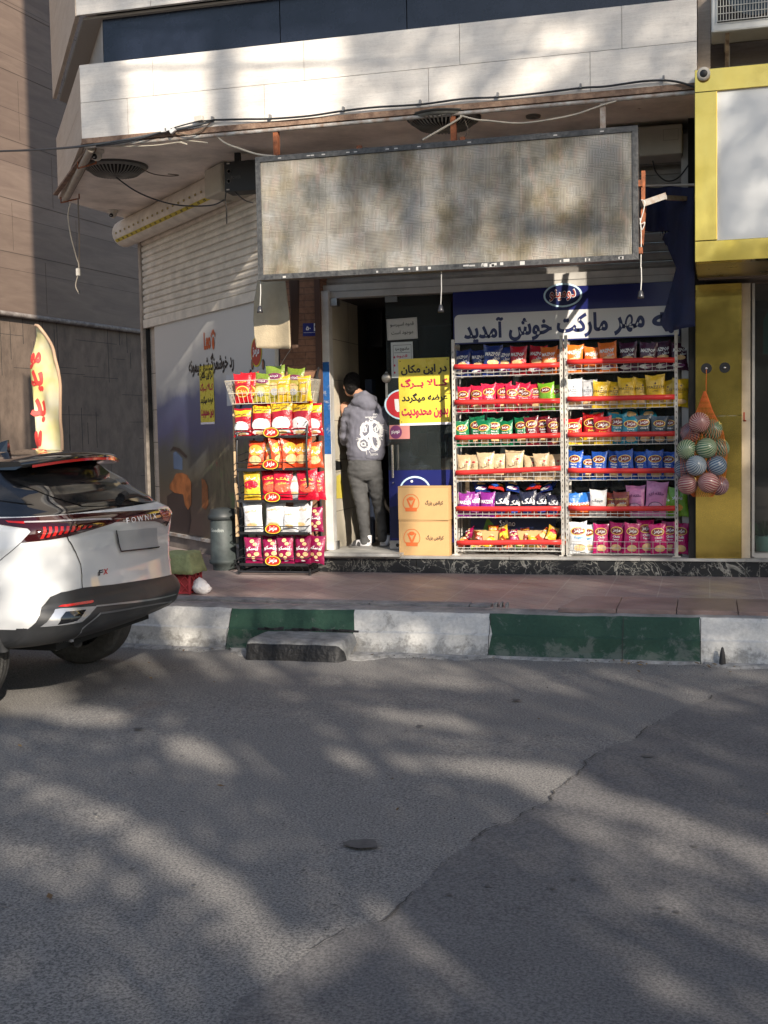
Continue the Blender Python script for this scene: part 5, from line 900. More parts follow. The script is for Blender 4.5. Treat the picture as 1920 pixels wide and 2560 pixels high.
prof = [(.01, zN[0]), (.07, zN[1]), (.155, zN[2]), (.195, zN[3]), (.195, zN[4]), (.175, zN[5]), (.08, zN[6])]
def npt(t, a):
    u = t*(len(prof)-1); i = min(int(u), len(prof)-2); f = u-i; r_ = prof[i][0]*(1-f)+prof[i+1][0]*f; z = prof[i][1]*(1-f)+prof[i+1][1]*f; yy_ = 10.74+.75*r_*math.sin(a); return V((cx0.x+r_*math.cos(a)*1.0+(.02*(1-t)), min(yy_, 10.93), z))
m = MB().m(NETM)
for k in range(34):
    for s_ in (-1, 1): m.tube([npt(j/26, 2*math.pi*k/34+s_*j*.075) for j in range(27)], .0011, 3, False)
m.tube([top, npt(0, 0)], .003, 5); tag(m.build('ball_net', org=V((cx0.x, 10.74, zN[6]))), 'orange net bag of striped balls hanging on the brass pillar', 'net bag')
# ======================= STREET THINGS =======================
# litter bin
q = P(560, 1426, 11.0); bq = atz(560, 1424, .3); BX, BY = bq.x, bq.y; BG = mat('scuffed grey green plastic', (.052, .064, .062), .6, var=.35, scale=9, bump=.1); BD = mat('dark grey plastic', (.03, .035, .036), .5)
bn = thing('litter_bin', (BX, BY, .3), 'round grey green litter bin with dark lid beside the snack stand', 'litter bin'); c = V((BX, BY, .3))
m = MB().m(BG).lathe([(.105, .0), (.108, .05), (.140, .07), (.142, .10), (.128, .105), (.122, .5), (.118, .52)], c, n=28); m.build('bin_body', bn)
m = MB().m(BD).lathe([(.135, .50), (.145, .51), (.145, .545), (.13, .56), (.12, .60), (.06, .615), (.001, .617)], c, n=28); m.build('lid', bn)
m = MB().m(paint('pale bin print', (.35, .38, .36))); cyl = lambda x, z: V((BX+.124*math.sin(x/.124-.15), BY-.124*math.cos(x/.124-.15), .3+z)); m.text('Goodbin', cyl, .0, .40, .15, .035, .02).text('Ж', cyl, .01, .29, .04, .055, .03); m.build('bin_print', bn)
m = MB().m(BD).bb(BX+.10, BX+.20, BY+.02, BY+.14, .62, .90).tube([(BX+.02, BY+.1, .33), (BX+.19, BY+.02, .36), (BX+.24, BY-.05, .31)], .012).bb(BX+.14, BX+.18, BY+.06, BY+.1, .3, .65); m.build('bin_bracket', bn)
# crate, cloth, bag
a = atz(438, 1487, .3); cr0 = MB().m(mat('red crate plastic', (.42, .05, .06), .5)); cx, cy = atz(474, 1487, .3).x-.13, a.y+.14
def lattice(m, x0, x1, y, z0, z1, n=3, ax='x'):
    f = (lambda u, z: V((u, y, z))) if ax == 'x' else (lambda u, z: V((y, u, z)))
    for k in range(n+1):
        u = x0+(x1-x0)*k/n
        for dn in (-1, 1):
            e = u+dn*(x1-x0)/n
            if x0-1e-6 <= e <= x1+1e-6: m.bar(f(u, z0), f(e, (z0+z1)/2), .008, .006); m.bar(f(e, (z0+z1)/2), f(u, z1), .008, .006)
    m.bar(f(x0, z0), f(x1, z0), .014, .012); m.bar(f(x0, z1), f(x1, z1), .014, .012)
for s_ in (-1, 1):
    lattice(cr0, cx-.13, cx+.13, cy+s_*.12, .315, .50); lattice(cr0, cy-.12, cy+.12, cx+s_*.13, .315, .50, ax='y')
    for t in (-1, 1): cr0.bb(cx+s_*.13-.008, cx+s_*.13+.008, cy+t*.12-.008, cy+t*.12+.008, .303, .51)
cr0.m(mat('crate inner', (.28, .035, .04), .6)).bb(cx-.12, cx+.12, cy-.11, cy+.11, .306, .47); tag(cr0.build('plastic_crate', org=V((cx, cy, .3))), 'red lattice plastic crate on the kerb behind the white car', 'crate')
m = MB().m(mat('olive green cloth', (.27, .30, .14), .9, var=.3, scale=9, bump=.4)); N = 18; vs = []
for j in range(N+1):
    for i in range(N+1):
        u, v = (i/N*2-1), (j/N*2-1); e = max(abs(u), abs(v)); x, y = cx+u*.165, cy+v*.155; 
        if e < .55: x, y = cx+u*.21, cy+v*.2; z = .665-.02*(e/.55)**2
        else: t = (e-.55)/.45; z = .645-.17*t; k = (.55+.18*t)/e; x, y = cx+u*.21*k*1.12, cy+v*.2*k*1.12
        vs.append((x, y, z+.012*NZ.noise(V((u*3, v*3, 1)))))
m.add(vs, [(j*(N+1)+i, j*(N+1)+i+1, (j+1)*(N+1)+i+1, (j+1)*(N+1)+i) for j in range(N) for i in range(N)], True); o = m.build('green_cloth', org=V((cx, cy, .48)), fix=False); solid(o, .004); tag(o, 'olive green cloth draped over the red crate', 'cloth')
a = atz(487, 1489, .3); m = MB().m(mat('thin white plastic', (.60, .58, .58), .3, bump=.9, bscale=28)); rg = []
for i in range(11):
    t = i/10; rr = .075*math.sin(math.pi*min(1, t*.9+.12))**.7+.004; rg.append([V((a.x+rr*math.cos(k*.4488)*(1+.3*NZ.noise(V((k, t*4, 1))))+.03*(1-t), a.y+.1+rr*math.sin(k*.4488), .302+.14*t**1.2+.012*NZ.noise(V((k*2.1, t*5, 3))))) for k in range(14)])
m.loft(rg, True, True); tag(m.build('plastic_bag', org=V((a.x, a.y+.1, .3))), 'crumpled white plastic bag beside the red crate', 'bag')
# concrete step block at the kerb
a, b = atz(655, 1650, 0), atz(868, 1650, 0); m = MB(); yf = a.y; BKP = mat('black paint on block', (.012, .012, .013), .6, var=.3, scale=14, bump=.7, bscale=30); GP = mat('grey worn paint', (.24, .24, .235), .85, var=.45, scale=11, bump=.5)
xa, xb = P(633, 1600, 8.3).x, P(876, 1600, 8.3).x; n = 30; pf = [(yf-.01, -.01), (yf+.0, .05), (yf+.012, .118), (yf+.03, .132), (yf+.12, .140), (8.49, .145)]; rg = []
for i in range(n+1):
    t = i/n; x = xa+(xb-xa)*t; ed = min(1, min(t, 1-t)*22)**.5; rg.append([V((x+(.02*NZ.noise(V((y*9, z*9, i*.2)))), y+(1-ed)*.10*(1-k/5)+.012*NZ.noise(V((x*6, z*14, 2))), (z*(.55+.45*ed) if z > 0 else z)+.006*NZ.noise(V((x*8, y*8, 5))))) for k, (y, z) in enumerate(pf)])
for j in range(len(pf)-1):
    m.m(BKP if j < 2 else GP)
    for i in range(n): m.add([rg[i][j], rg[i+1][j], rg[i+1][j+1], rg[i][j+1]], [(0, 1, 2, 3)], True)
m.m(GP); m.add(rg[0], [tuple(range(len(pf)))]); m.add(rg[-1], [tuple(range(len(pf)))])
m.m(BKP)
for k in range(14):
    if k in (3, 9): continue
    x = P(660+k*17, 1572, 8.5).x; pts = [(x-.05, .150), (x+.05, .148), (x+.052, .166+.03*NZ.noise(V((k*1.7, 0, 0)))), (x-.05, .166+.03*NZ.noise(V((k*2.3, 1, 0))))]; m.poly(lambda x_, z: V((x_, 8.450+(z-.0)*.30-.004, z)), pts)
tag(weld(m.build('step_block', org=V(((xa+xb)/2, yf, 0)), fix=False), .0003), 'low concrete step block with black painted front at the green kerb', 'step')
# whitish cement and paint spill along the kerb foot
m = MB().m(mat('dusty paint spill', (.40, .39, .37), .9, var=.6, scale=16, bump=.5, col2=(.17, .165, .155)))
def spill(x0, x1, wd, seed):
    n = int((x1-x0)/.03); vs = []
    for i in range(n+1):
        x = x0+(x1-x0)*i/n; e = min(1, min(i, n-i)/5); w_ = (wd*(.55+.6*NZ.noise(V((x*3.1, seed, 0)))+.4*NZ.noise(V((x*13, seed, 4)))))*e+.004; w_ *= 2.0; vs += [(x, ky(x)+.02, .012), (x, ky(x)-w_*.55, rz(x, ky(x)-w_*.55)+.017), (x, ky(x)-w_, rz(x, ky(x)-w_)-.004)]
    m.add(vs, [(3*i+k, 3*i+3+k, 3*i+4+k, 3*i+1+k) for i in range(n) for k in (0, 1)], True)
spill(-5.6, kx(528), .10, 1); spill(xa-.25, xb+.35, .22, 2); spill(kx(905), kx(1240), .10, 3); spill(kx(1240), kx(1752), .05, 4); spill(kx(1760), 2, .09, 5)
struct(m.build('kerb_spill', fix=False))
x = P(1806, 1660, 8.42).x; m = MB().m(paint('burnt stub', (.02, .018, .018), .7)).lathe([(.024, 0), (.022, .04), (.016, .09), (.008, .125), (.001, .13)], (x, 8.40, .0), V((0, .12, 1)), 12); tag(m.build('dark_stub', org=V((x, 8.4, 0))), 'small dark pointed stub leaning on the white kerb at far right', 'stub')
# feather flag
FLY = 11.6; fq = lambda cx, cy: (lambda p: (p.x, p.z))(P(.3526*cx, 380+.3526*cy, FLY))
out = [fq(*c) for c in ((245, 1228), (275, 1235), (305, 1258), (340, 1315), (375, 1385), (395, 1470), (410, 1550), (420, 1650), (427, 1750), (432, 1900), (435, 2060), (437, 2400), (300, 2400), (288, 2180), (265, 2050), (250, 1900), (232, 1750), (222, 1640), (221, 1550), (228, 1430), (240, 1330))]
def fmap(x, z, o_=0): return V((x, FLY-o_+.030*math.sin(z*9+x*14)+.018*math.sin(x*26-z*6), z))
FM = NT('flag cloth'); FM.set('Base Color', FM.ramp(FM.noise(FM.map((1, 1, 1), loc=(2, 0, 0)), 2.2, 3), (.4, (.62, .54, .20)), (.62, (.62, .58, .42)))); FM.set('Roughness', .7)
fl = thing('feather_flag', (out[10][0], FLY, .3), 'yellow and cream feather flag with red lettering in the alley', 'flag')
o = weld(clipgrid(MB().m(FM.m), out, .03, .05, fmap).build('flag_cloth', fl)); solid(o, .002)
m = MB().m(paint('flag red', (.62, .05, .04), .6))
for s_, cx, cy, w_, h_ in (('مو', 258, 1480, 66, 120), ('ید', 268, 1620, 84, 150), ('بد', 272, 1830, 86, 170), ('مو', 282, 2060, 60, 170)):
    (xa_, za_), (xb_, zb_) = fq(cx-w_/2, cy+h_/2), fq(cx+w_/2, cy-h_/2); m.text(s_, lambda x, z: fmap(x, z, .006), (xa_+xb_)/2, (za_+zb_)/2, xb_-xa_, zb_-za_, .09)
m.build('lettering', fl)
m = MB().m(paint('flag hem', (.60, .40, .26), .7)); rp = [fmap(*p, .004) for p in out[:12]]; m.tube(curve_pts(rp, 4), .018, 6); m.build('pole_sleeve', fl)
p = out[11]; m = MB().m(mat('grey base', (.2, .2, .2), .6)).tube([(p[0], FLY, .3), (p[0], FLY, p[1]+.1)], .012).lathe([(.22, 0), (.22, .03), (.03, .06), (.03, .10)], (p[0], FLY, .301)); m.build('base', fl)
# ======================= HANGING THINGS UNDER THE CANOPY =======================
GRL = mat('dusty grey grille', (.20, .195, .175), .5, .2, var=.3, scale=8)
def ceiling_fan(px, py, label, rad=.30):
    c = atz(px, py, SZ-.06); r_ = thing('ceiling_vent', (c.x, c.y, SZ), label, 'vent', 'round vents under the canopy'); cc = V((c.x, c.y, SZ))
    m = MB().m(paint('dark vent rim', (.04, .038, .035), .5)).lathe([(rad*1.06, 0), (rad*1.06, -.012), (rad*.97, -.02)], cc, n=36, caps=False); m.build('rim', r_)
    m = MB().m(GRL).lathe([(rad, -.012), (rad*.98, -.035), (rad*.93, -.04)], cc, n=36, caps=False)
    for k in range(44):
        a = 2*math.pi*k/44; d = V((math.cos(a), math.sin(a), 0)); m.bar(cc+d*rad*.96+up*-.03, cc+d*rad*.72+up*-.085, .012, .006); m.bar(cc+d*rad*.72+up*-.085, cc+d*rad*.25+up*-.105, .010, .005)
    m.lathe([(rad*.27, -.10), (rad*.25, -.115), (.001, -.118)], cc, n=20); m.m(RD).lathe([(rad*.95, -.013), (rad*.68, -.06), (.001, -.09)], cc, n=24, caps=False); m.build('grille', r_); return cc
v1 = ceiling_fan(289, 430, 'round grey ceiling vent at the left corner of the canopy'); v2 = ceiling_fan(1110, 312, 'round grey ceiling vent above the hanging LED display')
q = atz(1333, 289, SZ); tag(MB().m(paint('lamp ring', (.12, .11, .09), .4)).lathe([(.065, 0), (.06, -.018), (.035, -.02), (.001, -.008)], q, n=20).build('downlight', org=q), 'small recessed downlight in the canopy above the display', 'downlight')
IV = mat('ivory plastic', (.52, .48, .42), .4)
def dome(px, py, label, s_=1):
    q = atz(px, py, SZ-.03); c = V((q.x, q.y, SZ)); r_ = thing('security_camera', c, label, 'camera', 'dome cameras under the canopy'); m = MB().m(IV).lathe([(.055*s_, 0), (.055*s_, -.02), (.045*s_, -.035)], c, n=20).ball(c+V((0, -.01, -.045))*s_, .042*s_, 16, 10); m.build('housing', r_); m = MB().m(BK).lathe([(.022*s_, 0), (.02*s_, .012), (.001, .014)], c+V((0, -.045, -.06))*s_, V((.2, -1, -.5)), 14).m(CHR).ball(c+V((.002, -.056, -.066))*s_, .007, 8, 6); m.build('lens', r_)
dome(243, 383, 'white dome camera on the canopy near the round vent', 1.2); dome(283, 532, 'white dome camera at the back edge of the canopy', 1.1)
a, b = atz(228, 372, SZ-.05), atz(163, 500, SZ-.05); m = MB().m(mat('dusty tube', (.36, .31, .25), .5, var=.3, scale=6)).tube([a, b], .035, 12).m(RU).bar(a+V((-.06, .1, .045)), b+V((-.06, -.1, .045)), .05, .02); tag(m.build('tube_lamp', org=a), 'dusty unlit tube lamp along the slanted left edge of the canopy', 'lamp')
for i, (px, py, l_) in enumerate(((222, 405, 'rusty hook bracket near the front end of the tube lamp'), (180, 493, 'rusty hook bracket at the rear end of the tube lamp'))):
    a = atz(px-28, py, SZ-.03); b = atz(px+18, py+3, SZ-.08); m = MB().m(RUST).tube([a, a+V((0, 0, -.06)), b], .008, 6).tube([b, b+V((0, 0, .05))], .008, 6); tag(m.build('hook_bracket', org=a), l_, 'bracket')
# black control box
a, b = P(562, 480, 10.75), P(628, 405, 10.75); m = MB().m(mat('black box paint', (.014, .013, .013), .55)).bb(a.x, b.x+.1, 10.75, 10.95, a.z, b.z+.02); m.m(paint('pale sticker', (.55, .5, .45)))
for px, py in ((570, 409), (570, 474)): q = P(px, py, 10.748); m.bb(q.x-.015, q.x+.015, 10.747, 10.75, q.z-.006, q.z+.006)
m.m(paint('dim mark', (.09, .085, .08)))
for py in (428, 453): q = P(572, py, 10.748); m.lathe([(.022, 0), (.022, .002), (.015, .002), (.015, 0)], q, V((0, -1, 0)), 16)
q = P(590, 443, 10.748); m.text('POWER', lambda x, z: V((x, 10.7475, z)), q.x, q.z, .10, .03, .0); m.m(BK).bar((a.x+.1, 10.85, b.z), (a.x+.1, 10.85, SZ), .05, .05); tag(m.build('control_box', org=V((a.x, 10.75, a.z)), bev=.004), 'black metal box mounted under the canopy left of the LED display', 'box')
# indoor unit high on the facade
a, b = P(1590, 392, 10.95), P(1706, 308, 10.95); m = MB().m(mat('old white casing', (.44, .42, .37), .45, var=.15, scale=4)).bb(a.x-.35, b.x, 10.95, 11.30, a.z, b.z); m.m(paint('seam', (.25, .24, .21))); f = plane_y(10.95, .002); q0, q1 = P(1658, 352, 10.95), P(1695, 322, 10.95)
for x0_, x1_, z0_, z1_ in ((q0.x, q1.x, q0.z, q0.z+.004), (q0.x, q1.x, q1.z, q1.z+.004), (q0.x, q0.x+.004, q0.z, q1.z), (q1.x, q1.x+.004, q0.z, q1.z+.004)): m.poly(f, [(x0_, z0_), (x1_, z0_), (x1_, z1_), (x0_, z1_)])
tag(m.build('air_curtain_unit', org=V((a.x, 11, a.z)), bev=.015), 'old white casing on the wall between LED display and brass sign', 'air unit')
# outdoor unit at the top right corner
a, b = P(1778, 82, 10.0), P(1990, -70, 10.0); ac = thing('outdoor_air_conditioner', (a.x, 10.0, a.z), 'white outdoor air conditioner unit above the brass framed sign', 'air conditioner'); ACW = mat('white casing paint', (.50, .51, .50), .4, var=.12)
m = MB().m(ACW).bb(a.x, b.x+.3, 10.0, 10.32, a.z, b.z).build('casing', ac, bev=.015)
g0, g1 = P(1793, 56, 9.99), P(1990, -60, 9.99); m = MB().m(RD).bb(g0.x, g1.x, 9.995, 9.999, g0.z, g1.z); m.m(mat('fan blue grey', (.05, .08, .11), .5)).lathe([(.24, 0), (.235, .003), (.001, .004)], ((g0.x+g1.x)/2, 9.995, g1.z-.02), V((0, -1, 0)), 30); m.m(mat('grille wire', (.42, .42, .39), .5)); x = g0.x
while x < g1.x: m.bb(x, x+.005, 9.975, 9.98, g0.z, g1.z); x += .022
z = g0.z
while z < g1.z: m.bb(g0.x, g1.x, 9.970, 9.974, z, z+.005); z += .055
m.build('grille', ac)
q0 = P(1818, 78, 10.1); m = MB().m(IV).bb(q0.x-.02, q0.x+.02, 10.02, 10.55, q0.z-.03, q0.z).m(mat('rusty ivory', (.34, .27, .19), .7, var=.6, scale=15, col2=(.10, .06, .04))).bar((q0.x, 10.05, q0.z-.02), (q0.x, 10.50, q0.z-.38), .03, .03).m(IV).bar((q0.x+.01, 10.5, q0.z-.0), (q0.x+.01, 10.5, q0.z-.42), .035, .02, up=V((0, 1, 0))); m.build('wall_bracket', ac)
# bulbs / lamp holders on short wires
for i, (px, y0_, y1_, l_) in enumerate(((650, 718, 783, 'empty lamp holder hanging on a wire below the left end of the LED display'), (1102, 694, 781, 'empty lamp holder hanging on a wire in front of the glass door'), (1602, 668, 746, 'empty lamp holder hanging on a wire at the right end of the LED display'))):
    Yl = LY+.05; a = P(px+1, y0_-(22 if i < 2 else 0), Yl); b = P(px, y1_-18, Yl); c = P(px, y1_, Yl); r_ = thing('lamp_holder', c, l_, 'lamp holder', 'lamp holders hanging below the display'); a.z = LZ0 if i < 2 else a.z
    MB().m(paint('white wire', (.62, .6, .55))).tube([a, a.lerp(b, .5)+V((.004, 0, 0)), b], .0045, 6).build('wire', r_); MB().m(mat('lamp socket', (.05, .05, .055), .25, .3)).lathe([(.008, .065), (.018, .055), (.022, .03), (.026, .02), (.026, 0), (.02, .0)], c, n=14).build('socket', r_)
# cloths
def cloth(name, pts, Y, mt, amp, fq_, label, cat, org):
    pl = [(lambda p: (p.x, p.z))(P(a, b, Y)) for a, b in pts]; fn = lambda x, z: V((x, Y+amp*math.sin(x*fq_+z*2.2)+amp*.5*math.sin(x*fq_*2.3-z*3), z)); o = weld(clipgrid(MB().m(mt), pl, .025, .05, fn).build(name, org=org)); solid(o, .004); return tag(o, label, cat)
cloth('beige_cloth', [(640, 700), (715, 700), (720, 740), (727, 790), (730, 866), (728, 873), (640, 870), (635, 845), (630, 800), (631, 750)], 10.45, mat('beige tarpaulin', (.40, .33, .22), .7, var=.2, scale=4, bump=.2), .03, 9, 'beige cloth hanging below the left end of the LED display', 'cloth', V((-4, 10.45, 2.4)))
cloth('blue_curtain', [(1600, 466), (1735, 470), (1737, 600), (1737, 816), (1700, 822), (1664, 828), (1650, 806), (1660, 780), (1673, 734), (1684, 690), (1690, 668), (1678, 640), (1668, 615), (1656, 598), (1660, 585), (1673, 578), (1600, 576)], 10.55, mat('navy cloth', (.010, .016, .060), .75, var=.35, scale=5, bump=.2), .045, 13, 'dark navy curtain bunched at the right end of the shop front', 'curtain', V((-.4, 10.55, 2.4)))
m = MB().m(IV).tube([P(1603, 465, 10.58), P(1736, 462, 10.58)], .012); tag(m.build('curtain_rail', org=P(1603, 465, 10.58)), 'thin rail carrying the dark navy curtain', 'rail')
m = MB().m(mat('shaded brown', (.075, .04, .025), .8)); pl = [(lambda p: (p.x, p.z))(P(a, b, 10.75)) for a, b in ((722, 700), (748, 700), (746, 870), (731, 873))]; o = weld(clipgrid(m, pl, .03, .05, lambda x, z: V((x, 10.75+.01*math.sin(z*5), z))).build('shaded_strip', org=V((-3.9, 10.75, 2.4)))); solid(o, .006); tag(o, 'dark brown shaded strip beside the beige cloth under the display', 'cloth')  # shaded part beside the cloth, its shade put into the dark brown
# cables
def cable(name, pts, r_, mt, label, Y=FY-.035, cat='cable', extra=None):
    q = [p if isinstance(p, V) else P(p[0], p[1], p[2] if len(p) > 2 else Y) for p in pts]; m = MB().m(mt).tube(curve_pts(q, 8), r_, 6)
    if extra: extra(m)
    return tag(m.build(name, org=q[0]), label, cat)
BLC = paint('black cable', (.018, .018, .02), .5); WHC = paint('dirty white cable', (.42, .38, .31), .5); BRC = paint('brown cable', (.12, .09, .065), .6)
def clips(m):
    m.m(paint('clip grey', (.2, .2, .2)))
    for px, py in ((1659, 200), (1452, 220), (1245, 242), (1051, 260), (859, 277), (676, 296), (532, 301)): q = P(px, py, FY-.02); m.bb(q.x-.008, q.x+.008, FY-.045, FY-.001, q.z-.004, q.z+.03)
cable('black_cable', [(1737, 218), (1700, 206), (1659, 201), (1600, 204), (1515, 216), (1452, 220), (1347, 233), (1245, 243), (1160, 247), (1051, 261), (940, 268), (859, 277), (770, 290), (676, 297), (612, 298), (532, 300)], .009, BLC, 'black cable clipped along the lower stone band of the canopy', extra=clips)
cable('black_cable', [(534, 302), (470, 318), (422, 327), (350, 343), (295, 353), (211, 365), (148, 371, 10.3), (60, 376, 10.9), (0, 378, 11.4), (-150, 384, 12.6), (-420, 392, 14)], .011, paint('grey black cable', (.06, .065, .07), .5), 'thick grey cable running off the canopy corner to the left')
cable('looped_cable', [(532, 300), (505, 325), (475, 337), (445, 333), (425, 325), (395, 333), (330, 345), (250, 360)], .006, BRC, 'thin brown cable sagging in a loop below the clipped black one')
cable('looped_cable', [(533, 300), (490, 305), (440, 318), (405, 330), (330, 352), (240, 366)], .006, BLC, 'thin black cable twisted beside the brown loop at the canopy edge', Y=FY-.05)
def tie(m):
    m.m(paint('pale tie', (.55, .55, .55)))
    for px, py in ((410, 326), (420, 323), (432, 327)): q = P(px, py, FY-.06); m.box(q, (.05, .03, .03), M.Rotation(random.uniform(-.8, .8), 3, 'Y'))
cable('cable_knot', [(400, 333), (415, 322), (430, 330), (440, 320)], .008, WHC, 'bundle of pale cable ties knotted round the cables on the stone band', extra=tie)
q = P(498, 297, FY-.04); tag(MB().m(IV).box(q, (.075, .05, .045), M.Rotation(-.1, 3, 'Y')).build('junction_box', org=q, bev=.004), 'small white junction box above the cable knot on the stone band', 'box')
cable('white_cable', [(228, 363), (300, 366), (380, 364), (430, 358), (447, 356), (468, 361), (447, 350), (520, 357)], .006, WHC, 'thin dirty white cable along the foot of the canopy, left half', Y=FY+.02)
cable('white_cable', [(536, 305), (540, 335), (562, 357), (600, 372), (645, 386), (690, 391, LY+.05)], .010, WHC, 'dirty white cable dropping from the canopy to the left end of the display', Y=FY+.02)
cable('white_cable', [(1056, 350, LY+.05), (1100, 325), (1146, 298), (1153, 288)], .010, WHC, 'dirty white cable climbing steeply from the middle of the display', Y=FY+.0)
cable('white_cable', [(1155, 290), (1190, 299), (1224, 302), (1290, 308), (1350, 303), (1431, 288), (1480, 272), (1515, 260), (1541, 253)], .008, WHC, 'long dirty white cable sagging above the right half of the display', Y=FY+.0)
cable('white_cable', [(1550, 253, 10.3), (1575, 258, 10.4), (1600, 272, 10.5)], .007, WHC, 'short loose white cable end below the canopy at right')
cable('brown_wire', [(1157, 288), (1165, 310), (1170, 325), (1162, 345)], .004, BRC, 'thin brown wire looping down above the display', Y=FY+.02)
cable('black_cable', [V((v1.x, v1.y, SZ-.11)), (330, 472, 10.8), (370, 492, 10.9), (420, 508, 10.9), (470, 515, 10.85), (530, 513, 10.7), (560, 500, 10.6)], .007, BLC, 'black cable sagging from the left round vent to the black box')
cable('black_cable', [(588, 480, 10.8), (600, 492, 10.6), (615, 502, 10.4), (632, 507, LY+.1)], .006, BLC, 'short black cable from the black box to the LED display')
cable('brown_wire', [V((v1.x+.25, v1.y, SZ-.03)), (380, 434, 11), (420, 440, 11), (447, 438, 11), (420, 435, 11)], .005, BRC, 'stiff brown wire ending in a loop right of the round vent')
cable('black_cable', [(1632, 402, 11.1), (1640, 430, 11.1), (1665, 452, 11.1), (1695, 445, 11.1), (1722, 412, 11.1)], .007, BLC, 'black cable hanging in a deep loop below the white wall unit')
cable('white_cable', [(1603, 500, 9.95), (1612, 505, 9.94), (1608, 530, 9.94), (1600, 560, 9.94), (1612, 556, 9.94), (1604, 575, 9.94), (1600, 545, 9.94), (1603, 590, 9.94), (1602, 670, 9.95)], .0045, paint('white wire', (.62, .6, .55)), 'white cord looped at the right edge of the LED display')
def plug(m): q = P(195, 680, 10.9); m.m(IV).box(q, (.03, .03, .07)); q = P(198, 730, 10.9); m.m(BK).box(q, (.012, .012, .03))
cable('hanging_lead', [(176, 508, 10.9), (170, 540, 10.9), (177, 590, 10.9), (190, 640, 10.9), (197, 665, 10.9), (194, 690, 10.9), (189, 715, 10.9), (198, 735, 10.9)], .006, mat('dusty lead', (.28, .24, .19), .6), 'dusty lead with small white connector hanging from the canopy corner', extra=plug)
cable('hanging_lead', [(195, 495, 10.92), (197, 560, 10.92), (198, 620, 10.92), (197, 668, 10.92)], .007, BRC, 'straight brown lead hanging beside the dusty one at the canopy corner')
cable('chain', [(565, 480, 10.7), (563, 500, 10.7), (566, 520, 10.7), (567, 560, 10.7)], .006, mat('dark chain', (.05, .045, .04), .5, .5), 'short dark chain hanging from the shutter motor cover')
cable('white_wire', [(690, 935, 10.95), (712, 895, 11.05), (728, 872, 11.1)], .003, WHC, 'thin white wire tying the snack stand to the brick pillar')
# small ledge of shadowed litter on the marble: a dark rubber mat corner on the sill
# ======================= INSIDE THE SHOP =======================
a, b = P(885, 870, 12.6), P(955, 758, 12.6); tag(MB().m(mat('black screen casing', (.006, .006, .007), .35)).bb(a.x, b.x, 12.6, 12.72, a.z, b.z).bb(a.x+.1, a.x+.16, 12.72, 13, b.z-.3, b.z-.2).build('hanging_screen', org=V((a.x, 12.6, a.z)), bev=.01), 'black box like screen hung inside above the doorway', 'screen')
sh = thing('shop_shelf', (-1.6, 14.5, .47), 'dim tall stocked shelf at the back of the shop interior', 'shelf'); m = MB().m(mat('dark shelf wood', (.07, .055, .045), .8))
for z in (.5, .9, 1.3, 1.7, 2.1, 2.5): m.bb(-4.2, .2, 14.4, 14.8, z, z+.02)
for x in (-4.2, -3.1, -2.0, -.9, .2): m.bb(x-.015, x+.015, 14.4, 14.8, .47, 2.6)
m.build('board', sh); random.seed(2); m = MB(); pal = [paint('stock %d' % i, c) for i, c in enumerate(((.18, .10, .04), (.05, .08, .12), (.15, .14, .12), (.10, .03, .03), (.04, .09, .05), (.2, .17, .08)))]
for z in (.52, .92, 1.32, 1.72, 2.12):
    x = -4.15
    while x < .1:
        w_ = random.uniform(.06, .14); h_ = random.uniform(.14, .33); m.m(random.choice(pal)).bb(x, x+w_*.93, 14.42, 14.6, z+.001, z+h_); x += w_
o = m.build('stock', sh); o['kind'] = 'stuff'
ct = MB().m(mat('tan counter', (.28, .2, .12), .7)).bb(-2.65, -2.35, 12.0, 12.9, .463, 1.35); tag(ct.build('counter_end', org=V((-2.5, 12, .46)), bev=.01), 'tan counter end seen through the lower door glass', 'counter')
PR = [('hanging_paper', 828, 756, 858, 838, 11.9, 'curled grey paper hanging inside beside the dark screen'), ('inner_poster', 828, 862, 852, 905, 11.7, 'pale poster with red round print inside the entrance')]
for nm, x0_, y0_, x1_, y1_, Y_, l_ in PR:
    a, b = P(x0_, y1_, Y_), P(x1_, y0_, Y_); m = MB().m(mat('dull paper', (.30, .29, .26), .8)).bb(a.x, b.x, Y_, Y_+.004, a.z, b.z)
    if 'poster' in nm: m.m(REDP).ell(plane_y(Y_, .002), (a.x+b.x)/2, (a.z+b.z)/2, .035, .05, 16).m(WH).ell(plane_y(Y_, .003), (a.x+b.x)/2, (a.z+b.z)/2, .02, .03, 16)
    tag(m.build(nm, org=V((a.x, Y_, a.z))), l_, 'poster' if 'poster' in nm else 'paper')
m = MB().m(mat('yellow pouch', (.55, .42, .05), .5)); a, b = P(828, 960, 11.6), P(850, 915, 11.6); m.hexa([(a.x, 11.6, a.z+.02), (b.x, 11.6, a.z), (b.x, 11.63, a.z), (a.x, 11.63, a.z), (a.x, 11.6, b.z), (b.x-.02, 11.6, b.z-.01), (b.x-.02, 11.63, b.z-.01), (a.x, 11.63, b.z)]); tag(m.build('yellow_flyer', org=V((a.x, 11.6, a.z))), 'yellow flyer pinned just inside the entrance above the person', 'flyer')
m = MB().m(mat('denim blue', (.035, .05, .09), .8)); a, b = P(912, 985, 12.1), P(930, 948, 12.1); m.hexa([(a.x, 12.1, a.z), (b.x, 12.1, a.z), (b.x, 12.25, a.z), (a.x, 12.25, a.z), (a.x, 12.1, b.z), (b.x, 12.1, b.z), (b.x, 12.25, b.z), (a.x, 12.25, b.z)]).bb(a.x+.02, b.x-.02, 12.12, 12.2, .463, a.z); tag(m.build('blue_bundle', org=V((a.x, 12.1, .463)), bev=.01), 'dark blue bundle on a post behind the person inside', 'bundle')
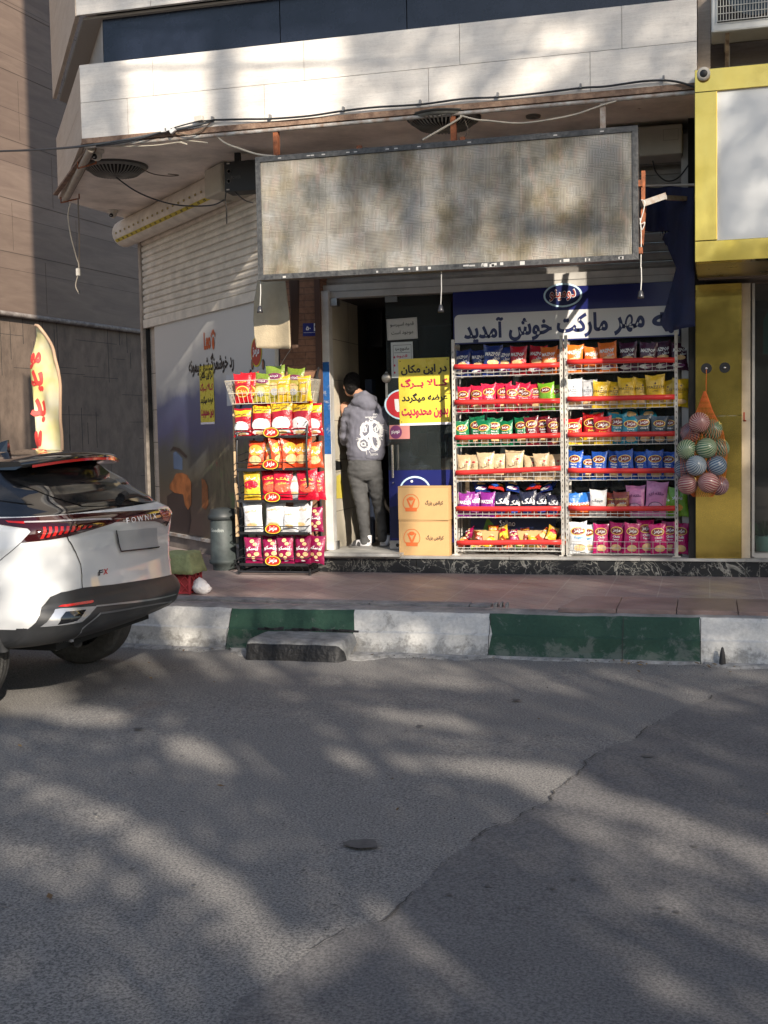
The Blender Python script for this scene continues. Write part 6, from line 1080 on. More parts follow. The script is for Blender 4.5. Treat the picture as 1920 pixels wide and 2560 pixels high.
pt = thing('plant_pot', P(1905, 1380, 11.35), 'mint green plant pot behind the glass at far right', 'plant pot'); c = P(1912, 1380, 11.35); c.z = .463; m = MB().m(mat('mint pot', (.25, .50, .42), .5)).lathe([(.07, 0), (.09, .16), (.085, .165), (.001, .15)], c).build('pot', pt)
m = MB().m(mat('leaf dark', (.03, .07, .02), .6)); random.seed(8)
for k in range(40): a_ = random.uniform(0, 6.3); q = c+V((.05*math.cos(a_), .05*math.sin(a_), .16)); e = q+V((.10*math.cos(a_), .08*math.sin(a_), random.uniform(.02, .14))); m.quad(q, q+V((.012, 0, .01)), e, e+V((-.01, 0, -.01)))
m.build('leaves', pt)
m = MB().m(mat('teal panel', (.02, .10, .085), .4)).poly(plane_y(11.5), [(lambda p: (p.x, p.z))(P(a, b, 11.5)) for a, b in ((1908, 800), (1925, 770), (1960, 770), (1960, 885), (1908, 885))]); solid(m.build('teal_poster', org=V((.4, 11.5, 2))), .01); tag(bpy.data.objects['teal_poster'], 'teal shape shown behind the glass at far right', 'poster')

# loose grit and dry leaves along the kerb foot and on the road
random.seed(77); m = MB(); gm = [mat('grit pale', (.30, .28, .25), .9), mat('grit dark', (.05, .048, .045), .9)]
for k in range(900):
    if k < 520: x = random.uniform(-5.5, 1.2); y = ky(x)-abs(random.gauss(0, .12))-.01
    else: x = random.uniform(-4.5, 1.5); y = random.uniform(2.6, 8.3)
    r_ = random.uniform(.002, .0055)*(1.3 if k < 520 else 1); m.m(gm[k % 2]); z = rz(x, y)+.003+(.008 if y > 8.1 else 0); a = [V((x+r_*math.cos(t)*random.uniform(.7, 1.2), y+r_*math.sin(t)*random.uniform(.7, 1.2), z)) for t in (0, 1.6, 3.1, 4.7)]; tp = V((x, y, z+r_*.9)); m.add(a+[tp], [(0, 1, 4), (1, 2, 4), (2, 3, 4), (3, 0, 4)])
tag(m.build('grit', fix=False), 'loose grit scattered on the road and along the kerb foot', 'grit', kind='stuff')
m = MB(); lm = [mat('dry leaf tan', (.26, .17, .07), .8), mat('dry leaf brown', (.12, .07, .03), .8)]
for k in range(46):
    x = random.uniform(-5, 1.2); y = (ky(x)-abs(random.gauss(0, .10))-.03) if k % 3 else random.uniform(3.5, 8.2); z = rz(x, y)+.014; an = random.uniform(0, 6.3); l_ = random.uniform(.012, .026); d = V((math.cos(an), math.sin(an), 0)); e = V((-d.y, d.x, 0)); m.m(lm[k % 2]); c = V((x, y, z)); m.add([c-d*l_, c-e*l_*.5+V((0, 0, .006)), c+d*l_+V((0, 0, .008)), c+e*l_*.5+V((0, 0, .004)), c], [(0, 1, 4), (1, 2, 4), (2, 3, 4), (3, 0, 4)])
tag(m.build('fallen_leaves', fix=False), 'small dry leaves fallen along the kerb and road', 'leaves', kind='stuff')
# ======================= WHITE CAR =======================
CX0, CY = -3.55, 7.01
def lerpt(tab, z):
    if z <= tab[0][0]: return tab[0][1]
    for (a, va), (b, vb) in zip(tab, tab[1:]):
        if z <= b: t = (z-a)/(b-a); t = t*t*(3-2*t)*.5+t*.5; return va+(vb-va)*t
    return tab[-1][1]
AR = [(.41, .34), (.425, .18), (.45, .08), (.50, .02), (.58, .0), (.62, .02), (.66, .055), (.80, .07), (.95, .06), (1.04, .04), (1.10, .02), (1.14, .03), (1.175, .09), (1.20, .13), (1.32, .28), (1.45, .45), (1.49, .56), (1.53, .85), (1.555, 1.2), (1.575, 1.7)]
WD_ = [(.41, .86), (.46, .90), (.60, .925), (.80, .93), (1.0, .915), (1.10, .89), (1.16, .85), (1.20, .81), (1.32, .74), (1.45, .66), (1.50, .60), (1.545, .48), (1.575, .30)]
AF = [(.41, 4.25), (.60, 4.42), (.85, 4.32), (.98, 3.95), (1.08, 3.35), (1.20, 3.05), (1.45, 2.3), (1.53, 1.95), (1.575, 1.8)]
def csurf(s, z, off=0.0):
    ar, w_ = lerpt(AR, z), lerpt(WD_, z); rc = min(.29, w_*.45); cr = .10; sg = -1 if s < 0 else 1; q = abs(s); fl = w_-rc
    if q <= fl: a = ar+cr*(q/w_)**2; b = q; n = V((-1, 2*cr*q/w_**2, 0)).normalized(); 
    else:
        c0 = ar+cr*(fl/w_)**2; ph = (q-fl)/rc
        if ph <= math.pi/2: a = c0+rc-rc*math.cos(ph); b = fl+rc*math.sin(ph); n = V((-math.cos(ph), math.sin(ph), 0))
        else: a = c0+rc+(q-fl-rc*math.pi/2); b = w_; n = V((0, 1, 0))
        # wheel-arch swelling
    if q > fl: b += .015*math.exp(-((a-.86)/.5)**2)*math.exp(-((z-.6)/.25)**2)
    dz = .02; n.z = (lerpt(AR, z+dz)-lerpt(AR, z-dz))/(2*dz)*abs(n.x) - (lerpt(WD_, z+dz)-lerpt(WD_, z-dz))/(2*dz)*abs(n.y); n.z = max(-3, min(3, n.z)); n.normalize()
    a += n.x*off; b += n.y*off
    return V((CX0-a, CY+sg*b, z+n.z*off))
def proj(p):
    x, y, z = p[0], p[1], p[2]-EYE; X = x*ca+y*sa; D = -x*sa+y*ca; fw = D*math.cos(PIT)-z*math.sin(PIT); u_ = z*math.cos(PIT)+D*math.sin(PIT); xx, yy_ = X/fw, u_/fw; c, s = math.cos(ROL), math.sin(ROL)
    return 960+F*(c*xx-s*yy_), 1280-F*(s*xx+c*yy_)
_g = [(s/50, z/50, *proj(csurf(s/50, z/50))) for s in range(-110, 38, 2) for z in range(21, 78)]
def sz(px, py):                                      # photograph point -> (s, z) on the body
    s, z = min(_g, key=lambda q: (q[2]-px)**2+(q[3]-py)**2)[:2]
    for _ in range(6):
        p = proj(csurf(s, z)); e = .004; ps = proj(csurf(s+e, z)); pz = proj(csurf(s, z+e)); a, b, c, d = (ps[0]-p[0])/e, (pz[0]-p[0])/e, (ps[1]-p[1])/e, (pz[1]-p[1])/e; det = a*d-b*c
        if abs(det) < 1: break
        dx, dy = px-p[0], py-p[1]; ds = (d*dx-b*dy)/det; dzz = (a*dy-c*dx)/det; s = min(.92, s+max(-.05, min(.05, ds))); z += max(-.03, min(.03, dzz)); z = max(.415, min(1.57, z))
    return s, z
car = thing('parked_car', (CX0-2.2, CY, 0), 'white suv parked at the kerb, seen from behind, cut by the left edge', 'car')
CW_ = NT('white car paint'); CW_.set('Base Color', (.62, .63, .63, 1)); CW_.set('Roughness', .32); CW_.set('Coat Weight', 1.0); CW_.set('Coat Roughness', .04); CW_ = CW_.m
BPL = mat('black bumper plastic', (.030, .031, .033), .5, var=.15, scale=8, bump=.05, bscale=200); GBK = mat('gloss black', (.008, .008, .009), .08, coat=1); TG = NT('tinted glass'); TG.set('Base Color', TG.ramp(TG.noise(TG.map((1, 1, 1)), 6, 7, .7), (.35, (.010, .011, .012)), (.7, (.028, .026, .024)))); TG.set('Roughness', TG.ramp(TG.noise(TG.map(), 6, 7, .7), (.35, g3(.03)), (.7, g3(.16)))); TG.set('Specular IOR Level', .8); TG = TG.m
zs = [.415+.01*k for k in range(116)]+[1.575]; 
def slist(z):
    w_ = lerpt(WD_, z); rc = min(.29, w_*.45); fl = w_-rc; L_ = lerpt(AF, z)-lerpt(AR, z)-.10*(fl/w_)**2-rc; q = [fl*k/12 for k in range(12)]+[fl+rc*math.pi/2*k/10 for k in range(10)]+[fl+rc*math.pi/2+L_*k/90 for k in range(91)]; return q
m = MB(); RW = (.86, .36)                            # wheel centre (a, z)
near = {}
for sg in (-1, 1):
    rows = [[csurf(sg*q, z) for q in slist(z)] for z in zs]
    for i in range(len(zs)-1):
        for k in range(len(rows[0])-1):
            pts = [rows[i][k], rows[i][k+1], rows[i+1][k+1], rows[i+1][k]]; c = sum(pts, V((0, 0, 0)))/4; a = CX0-c.x
            if k > 14 and any((a-wc)**2+(c.z-.36)**2 < .385**2 for wc in (RW[0], RW[0]+2.6)): continue
            m.m(CW_ if .535 < c.z < 1.19 else (BPL if c.z <= .535 else GBK)); m.add(pts, [(0, 1, 2, 3)], True)
    near[sg] = rows
for i in range(len(zs)-1):                           # nose
    m.m(CW_ if .44 < zs[i] < 1.0 else GBK); m.add([near[-1][i][-1], near[1][i][-1], near[1][i+1][-1], near[-1][i+1][-1]], [(0, 1, 2, 3)], True)
m.m(GBK).add([near[-1][-1][k] for k in range(len(near[-1][-1]))]+[near[1][-1][k] for k in range(len(near[1][-1])-1, 0, -1)], [tuple(range(2*len(near[1][-1])-1))])
o = m.build('body', car, fix=False); weld(o, .0006)
m = MB().m(paint('underbody', (.012, .012, .012), .9)).bb(CX0-4.2, CX0-.25, CY-.62, CY+.62, .36, .55).bb(CX0-1.9, CX0-1.2, CY-.85, CY+.85, .36, .5); m.tube([(CX0-.35, CY-.3, .36), (CX0-.2, CY-.45, .38)], .03).m(CHR).bar((CX0-.40, CY-.50, .38), (CX0-.22, CY-.46, .40), .02, .02); m.build('underbody', car)
def patch(name, mt, px, off, extra=None, parent=None):
    pl = px if px and px[0][0] < 5 and abs(px[0][1]) < 2 and px[0][0] < 3 and max(abs(q[0]) for q in px) < 6 else [sz(*q) for q in px]
    m = clipgrid(MB().m(mt), pl, .03, .02, lambda s, z: csurf(s, z, off))
    if extra: extra(m)
    return weld(m.build(name, parent or car, fix=False), .0002)
def strip(m, px, wd, off):                           # thin line along photograph points
    q = [sz(*p) for p in px]
    for a, b in zip(q, q[1:]):
        n = max(1, int(math.hypot(a[0]-b[0], a[1]-b[1])/.02)); dx, dz = b[0]-a[0], b[1]-a[1]; L_ = math.hypot(dx, dz); nx, nz = -dz/L_*wd/2, dx/L_*wd/2
        for k in range(n):
            p = [(a[0]+dx*t, a[1]+dz*t) for t in (k/n, (k+1)/n)]; m.add([csurf(p[0][0]-nx, p[0][1]-nz, off), csurf(p[1][0]-nx, p[1][1]-nz, off), csurf(p[1][0]+nx, p[1][1]+nz, off), csurf(p[0][0]+nx, p[0][1]+nz, off)], [(0, 1, 2, 3)], True)
rg_ = patch('rear_window', TG, [(24, 1200), (60, 1216), (140, 1246), (208, 1267), (318, 1264), (386, 1256), (367, 1247), (300, 1208), (255, 1188), (87, 1186)], .004)
patch('side_window', TG, [(-420, 1262), (-420, 1195), (-10, 1208), (20, 1225), (87, 1262), (60, 1260), (0, 1252)], .005)
def glow(m):
    m.m(GBK)
lampb = patch('tail_light', mat('smoked red lamp', (.035, .004, .005), .06, coat=1), [(-40, 1296), (0, 1297), (168, 1288), (300, 1280), (417, 1273), (427, 1288), (421, 1305), (415, 1316), (400, 1306), (385, 1302), (340, 1303), (289, 1305), (203, 1331), (116, 1350), (52, 1357), (77, 1329), (69, 1322), (0, 1312), (-40, 1308)], .006)
LR = mat('lit red lens', (.55, .012, .01), .15, coat=1)
m = MB().m(LR)
for k in range(9):
    x = 100+k*14.5; y0, y1 = 1319-k*.6, 1347-k*3.4; pl = [sz(x, y1), sz(x+8, y1-1), sz(x+14, y0), sz(x+7, y0)]; clipgrid(m, pl, .03, .02, lambda s, z: csurf(s, z, .008))
weld(m.build('red_lens', lampb, fix=False)); m = MB().m(LR)
pl = [sz(*p) for p in ((15, 1303), (62, 1306), (62, 1311), (22, 1308))]; clipgrid(m, pl, .03, .02, lambda s, z: csurf(s, z, .008)); weld(m.build('red_lens', lampb, fix=False))
patch('clear_strip', mat('clear lens', (.45, .42, .42), .15, coat=1), [(61, 1305.5), (180, 1301), (275, 1297), (278, 1300), (180, 1305), (61, 1309)], .009, parent=lampb)
patch('corner_lens', mat('amber red lens', (.45, .09, .04), .12, coat=1), [(397, 1283), (420, 1278), (424, 1290), (416, 1303), (404, 1298)], .0085, parent=lampb)
BUMP = [(70, 1571), (124, 1492), (150, 1481), (207, 1469), (318, 1457), (430, 1436), (443, 1447)]
bp_ = [sz(*q) for q in BUMP]; bp_ = [(-1.02, .55)]+bp_; end = bp_[-1]; bpoly = [(bp_[0][0], .42)]+bp_+[(1.1, end[1]), (1.1, .42)]
mm = clipgrid(MB().m(BPL), bpoly, .03, .02, lambda s, z: csurf(s, z, .010)); bm = weld(mm.build('rear_bumper', car, fix=False), .0003)
mm = clipgrid(MB().m(BPL), [(-1.06, .418), (-1.06, .545), (-1.0, .545), (1.3, .47), (1.3, .418)], .03, .02, lambda s, z: csurf(s, z, .012 if -1.0 < s else .004)); weld(mm.build('lower_cladding', car, fix=False), .0003)
patch('exhaust_trim', mat('satin silver trim', (.55, .56, .58), .25, .6), [(100, 1565), (136, 1526), (150, 1524), (239, 1518), (222, 1535), (200, 1553), (139, 1562)], .015, parent=bm)
patch('exhaust_recess', GBK, [(142, 1559), (150, 1545), (161, 1532), (211, 1527), (200, 1540), (188, 1550)], .018, parent=bm)
patch('reflector', LR, [(143, 1519), (152, 1514), (229, 1503), (231, 1508), (226, 1511), (162, 1520)], .014, parent=bm)
m = MB().m(mat('satin line', (.30, .31, .32), .3, .5)); strip(m, [(237, 1518), (330, 1506), (436, 1484)], .009, .015); strip(m, [(153, 1601), (200, 1570), (246, 1533)], .010, .016); m.m(mat('dark line', (.10, .10, .105), .4)); strip(m, [(246, 1533), (340, 1516), (425, 1501)], .010, .0155); m.build('trim_line', bm)
m = MB().m(paint('panel gap', (.02, .02, .02))); strip(m, [(167, 1341), (171, 1351), (188, 1380), (201, 1412), (204, 1438), (205, 1470)], .007, .003); strip(m, [(205, 1470), (212, 1472), (318, 1457), (430, 1438)], .006, .0035); strip(m, [(168, 1288), (180, 1303), (176, 1320), (167, 1341)], .004, .0095); strip(m, [(52, 1357), (20, 1385), (-20, 1420)], .004, .003); m.build('panel_seam', car)
pt_ = patch('number_plate', mat('plain grey plate', (.33, .34, .35), .5), [(288, 1326), (388, 1318), (392, 1366), (300, 1376)], .014)
m = MB().m(GBK); strip(m, [(286, 1324), (298, 1378), (394, 1367)], .010, .015); m.build('plate_frame', pt_)
def ctxt(name, s, x0, y0, x1, y1, mt, off, skew=0, split=None):
    a, b = sz(x0, (y0+y1)/2), sz(x1, (y0+y1)/2); c = sz((x0+x1)/2, (y0+y1)/2); h_ = abs(sz((x0+x1)/2, y0)[1]-sz((x0+x1)/2, y1)[1]); m = MB().m(mt); fr = lambda s_, z: csurf(s_, z, off)
    if split: m.text(s[0], fr, a[0]+(b[0]-a[0])*.25, c[1], (b[0]-a[0])*.48, h_, .04, skew=skew); m.m(split).text(s[1], fr, a[0]+(b[0]-a[0])*.76, c[1], (b[0]-a[0])*.48, h_, .04, skew=skew)
    else: m.text(s, fr, c[0], c[1], b[0]-a[0], h_, .01, skew=skew)
    return m.build(name, car, fix=False)
ctxt('badge_lettering', 'F O W N I X', 315, 1290, 389, 1302, mat('bright silver', (.75, .75, .77), .35), .016); ctxt('badge_lettering', 'FX', 244, 1423, 268, 1437, mat('dark chrome', (.10, .10, .11), .2, .6), .006, .25, LR)
ctxt('badge_lettering', '280T', 416, 1397, 430, 1403, CHR, .008)
# spoiler, wiper, antenna
m = MB().m(GBK); rgs = []
for k in range(25):
    t = -1+2*k/24; b = t*.62; a0 = .30+.13*t*t; z0 = 1.475+.035*(1-t*t); rgs.append([V((CX0-a0, CY+b, z0)), V((CX0-a0-.02, CY+b, z0+.028)), V((CX0-a0-.42, CY+b*.95, z0+.062*(1-.5*t*t))), V((CX0-a0-.42, CY+b*.95, z0-.02)), V((CX0-a0-.05, CY+b, z0-.022))])
m.loft(rgs, True, True); sp = m.build('spoiler', car)
m = MB().m(LR)
for k in range(24):
    t0, t1 = -1+2*k/24, -1+2*(k+1)/24
    if abs(t0) < .99: q = lambda t, dz: V((CX0-(.297+.13*t*t), CY+t*.60, 1.470+.035*(1-t*t)+dz)); m.quad(q(t0, -.012), q(t1, -.012), q(t1, .004), q(t0, .004))
m.build('brake_strip', sp)
a, b = sz(300, 1248), sz(372, 1255); m = MB().m(BK).tube([csurf(a[0], a[1], .02), csurf((a[0]+b[0])/2, (a[1]+b[1])/2+.01, .035), csurf(b[0], b[1], .02)], [.022, .012, .006], 8).tube([csurf(a[0]-.0, a[1], .015), csurf(a[0]+.05, a[1]+.0, .03)], .03, 10); m.build('wiper', car)
m = MB().m(GBK); az = 1.575; rr_ = [[V((CX0-a_, CY-.02+s_*w_, az+h_)) for s_, h_ in ((-1, -.02), (-.4, hh), (.4, hh), (1, -.02))] for a_, w_, hh in ((1.02, .03, -.02), (.95, .028, .045), (.90, .02, .058), (1.20, .015, -.01))]
m.loft([rr_[0], rr_[1], rr_[2]], True, False).loft([rr_[0], rr_[3]], True, False); m.build('antenna_fin', car)
# wheels
def wheel(wx, wy, sg):
    c = V((wx, wy, .355)); ax = V((0, sg, 0)); TR = mat('tyre rubber', (.065, .063, .06), .85, var=.3, scale=30, bump=.5); m = MB().m(TR).lathe([(.22, .10), (.29, .112), (.335, .105), (.352, .085), (.355, .0), (.352, -.085), (.335, -.105), (.29, -.112), (.22, -.10)], c, ax, 48, False)
    m.m(paint('tread groove', (.01, .01, .01)))
    for d in (-.055, -.02, .02, .055): m.lathe([(.3562, d-.004), (.3562, d+.004)], c, ax, 48, False)
    w_ = m.build('wheel', car); m = MB().m(mat('alloy', (.42, .43, .44), .3, .8)).lathe([(.225, .09), (.235, .10), (.22, .085)], c, ax, 40, False)
    u = V((1, 0, 0))
    for k in range(5):
        a = 2*math.pi*k/5; d = V((math.cos(a), 0, math.sin(a))); m.bar(c+ax*.07+d*.03, c+ax*.085+d*.225, .05, .02, up=ax)
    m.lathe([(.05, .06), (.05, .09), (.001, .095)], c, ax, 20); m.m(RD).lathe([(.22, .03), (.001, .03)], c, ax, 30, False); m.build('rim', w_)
for wa in (RW[0], RW[0]+2.6):
    for sg in (-1, 1): wheel(CX0-wa, CY+sg*.80, sg)
for sg in (-1, 1):
    for wa in (RW[0], RW[0]+2.6):
        m = MB().m(BPL); rg = []
        for k in range(33):
            t = math.pi*(.975-.95*k/32); d = V((-math.cos(t), 0, math.sin(t))); c = V((CX0-wa, CY, .36)); q0 = c+d*.375; q1 = c+d*.435; y0_, y1_ = lerpt(WD_, max(.42, q0.z))+.020, lerpt(WD_, max(.42, q1.z))+.020; rg.append([q0+V((0, sg*(y0_-.10), 0)), q0+V((0, sg*y0_, 0)), q1+V((0, sg*y1_, 0)), q1+V((0, sg*(y1_-.05), 0))])
        m.loft(rg, False, True); m.build('arch_trim', car)
# ======================= PERSON =======================
PY = 11.385
pp_ = lambda px, py, d=0.0: P(px, py, PY+d)
foot = pp_(908, 1379); FZ = .4875
per = thing('person', (foot.x, PY, FZ), 'person in grey hoodie and grey trousers standing in the doorway, seen from behind', 'person')
def ell_rings(m, items, n=20):                        # items: (centre, half width, half depth, forward tilt)
    rg = []
    for c, a, b, t in items: rg.append([c+V((a*math.cos(2*math.pi*k/n), b*math.sin(2*math.pi*k/n), -t*b*math.sin(2*math.pi*k/n))) for k in range(n)])
    return m.loft(rg, True, True)
def remesh(o, vs, smooth=4, f=.6):
    md = o.modifiers.new('r', 'REMESH'); md.mode = 'VOXEL'; md.voxel_size = vs; md.use_smooth_shade = True
    s = o.modifiers.new('s', 'SMOOTH'); s.iterations = smooth; s.factor = f
    dg = bpy.context.evaluated_depsgraph_get(); bpy.context.view_layer.update(); me = bpy.data.meshes.new_from_object(o.evaluated_get(dg)); mats_ = list(o.data.materials); o.modifiers.clear(); o.data = me; me.materials.clear(); [me.materials.append(x) for x in mats_]; me.polygons.foreach_set('use_smooth', [True]*len(me.polygons)); return o
def folds(o, amp, sc_, org=V((0, 0, 0)), st_=(1, 1, 1)):
    for v in o.data.vertices:
        q = V((v.co.x*st_[0], v.co.y*st_[1], v.co.z*st_[2]))*sc_; v.co += v.normal*amp*(1-abs(NZ.noise(q))*2.2)
SKN = mat('skin', (.42, .22, .14), .5, var=.1, scale=12); HAIR = mat('black hair', (.006, .005, .005), .7, bump=.4, bscale=90, stretch=(1, 1, .4), spec=.2); HOOD = mat('grey hoodie fleece', (.145, .145, .18), .95, var=.12, scale=12, bump=.15, bscale=220); JEAN = mat('washed grey denim', (.075, .075, .075), .9, var=.35, scale=7, bump=.2, bscale=240)
hc = pp_(880, 963, .07)
m = MB().m(SKN).ball(hc, (.074, .092, .108), 20, 14).ball(hc+V((-.03, .035, -.05)), (.055, .062, .062), 16, 10)
m.tube([pp_(905, 1002, .02), pp_(896, 985, .045), hc+V((0, -.01, -.03))], [.068, .056, .055], 14)
fd = V((-.62, .72, -.30)).normalized(); sd = V((.72, .62, 0)).normalized(); m.ball(hc+fd*.105+V((0, 0, -.02)), (.015, .017, .020), 8, 6)
for s_ in (-1, 1): m.ball(hc+sd*s_*.078+V((.0, -.005, -.012)), (.014, .02, .032), 10, 8); m.ball(hc+fd*.088+sd*s_*.032+V((0, 0, .012)), (.016, .014, .011), 8, 6)
m.ball(hc+fd*.096+V((0, 0, -.055)), (.024, .018, .008), 8, 6)
# forearm, palm and five curled fingers of the raised hand
wr = pp_(862, 1050, .15); pm = pp_(860, 1026, .16); m.tube([pp_(868, 1085, .12), wr, pm], [.034, .026, .032], 12); m.ball(pm+V((0, .0, .012)), (.040, .022, .046), 12, 8)
kn = [V((-.030, .004, .048)), V((-.011, .002, .056)), V((.009, .002, .055)), V((.027, .005, .045))]; ln = [.030, .036, .034, .026]
for k, l_ in zip(kn, ln): a_ = pm+k; b_ = a_+V((.006, .020, l_*.75)); c_ = b_+V((.012, .026, -.004)); m.tube([a_-V((0, 0, .02)), a_, b_, c_, c_+V((.004, .010, -.016))], [.010, .0098, .0088, .0080, .0065], 8)
a_ = pm+V((.036, .0, -.006)); m.tube([pm+V((.01, 0, -.02)), a_, a_+V((.020, .016, .028)), a_+V((.018, .034, .046))], [.013, .012, .010, .008], 8)
# other hand, held in front of the body
pm2 = pp_(957, 1092, .24); m.tube([pp_(962, 1095, .16), pm2], [.03, .028], 10).ball(pm2+V((-.01, .03, 0)), (.024, .045, .036), 12, 8)
for k, z in enumerate((-.024, -.008, .008, .024)): a_ = pm2+V((-.008, .065, z)); m.tube([a_, a_+V((-.012, .028-.003*k, 0)), a_+V((-.034, .034, -.003))], [.0095, .0088, .0075], 8)
m.tube([pm2+V((-.02, .02, .03)), pm2+V((-.034, .045, .045)), pm2+V((-.042, .066, .044))], [.012, .010, .008], 8)
# ankles and legs inside the trousers so the body is one figure
LEGS = [[(893, 1165, 0), (899, 1215, .01), (906, 1268, .02), (911, 1318, -.01), (915, 1362, -.02)], [(934, 1165, .02), (941, 1210, .06), (946, 1256, .12), (951, 1302, .20), (955, 1350, .26)]]
for lg in LEGS: m.tube([pp_(*q) for q in lg], [.06, .055, .045, .042, .036], 10)
m.tube([pp_(905, 1002, .02), pp_(910, 1060, 0), pp_(913, 1150, 0)], [.06, .10, .10], 12)
sn = remesh(m.build('body', None, org=V((foot.x, PY, FZ))), .0055, 3); sn.parent = per; sn.location = (0, 0, 0)
m = MB().m(HAIR).ball(hc+V((.008, -.008, .020)), (.086, .104, .106), 22, 14).ball(hc+V((.012, -.035, -.025)), (.070, .068, .072), 16, 10).ball(hc+V((-.05, .05, .055)), (.045, .05, .045), 12, 8); hr = remesh(m.build('hair', None, org=V((foot.x, PY, FZ))), .007, 2); folds(hr, .006, 34); hr.parent = sn; hr.location = (0, 0, 0)
m = MB().m(HOOD); T = lambda px, py, a, b, d=0, t=0: (pp_(px, py, d), a, b, t)
ell_rings(m, [T(913, 1148, .165, .115, .0), T(914, 1143, .178, .125), T(914, 1128, .190, .138), T(915, 1105, .194, .140), T(915, 1078, .196, .135), T(914, 1050, .198, .125), T(912, 1030, .190, .112), T(909, 1014, .155, .095, .01), T(906, 1003, .105, .085, .02), T(903, 996, .07, .07, .03)])
m.tube([pp_(881, 1026, .01), pp_(873, 1052, .02), pp_(868, 1083, .05), pp_(866, 1103, .06)], [.078, .076, .070, .060], 16); m.tube([pp_(866, 1106, .06), pp_(863, 1090, .10), pp_(862, 1078, .13), pp_(863, 1068, .15)], [.060, .062, .054, .045], 16)
m.tube([pp_(944, 1024, .01), pp_(956, 1050, .03), pp_(962, 1082, .07), pp_(963, 1102, .08)], [.078, .072, .062, .054], 16); m.tube([pp_(963, 1103, .08), pp_(961, 1101, .13), pp_(960, 1096, .19)], [.056, .052, .042], 14)
m.ball(pp_(909, 1003, -.03), (.115, .095, .060), 18, 10).ball(pp_(921, 1014, -.075), (.085, .050, .060), 16, 10).tube([pp_(887, 1005, .06), pp_(893, 995, .0), pp_(912, 988, -.02), pp_(932, 1000, .03), pp_(935, 1012, .08)], [.030, .040, .042, .040, .030], 12)
hd = remesh(m.build('hoodie', None, org=V((foot.x, PY, FZ))), .011, 3); folds(hd, .011, 7.5, st_=(1, .6, 1.7)); folds(hd, .0035, 19, st_=(1.4, 1, .7)); hd.parent = per; hd.location = (0, 0, 0)
m = MB().m(HOOD)
ring = []
for px_, w__, z_ in ((913, .170, 1150), (913, .182, 1146), (914, .182, 1139), (914, .176, 1136)): ring.append((pp_(px_, z_, 0), w__, w__*.70, 0))
ell_rings(m, ring, 28); m.build('hem_band', hd, org=V((foot.x, PY, FZ)))
# faded white print on the back of the hoodie
m = MB().m(paint('cracked white print', (.62, .62, .63), .9)); f = lambda x, z: V((pp_(936, 1092).x+x*1.3, PY-.35, pp_(936, 1092).z+z*1.25))
def ringp(cx, cz, a, b, w_, n=22, rot=0):
    for k in range(n):
        t0, t1 = 2*math.pi*k/n, 2*math.pi*(k+1)/n; j = 1+.18*NZ.noise(V((k*1.3, cx*50, cz*50))); q = lambda t, e: (cx+(a-e)*math.cos(t)*j*math.cos(rot)-(b-e)*math.sin(t)*math.sin(rot), cz+(a-e)*math.cos(t)*math.sin(rot)+(b-e)*math.sin(t)*math.cos(rot)*j); m.poly(f, [q(t0, 0), q(t1, 0), q(t1, w_), q(t0, w_)])
for a in ((-.034, .055, .048, .068, .022, -.25), (-.052, -.055, .052, .056, .020, .2), (.036, .060, .044, .070, .022, .25), (.028, -.030, .034, .075, .020, .15)): ringp(a[0], a[1], a[2], a[3], a[4], rot=a[5])
for a in ((-.045, .06, .018, .026, .012, .2), (-.055, -.055, .022, .02, .012, 0), (.04, .06, .014, .024, .010, 0)): ringp(a[0], a[1], a[2], a[3], a[4], rot=a[5])
random.seed(14)
for k in range(46):
    a0 = random.uniform(0, 6.3); cx, cz = .075*math.cos(a0)*random.uniform(.5, 1.35), .125*math.sin(a0)*random.uniform(.6, 1.15); L_ = random.uniform(.008, .026); an = random.uniform(0, 3.1); w_ = .0035
    d = (math.cos(an)*L_, math.sin(an)*L_); e = (-math.sin(an)*w_, math.cos(an)*w_); m.poly(f, [(cx-d[0], cz-d[1]), (cx+d[0], cz+d[1]), (cx+d[0]+e[0], cz+d[1]+e[1]), (cx-d[0]+e[0], cz-d[1]+e[1])])
m.text('wonder', f, -.0, .155, .085, .018, .02).text('on', f, .03, .175, .03, .014, .02).text('sorrow', f, .02, -.137, .05, .016, .01)
pr = m.build('back_print', hd, org=V((foot.x, PY, FZ)), fix=False)
b = bmesh.new(); b.from_mesh(pr.data); bmesh.ops.triangulate(b, faces=b.faces); bmesh.ops.subdivide_edges(b, edges=[e for e in b.edges if e.calc_length() > .02], cuts=1); b.to_mesh(pr.data); b.free()
from mathutils.bvhtree import BVHTree
bv = BVHTree.FromPolygons([v.co for v in hd.data.vertices], [tuple(p.vertices) for p in hd.data.polygons])
for v in pr.data.vertices:
    h = bv.ray_cast(v.co, V((0, 1, 0)))
    v.co = (h[0]+V((0, -.004, 0))) if h[0] else V((v.co.x, v.co.y+.3, v.co.z))
m = MB().m(JEAN); ell_rings(m, [T(911, 1136, .150, .105), T(911, 1152, .160, .115), T(911, 1172, .168, .126, -.01), T(912, 1190, .165, .118, .0), T(912, 1200, .15, .10, .02)])
m.tube([pp_(891, 1172, -.01), pp_(895, 1200, -.01), pp_(900, 1235, .0), pp_(906, 1268, .005), pp_(908, 1292, .0), pp_(911, 1320, -.02), pp_(914, 1345, -.02), pp_(916, 1360, -.02)], [.088, .086, .072, .060, .052, .048, .048, .053], 18)
m.tube([pp_(932, 1172, .0), pp_(936, 1200, .02), pp_(941, 1230, .06), pp_(946, 1258, .11), pp_(951, 1285, .16), pp_(954, 1312, .21), pp_(956, 1335, .24), pp_(957, 1350, .26)], [.086, .084, .070, .058, .050, .046, .046, .050], 18)
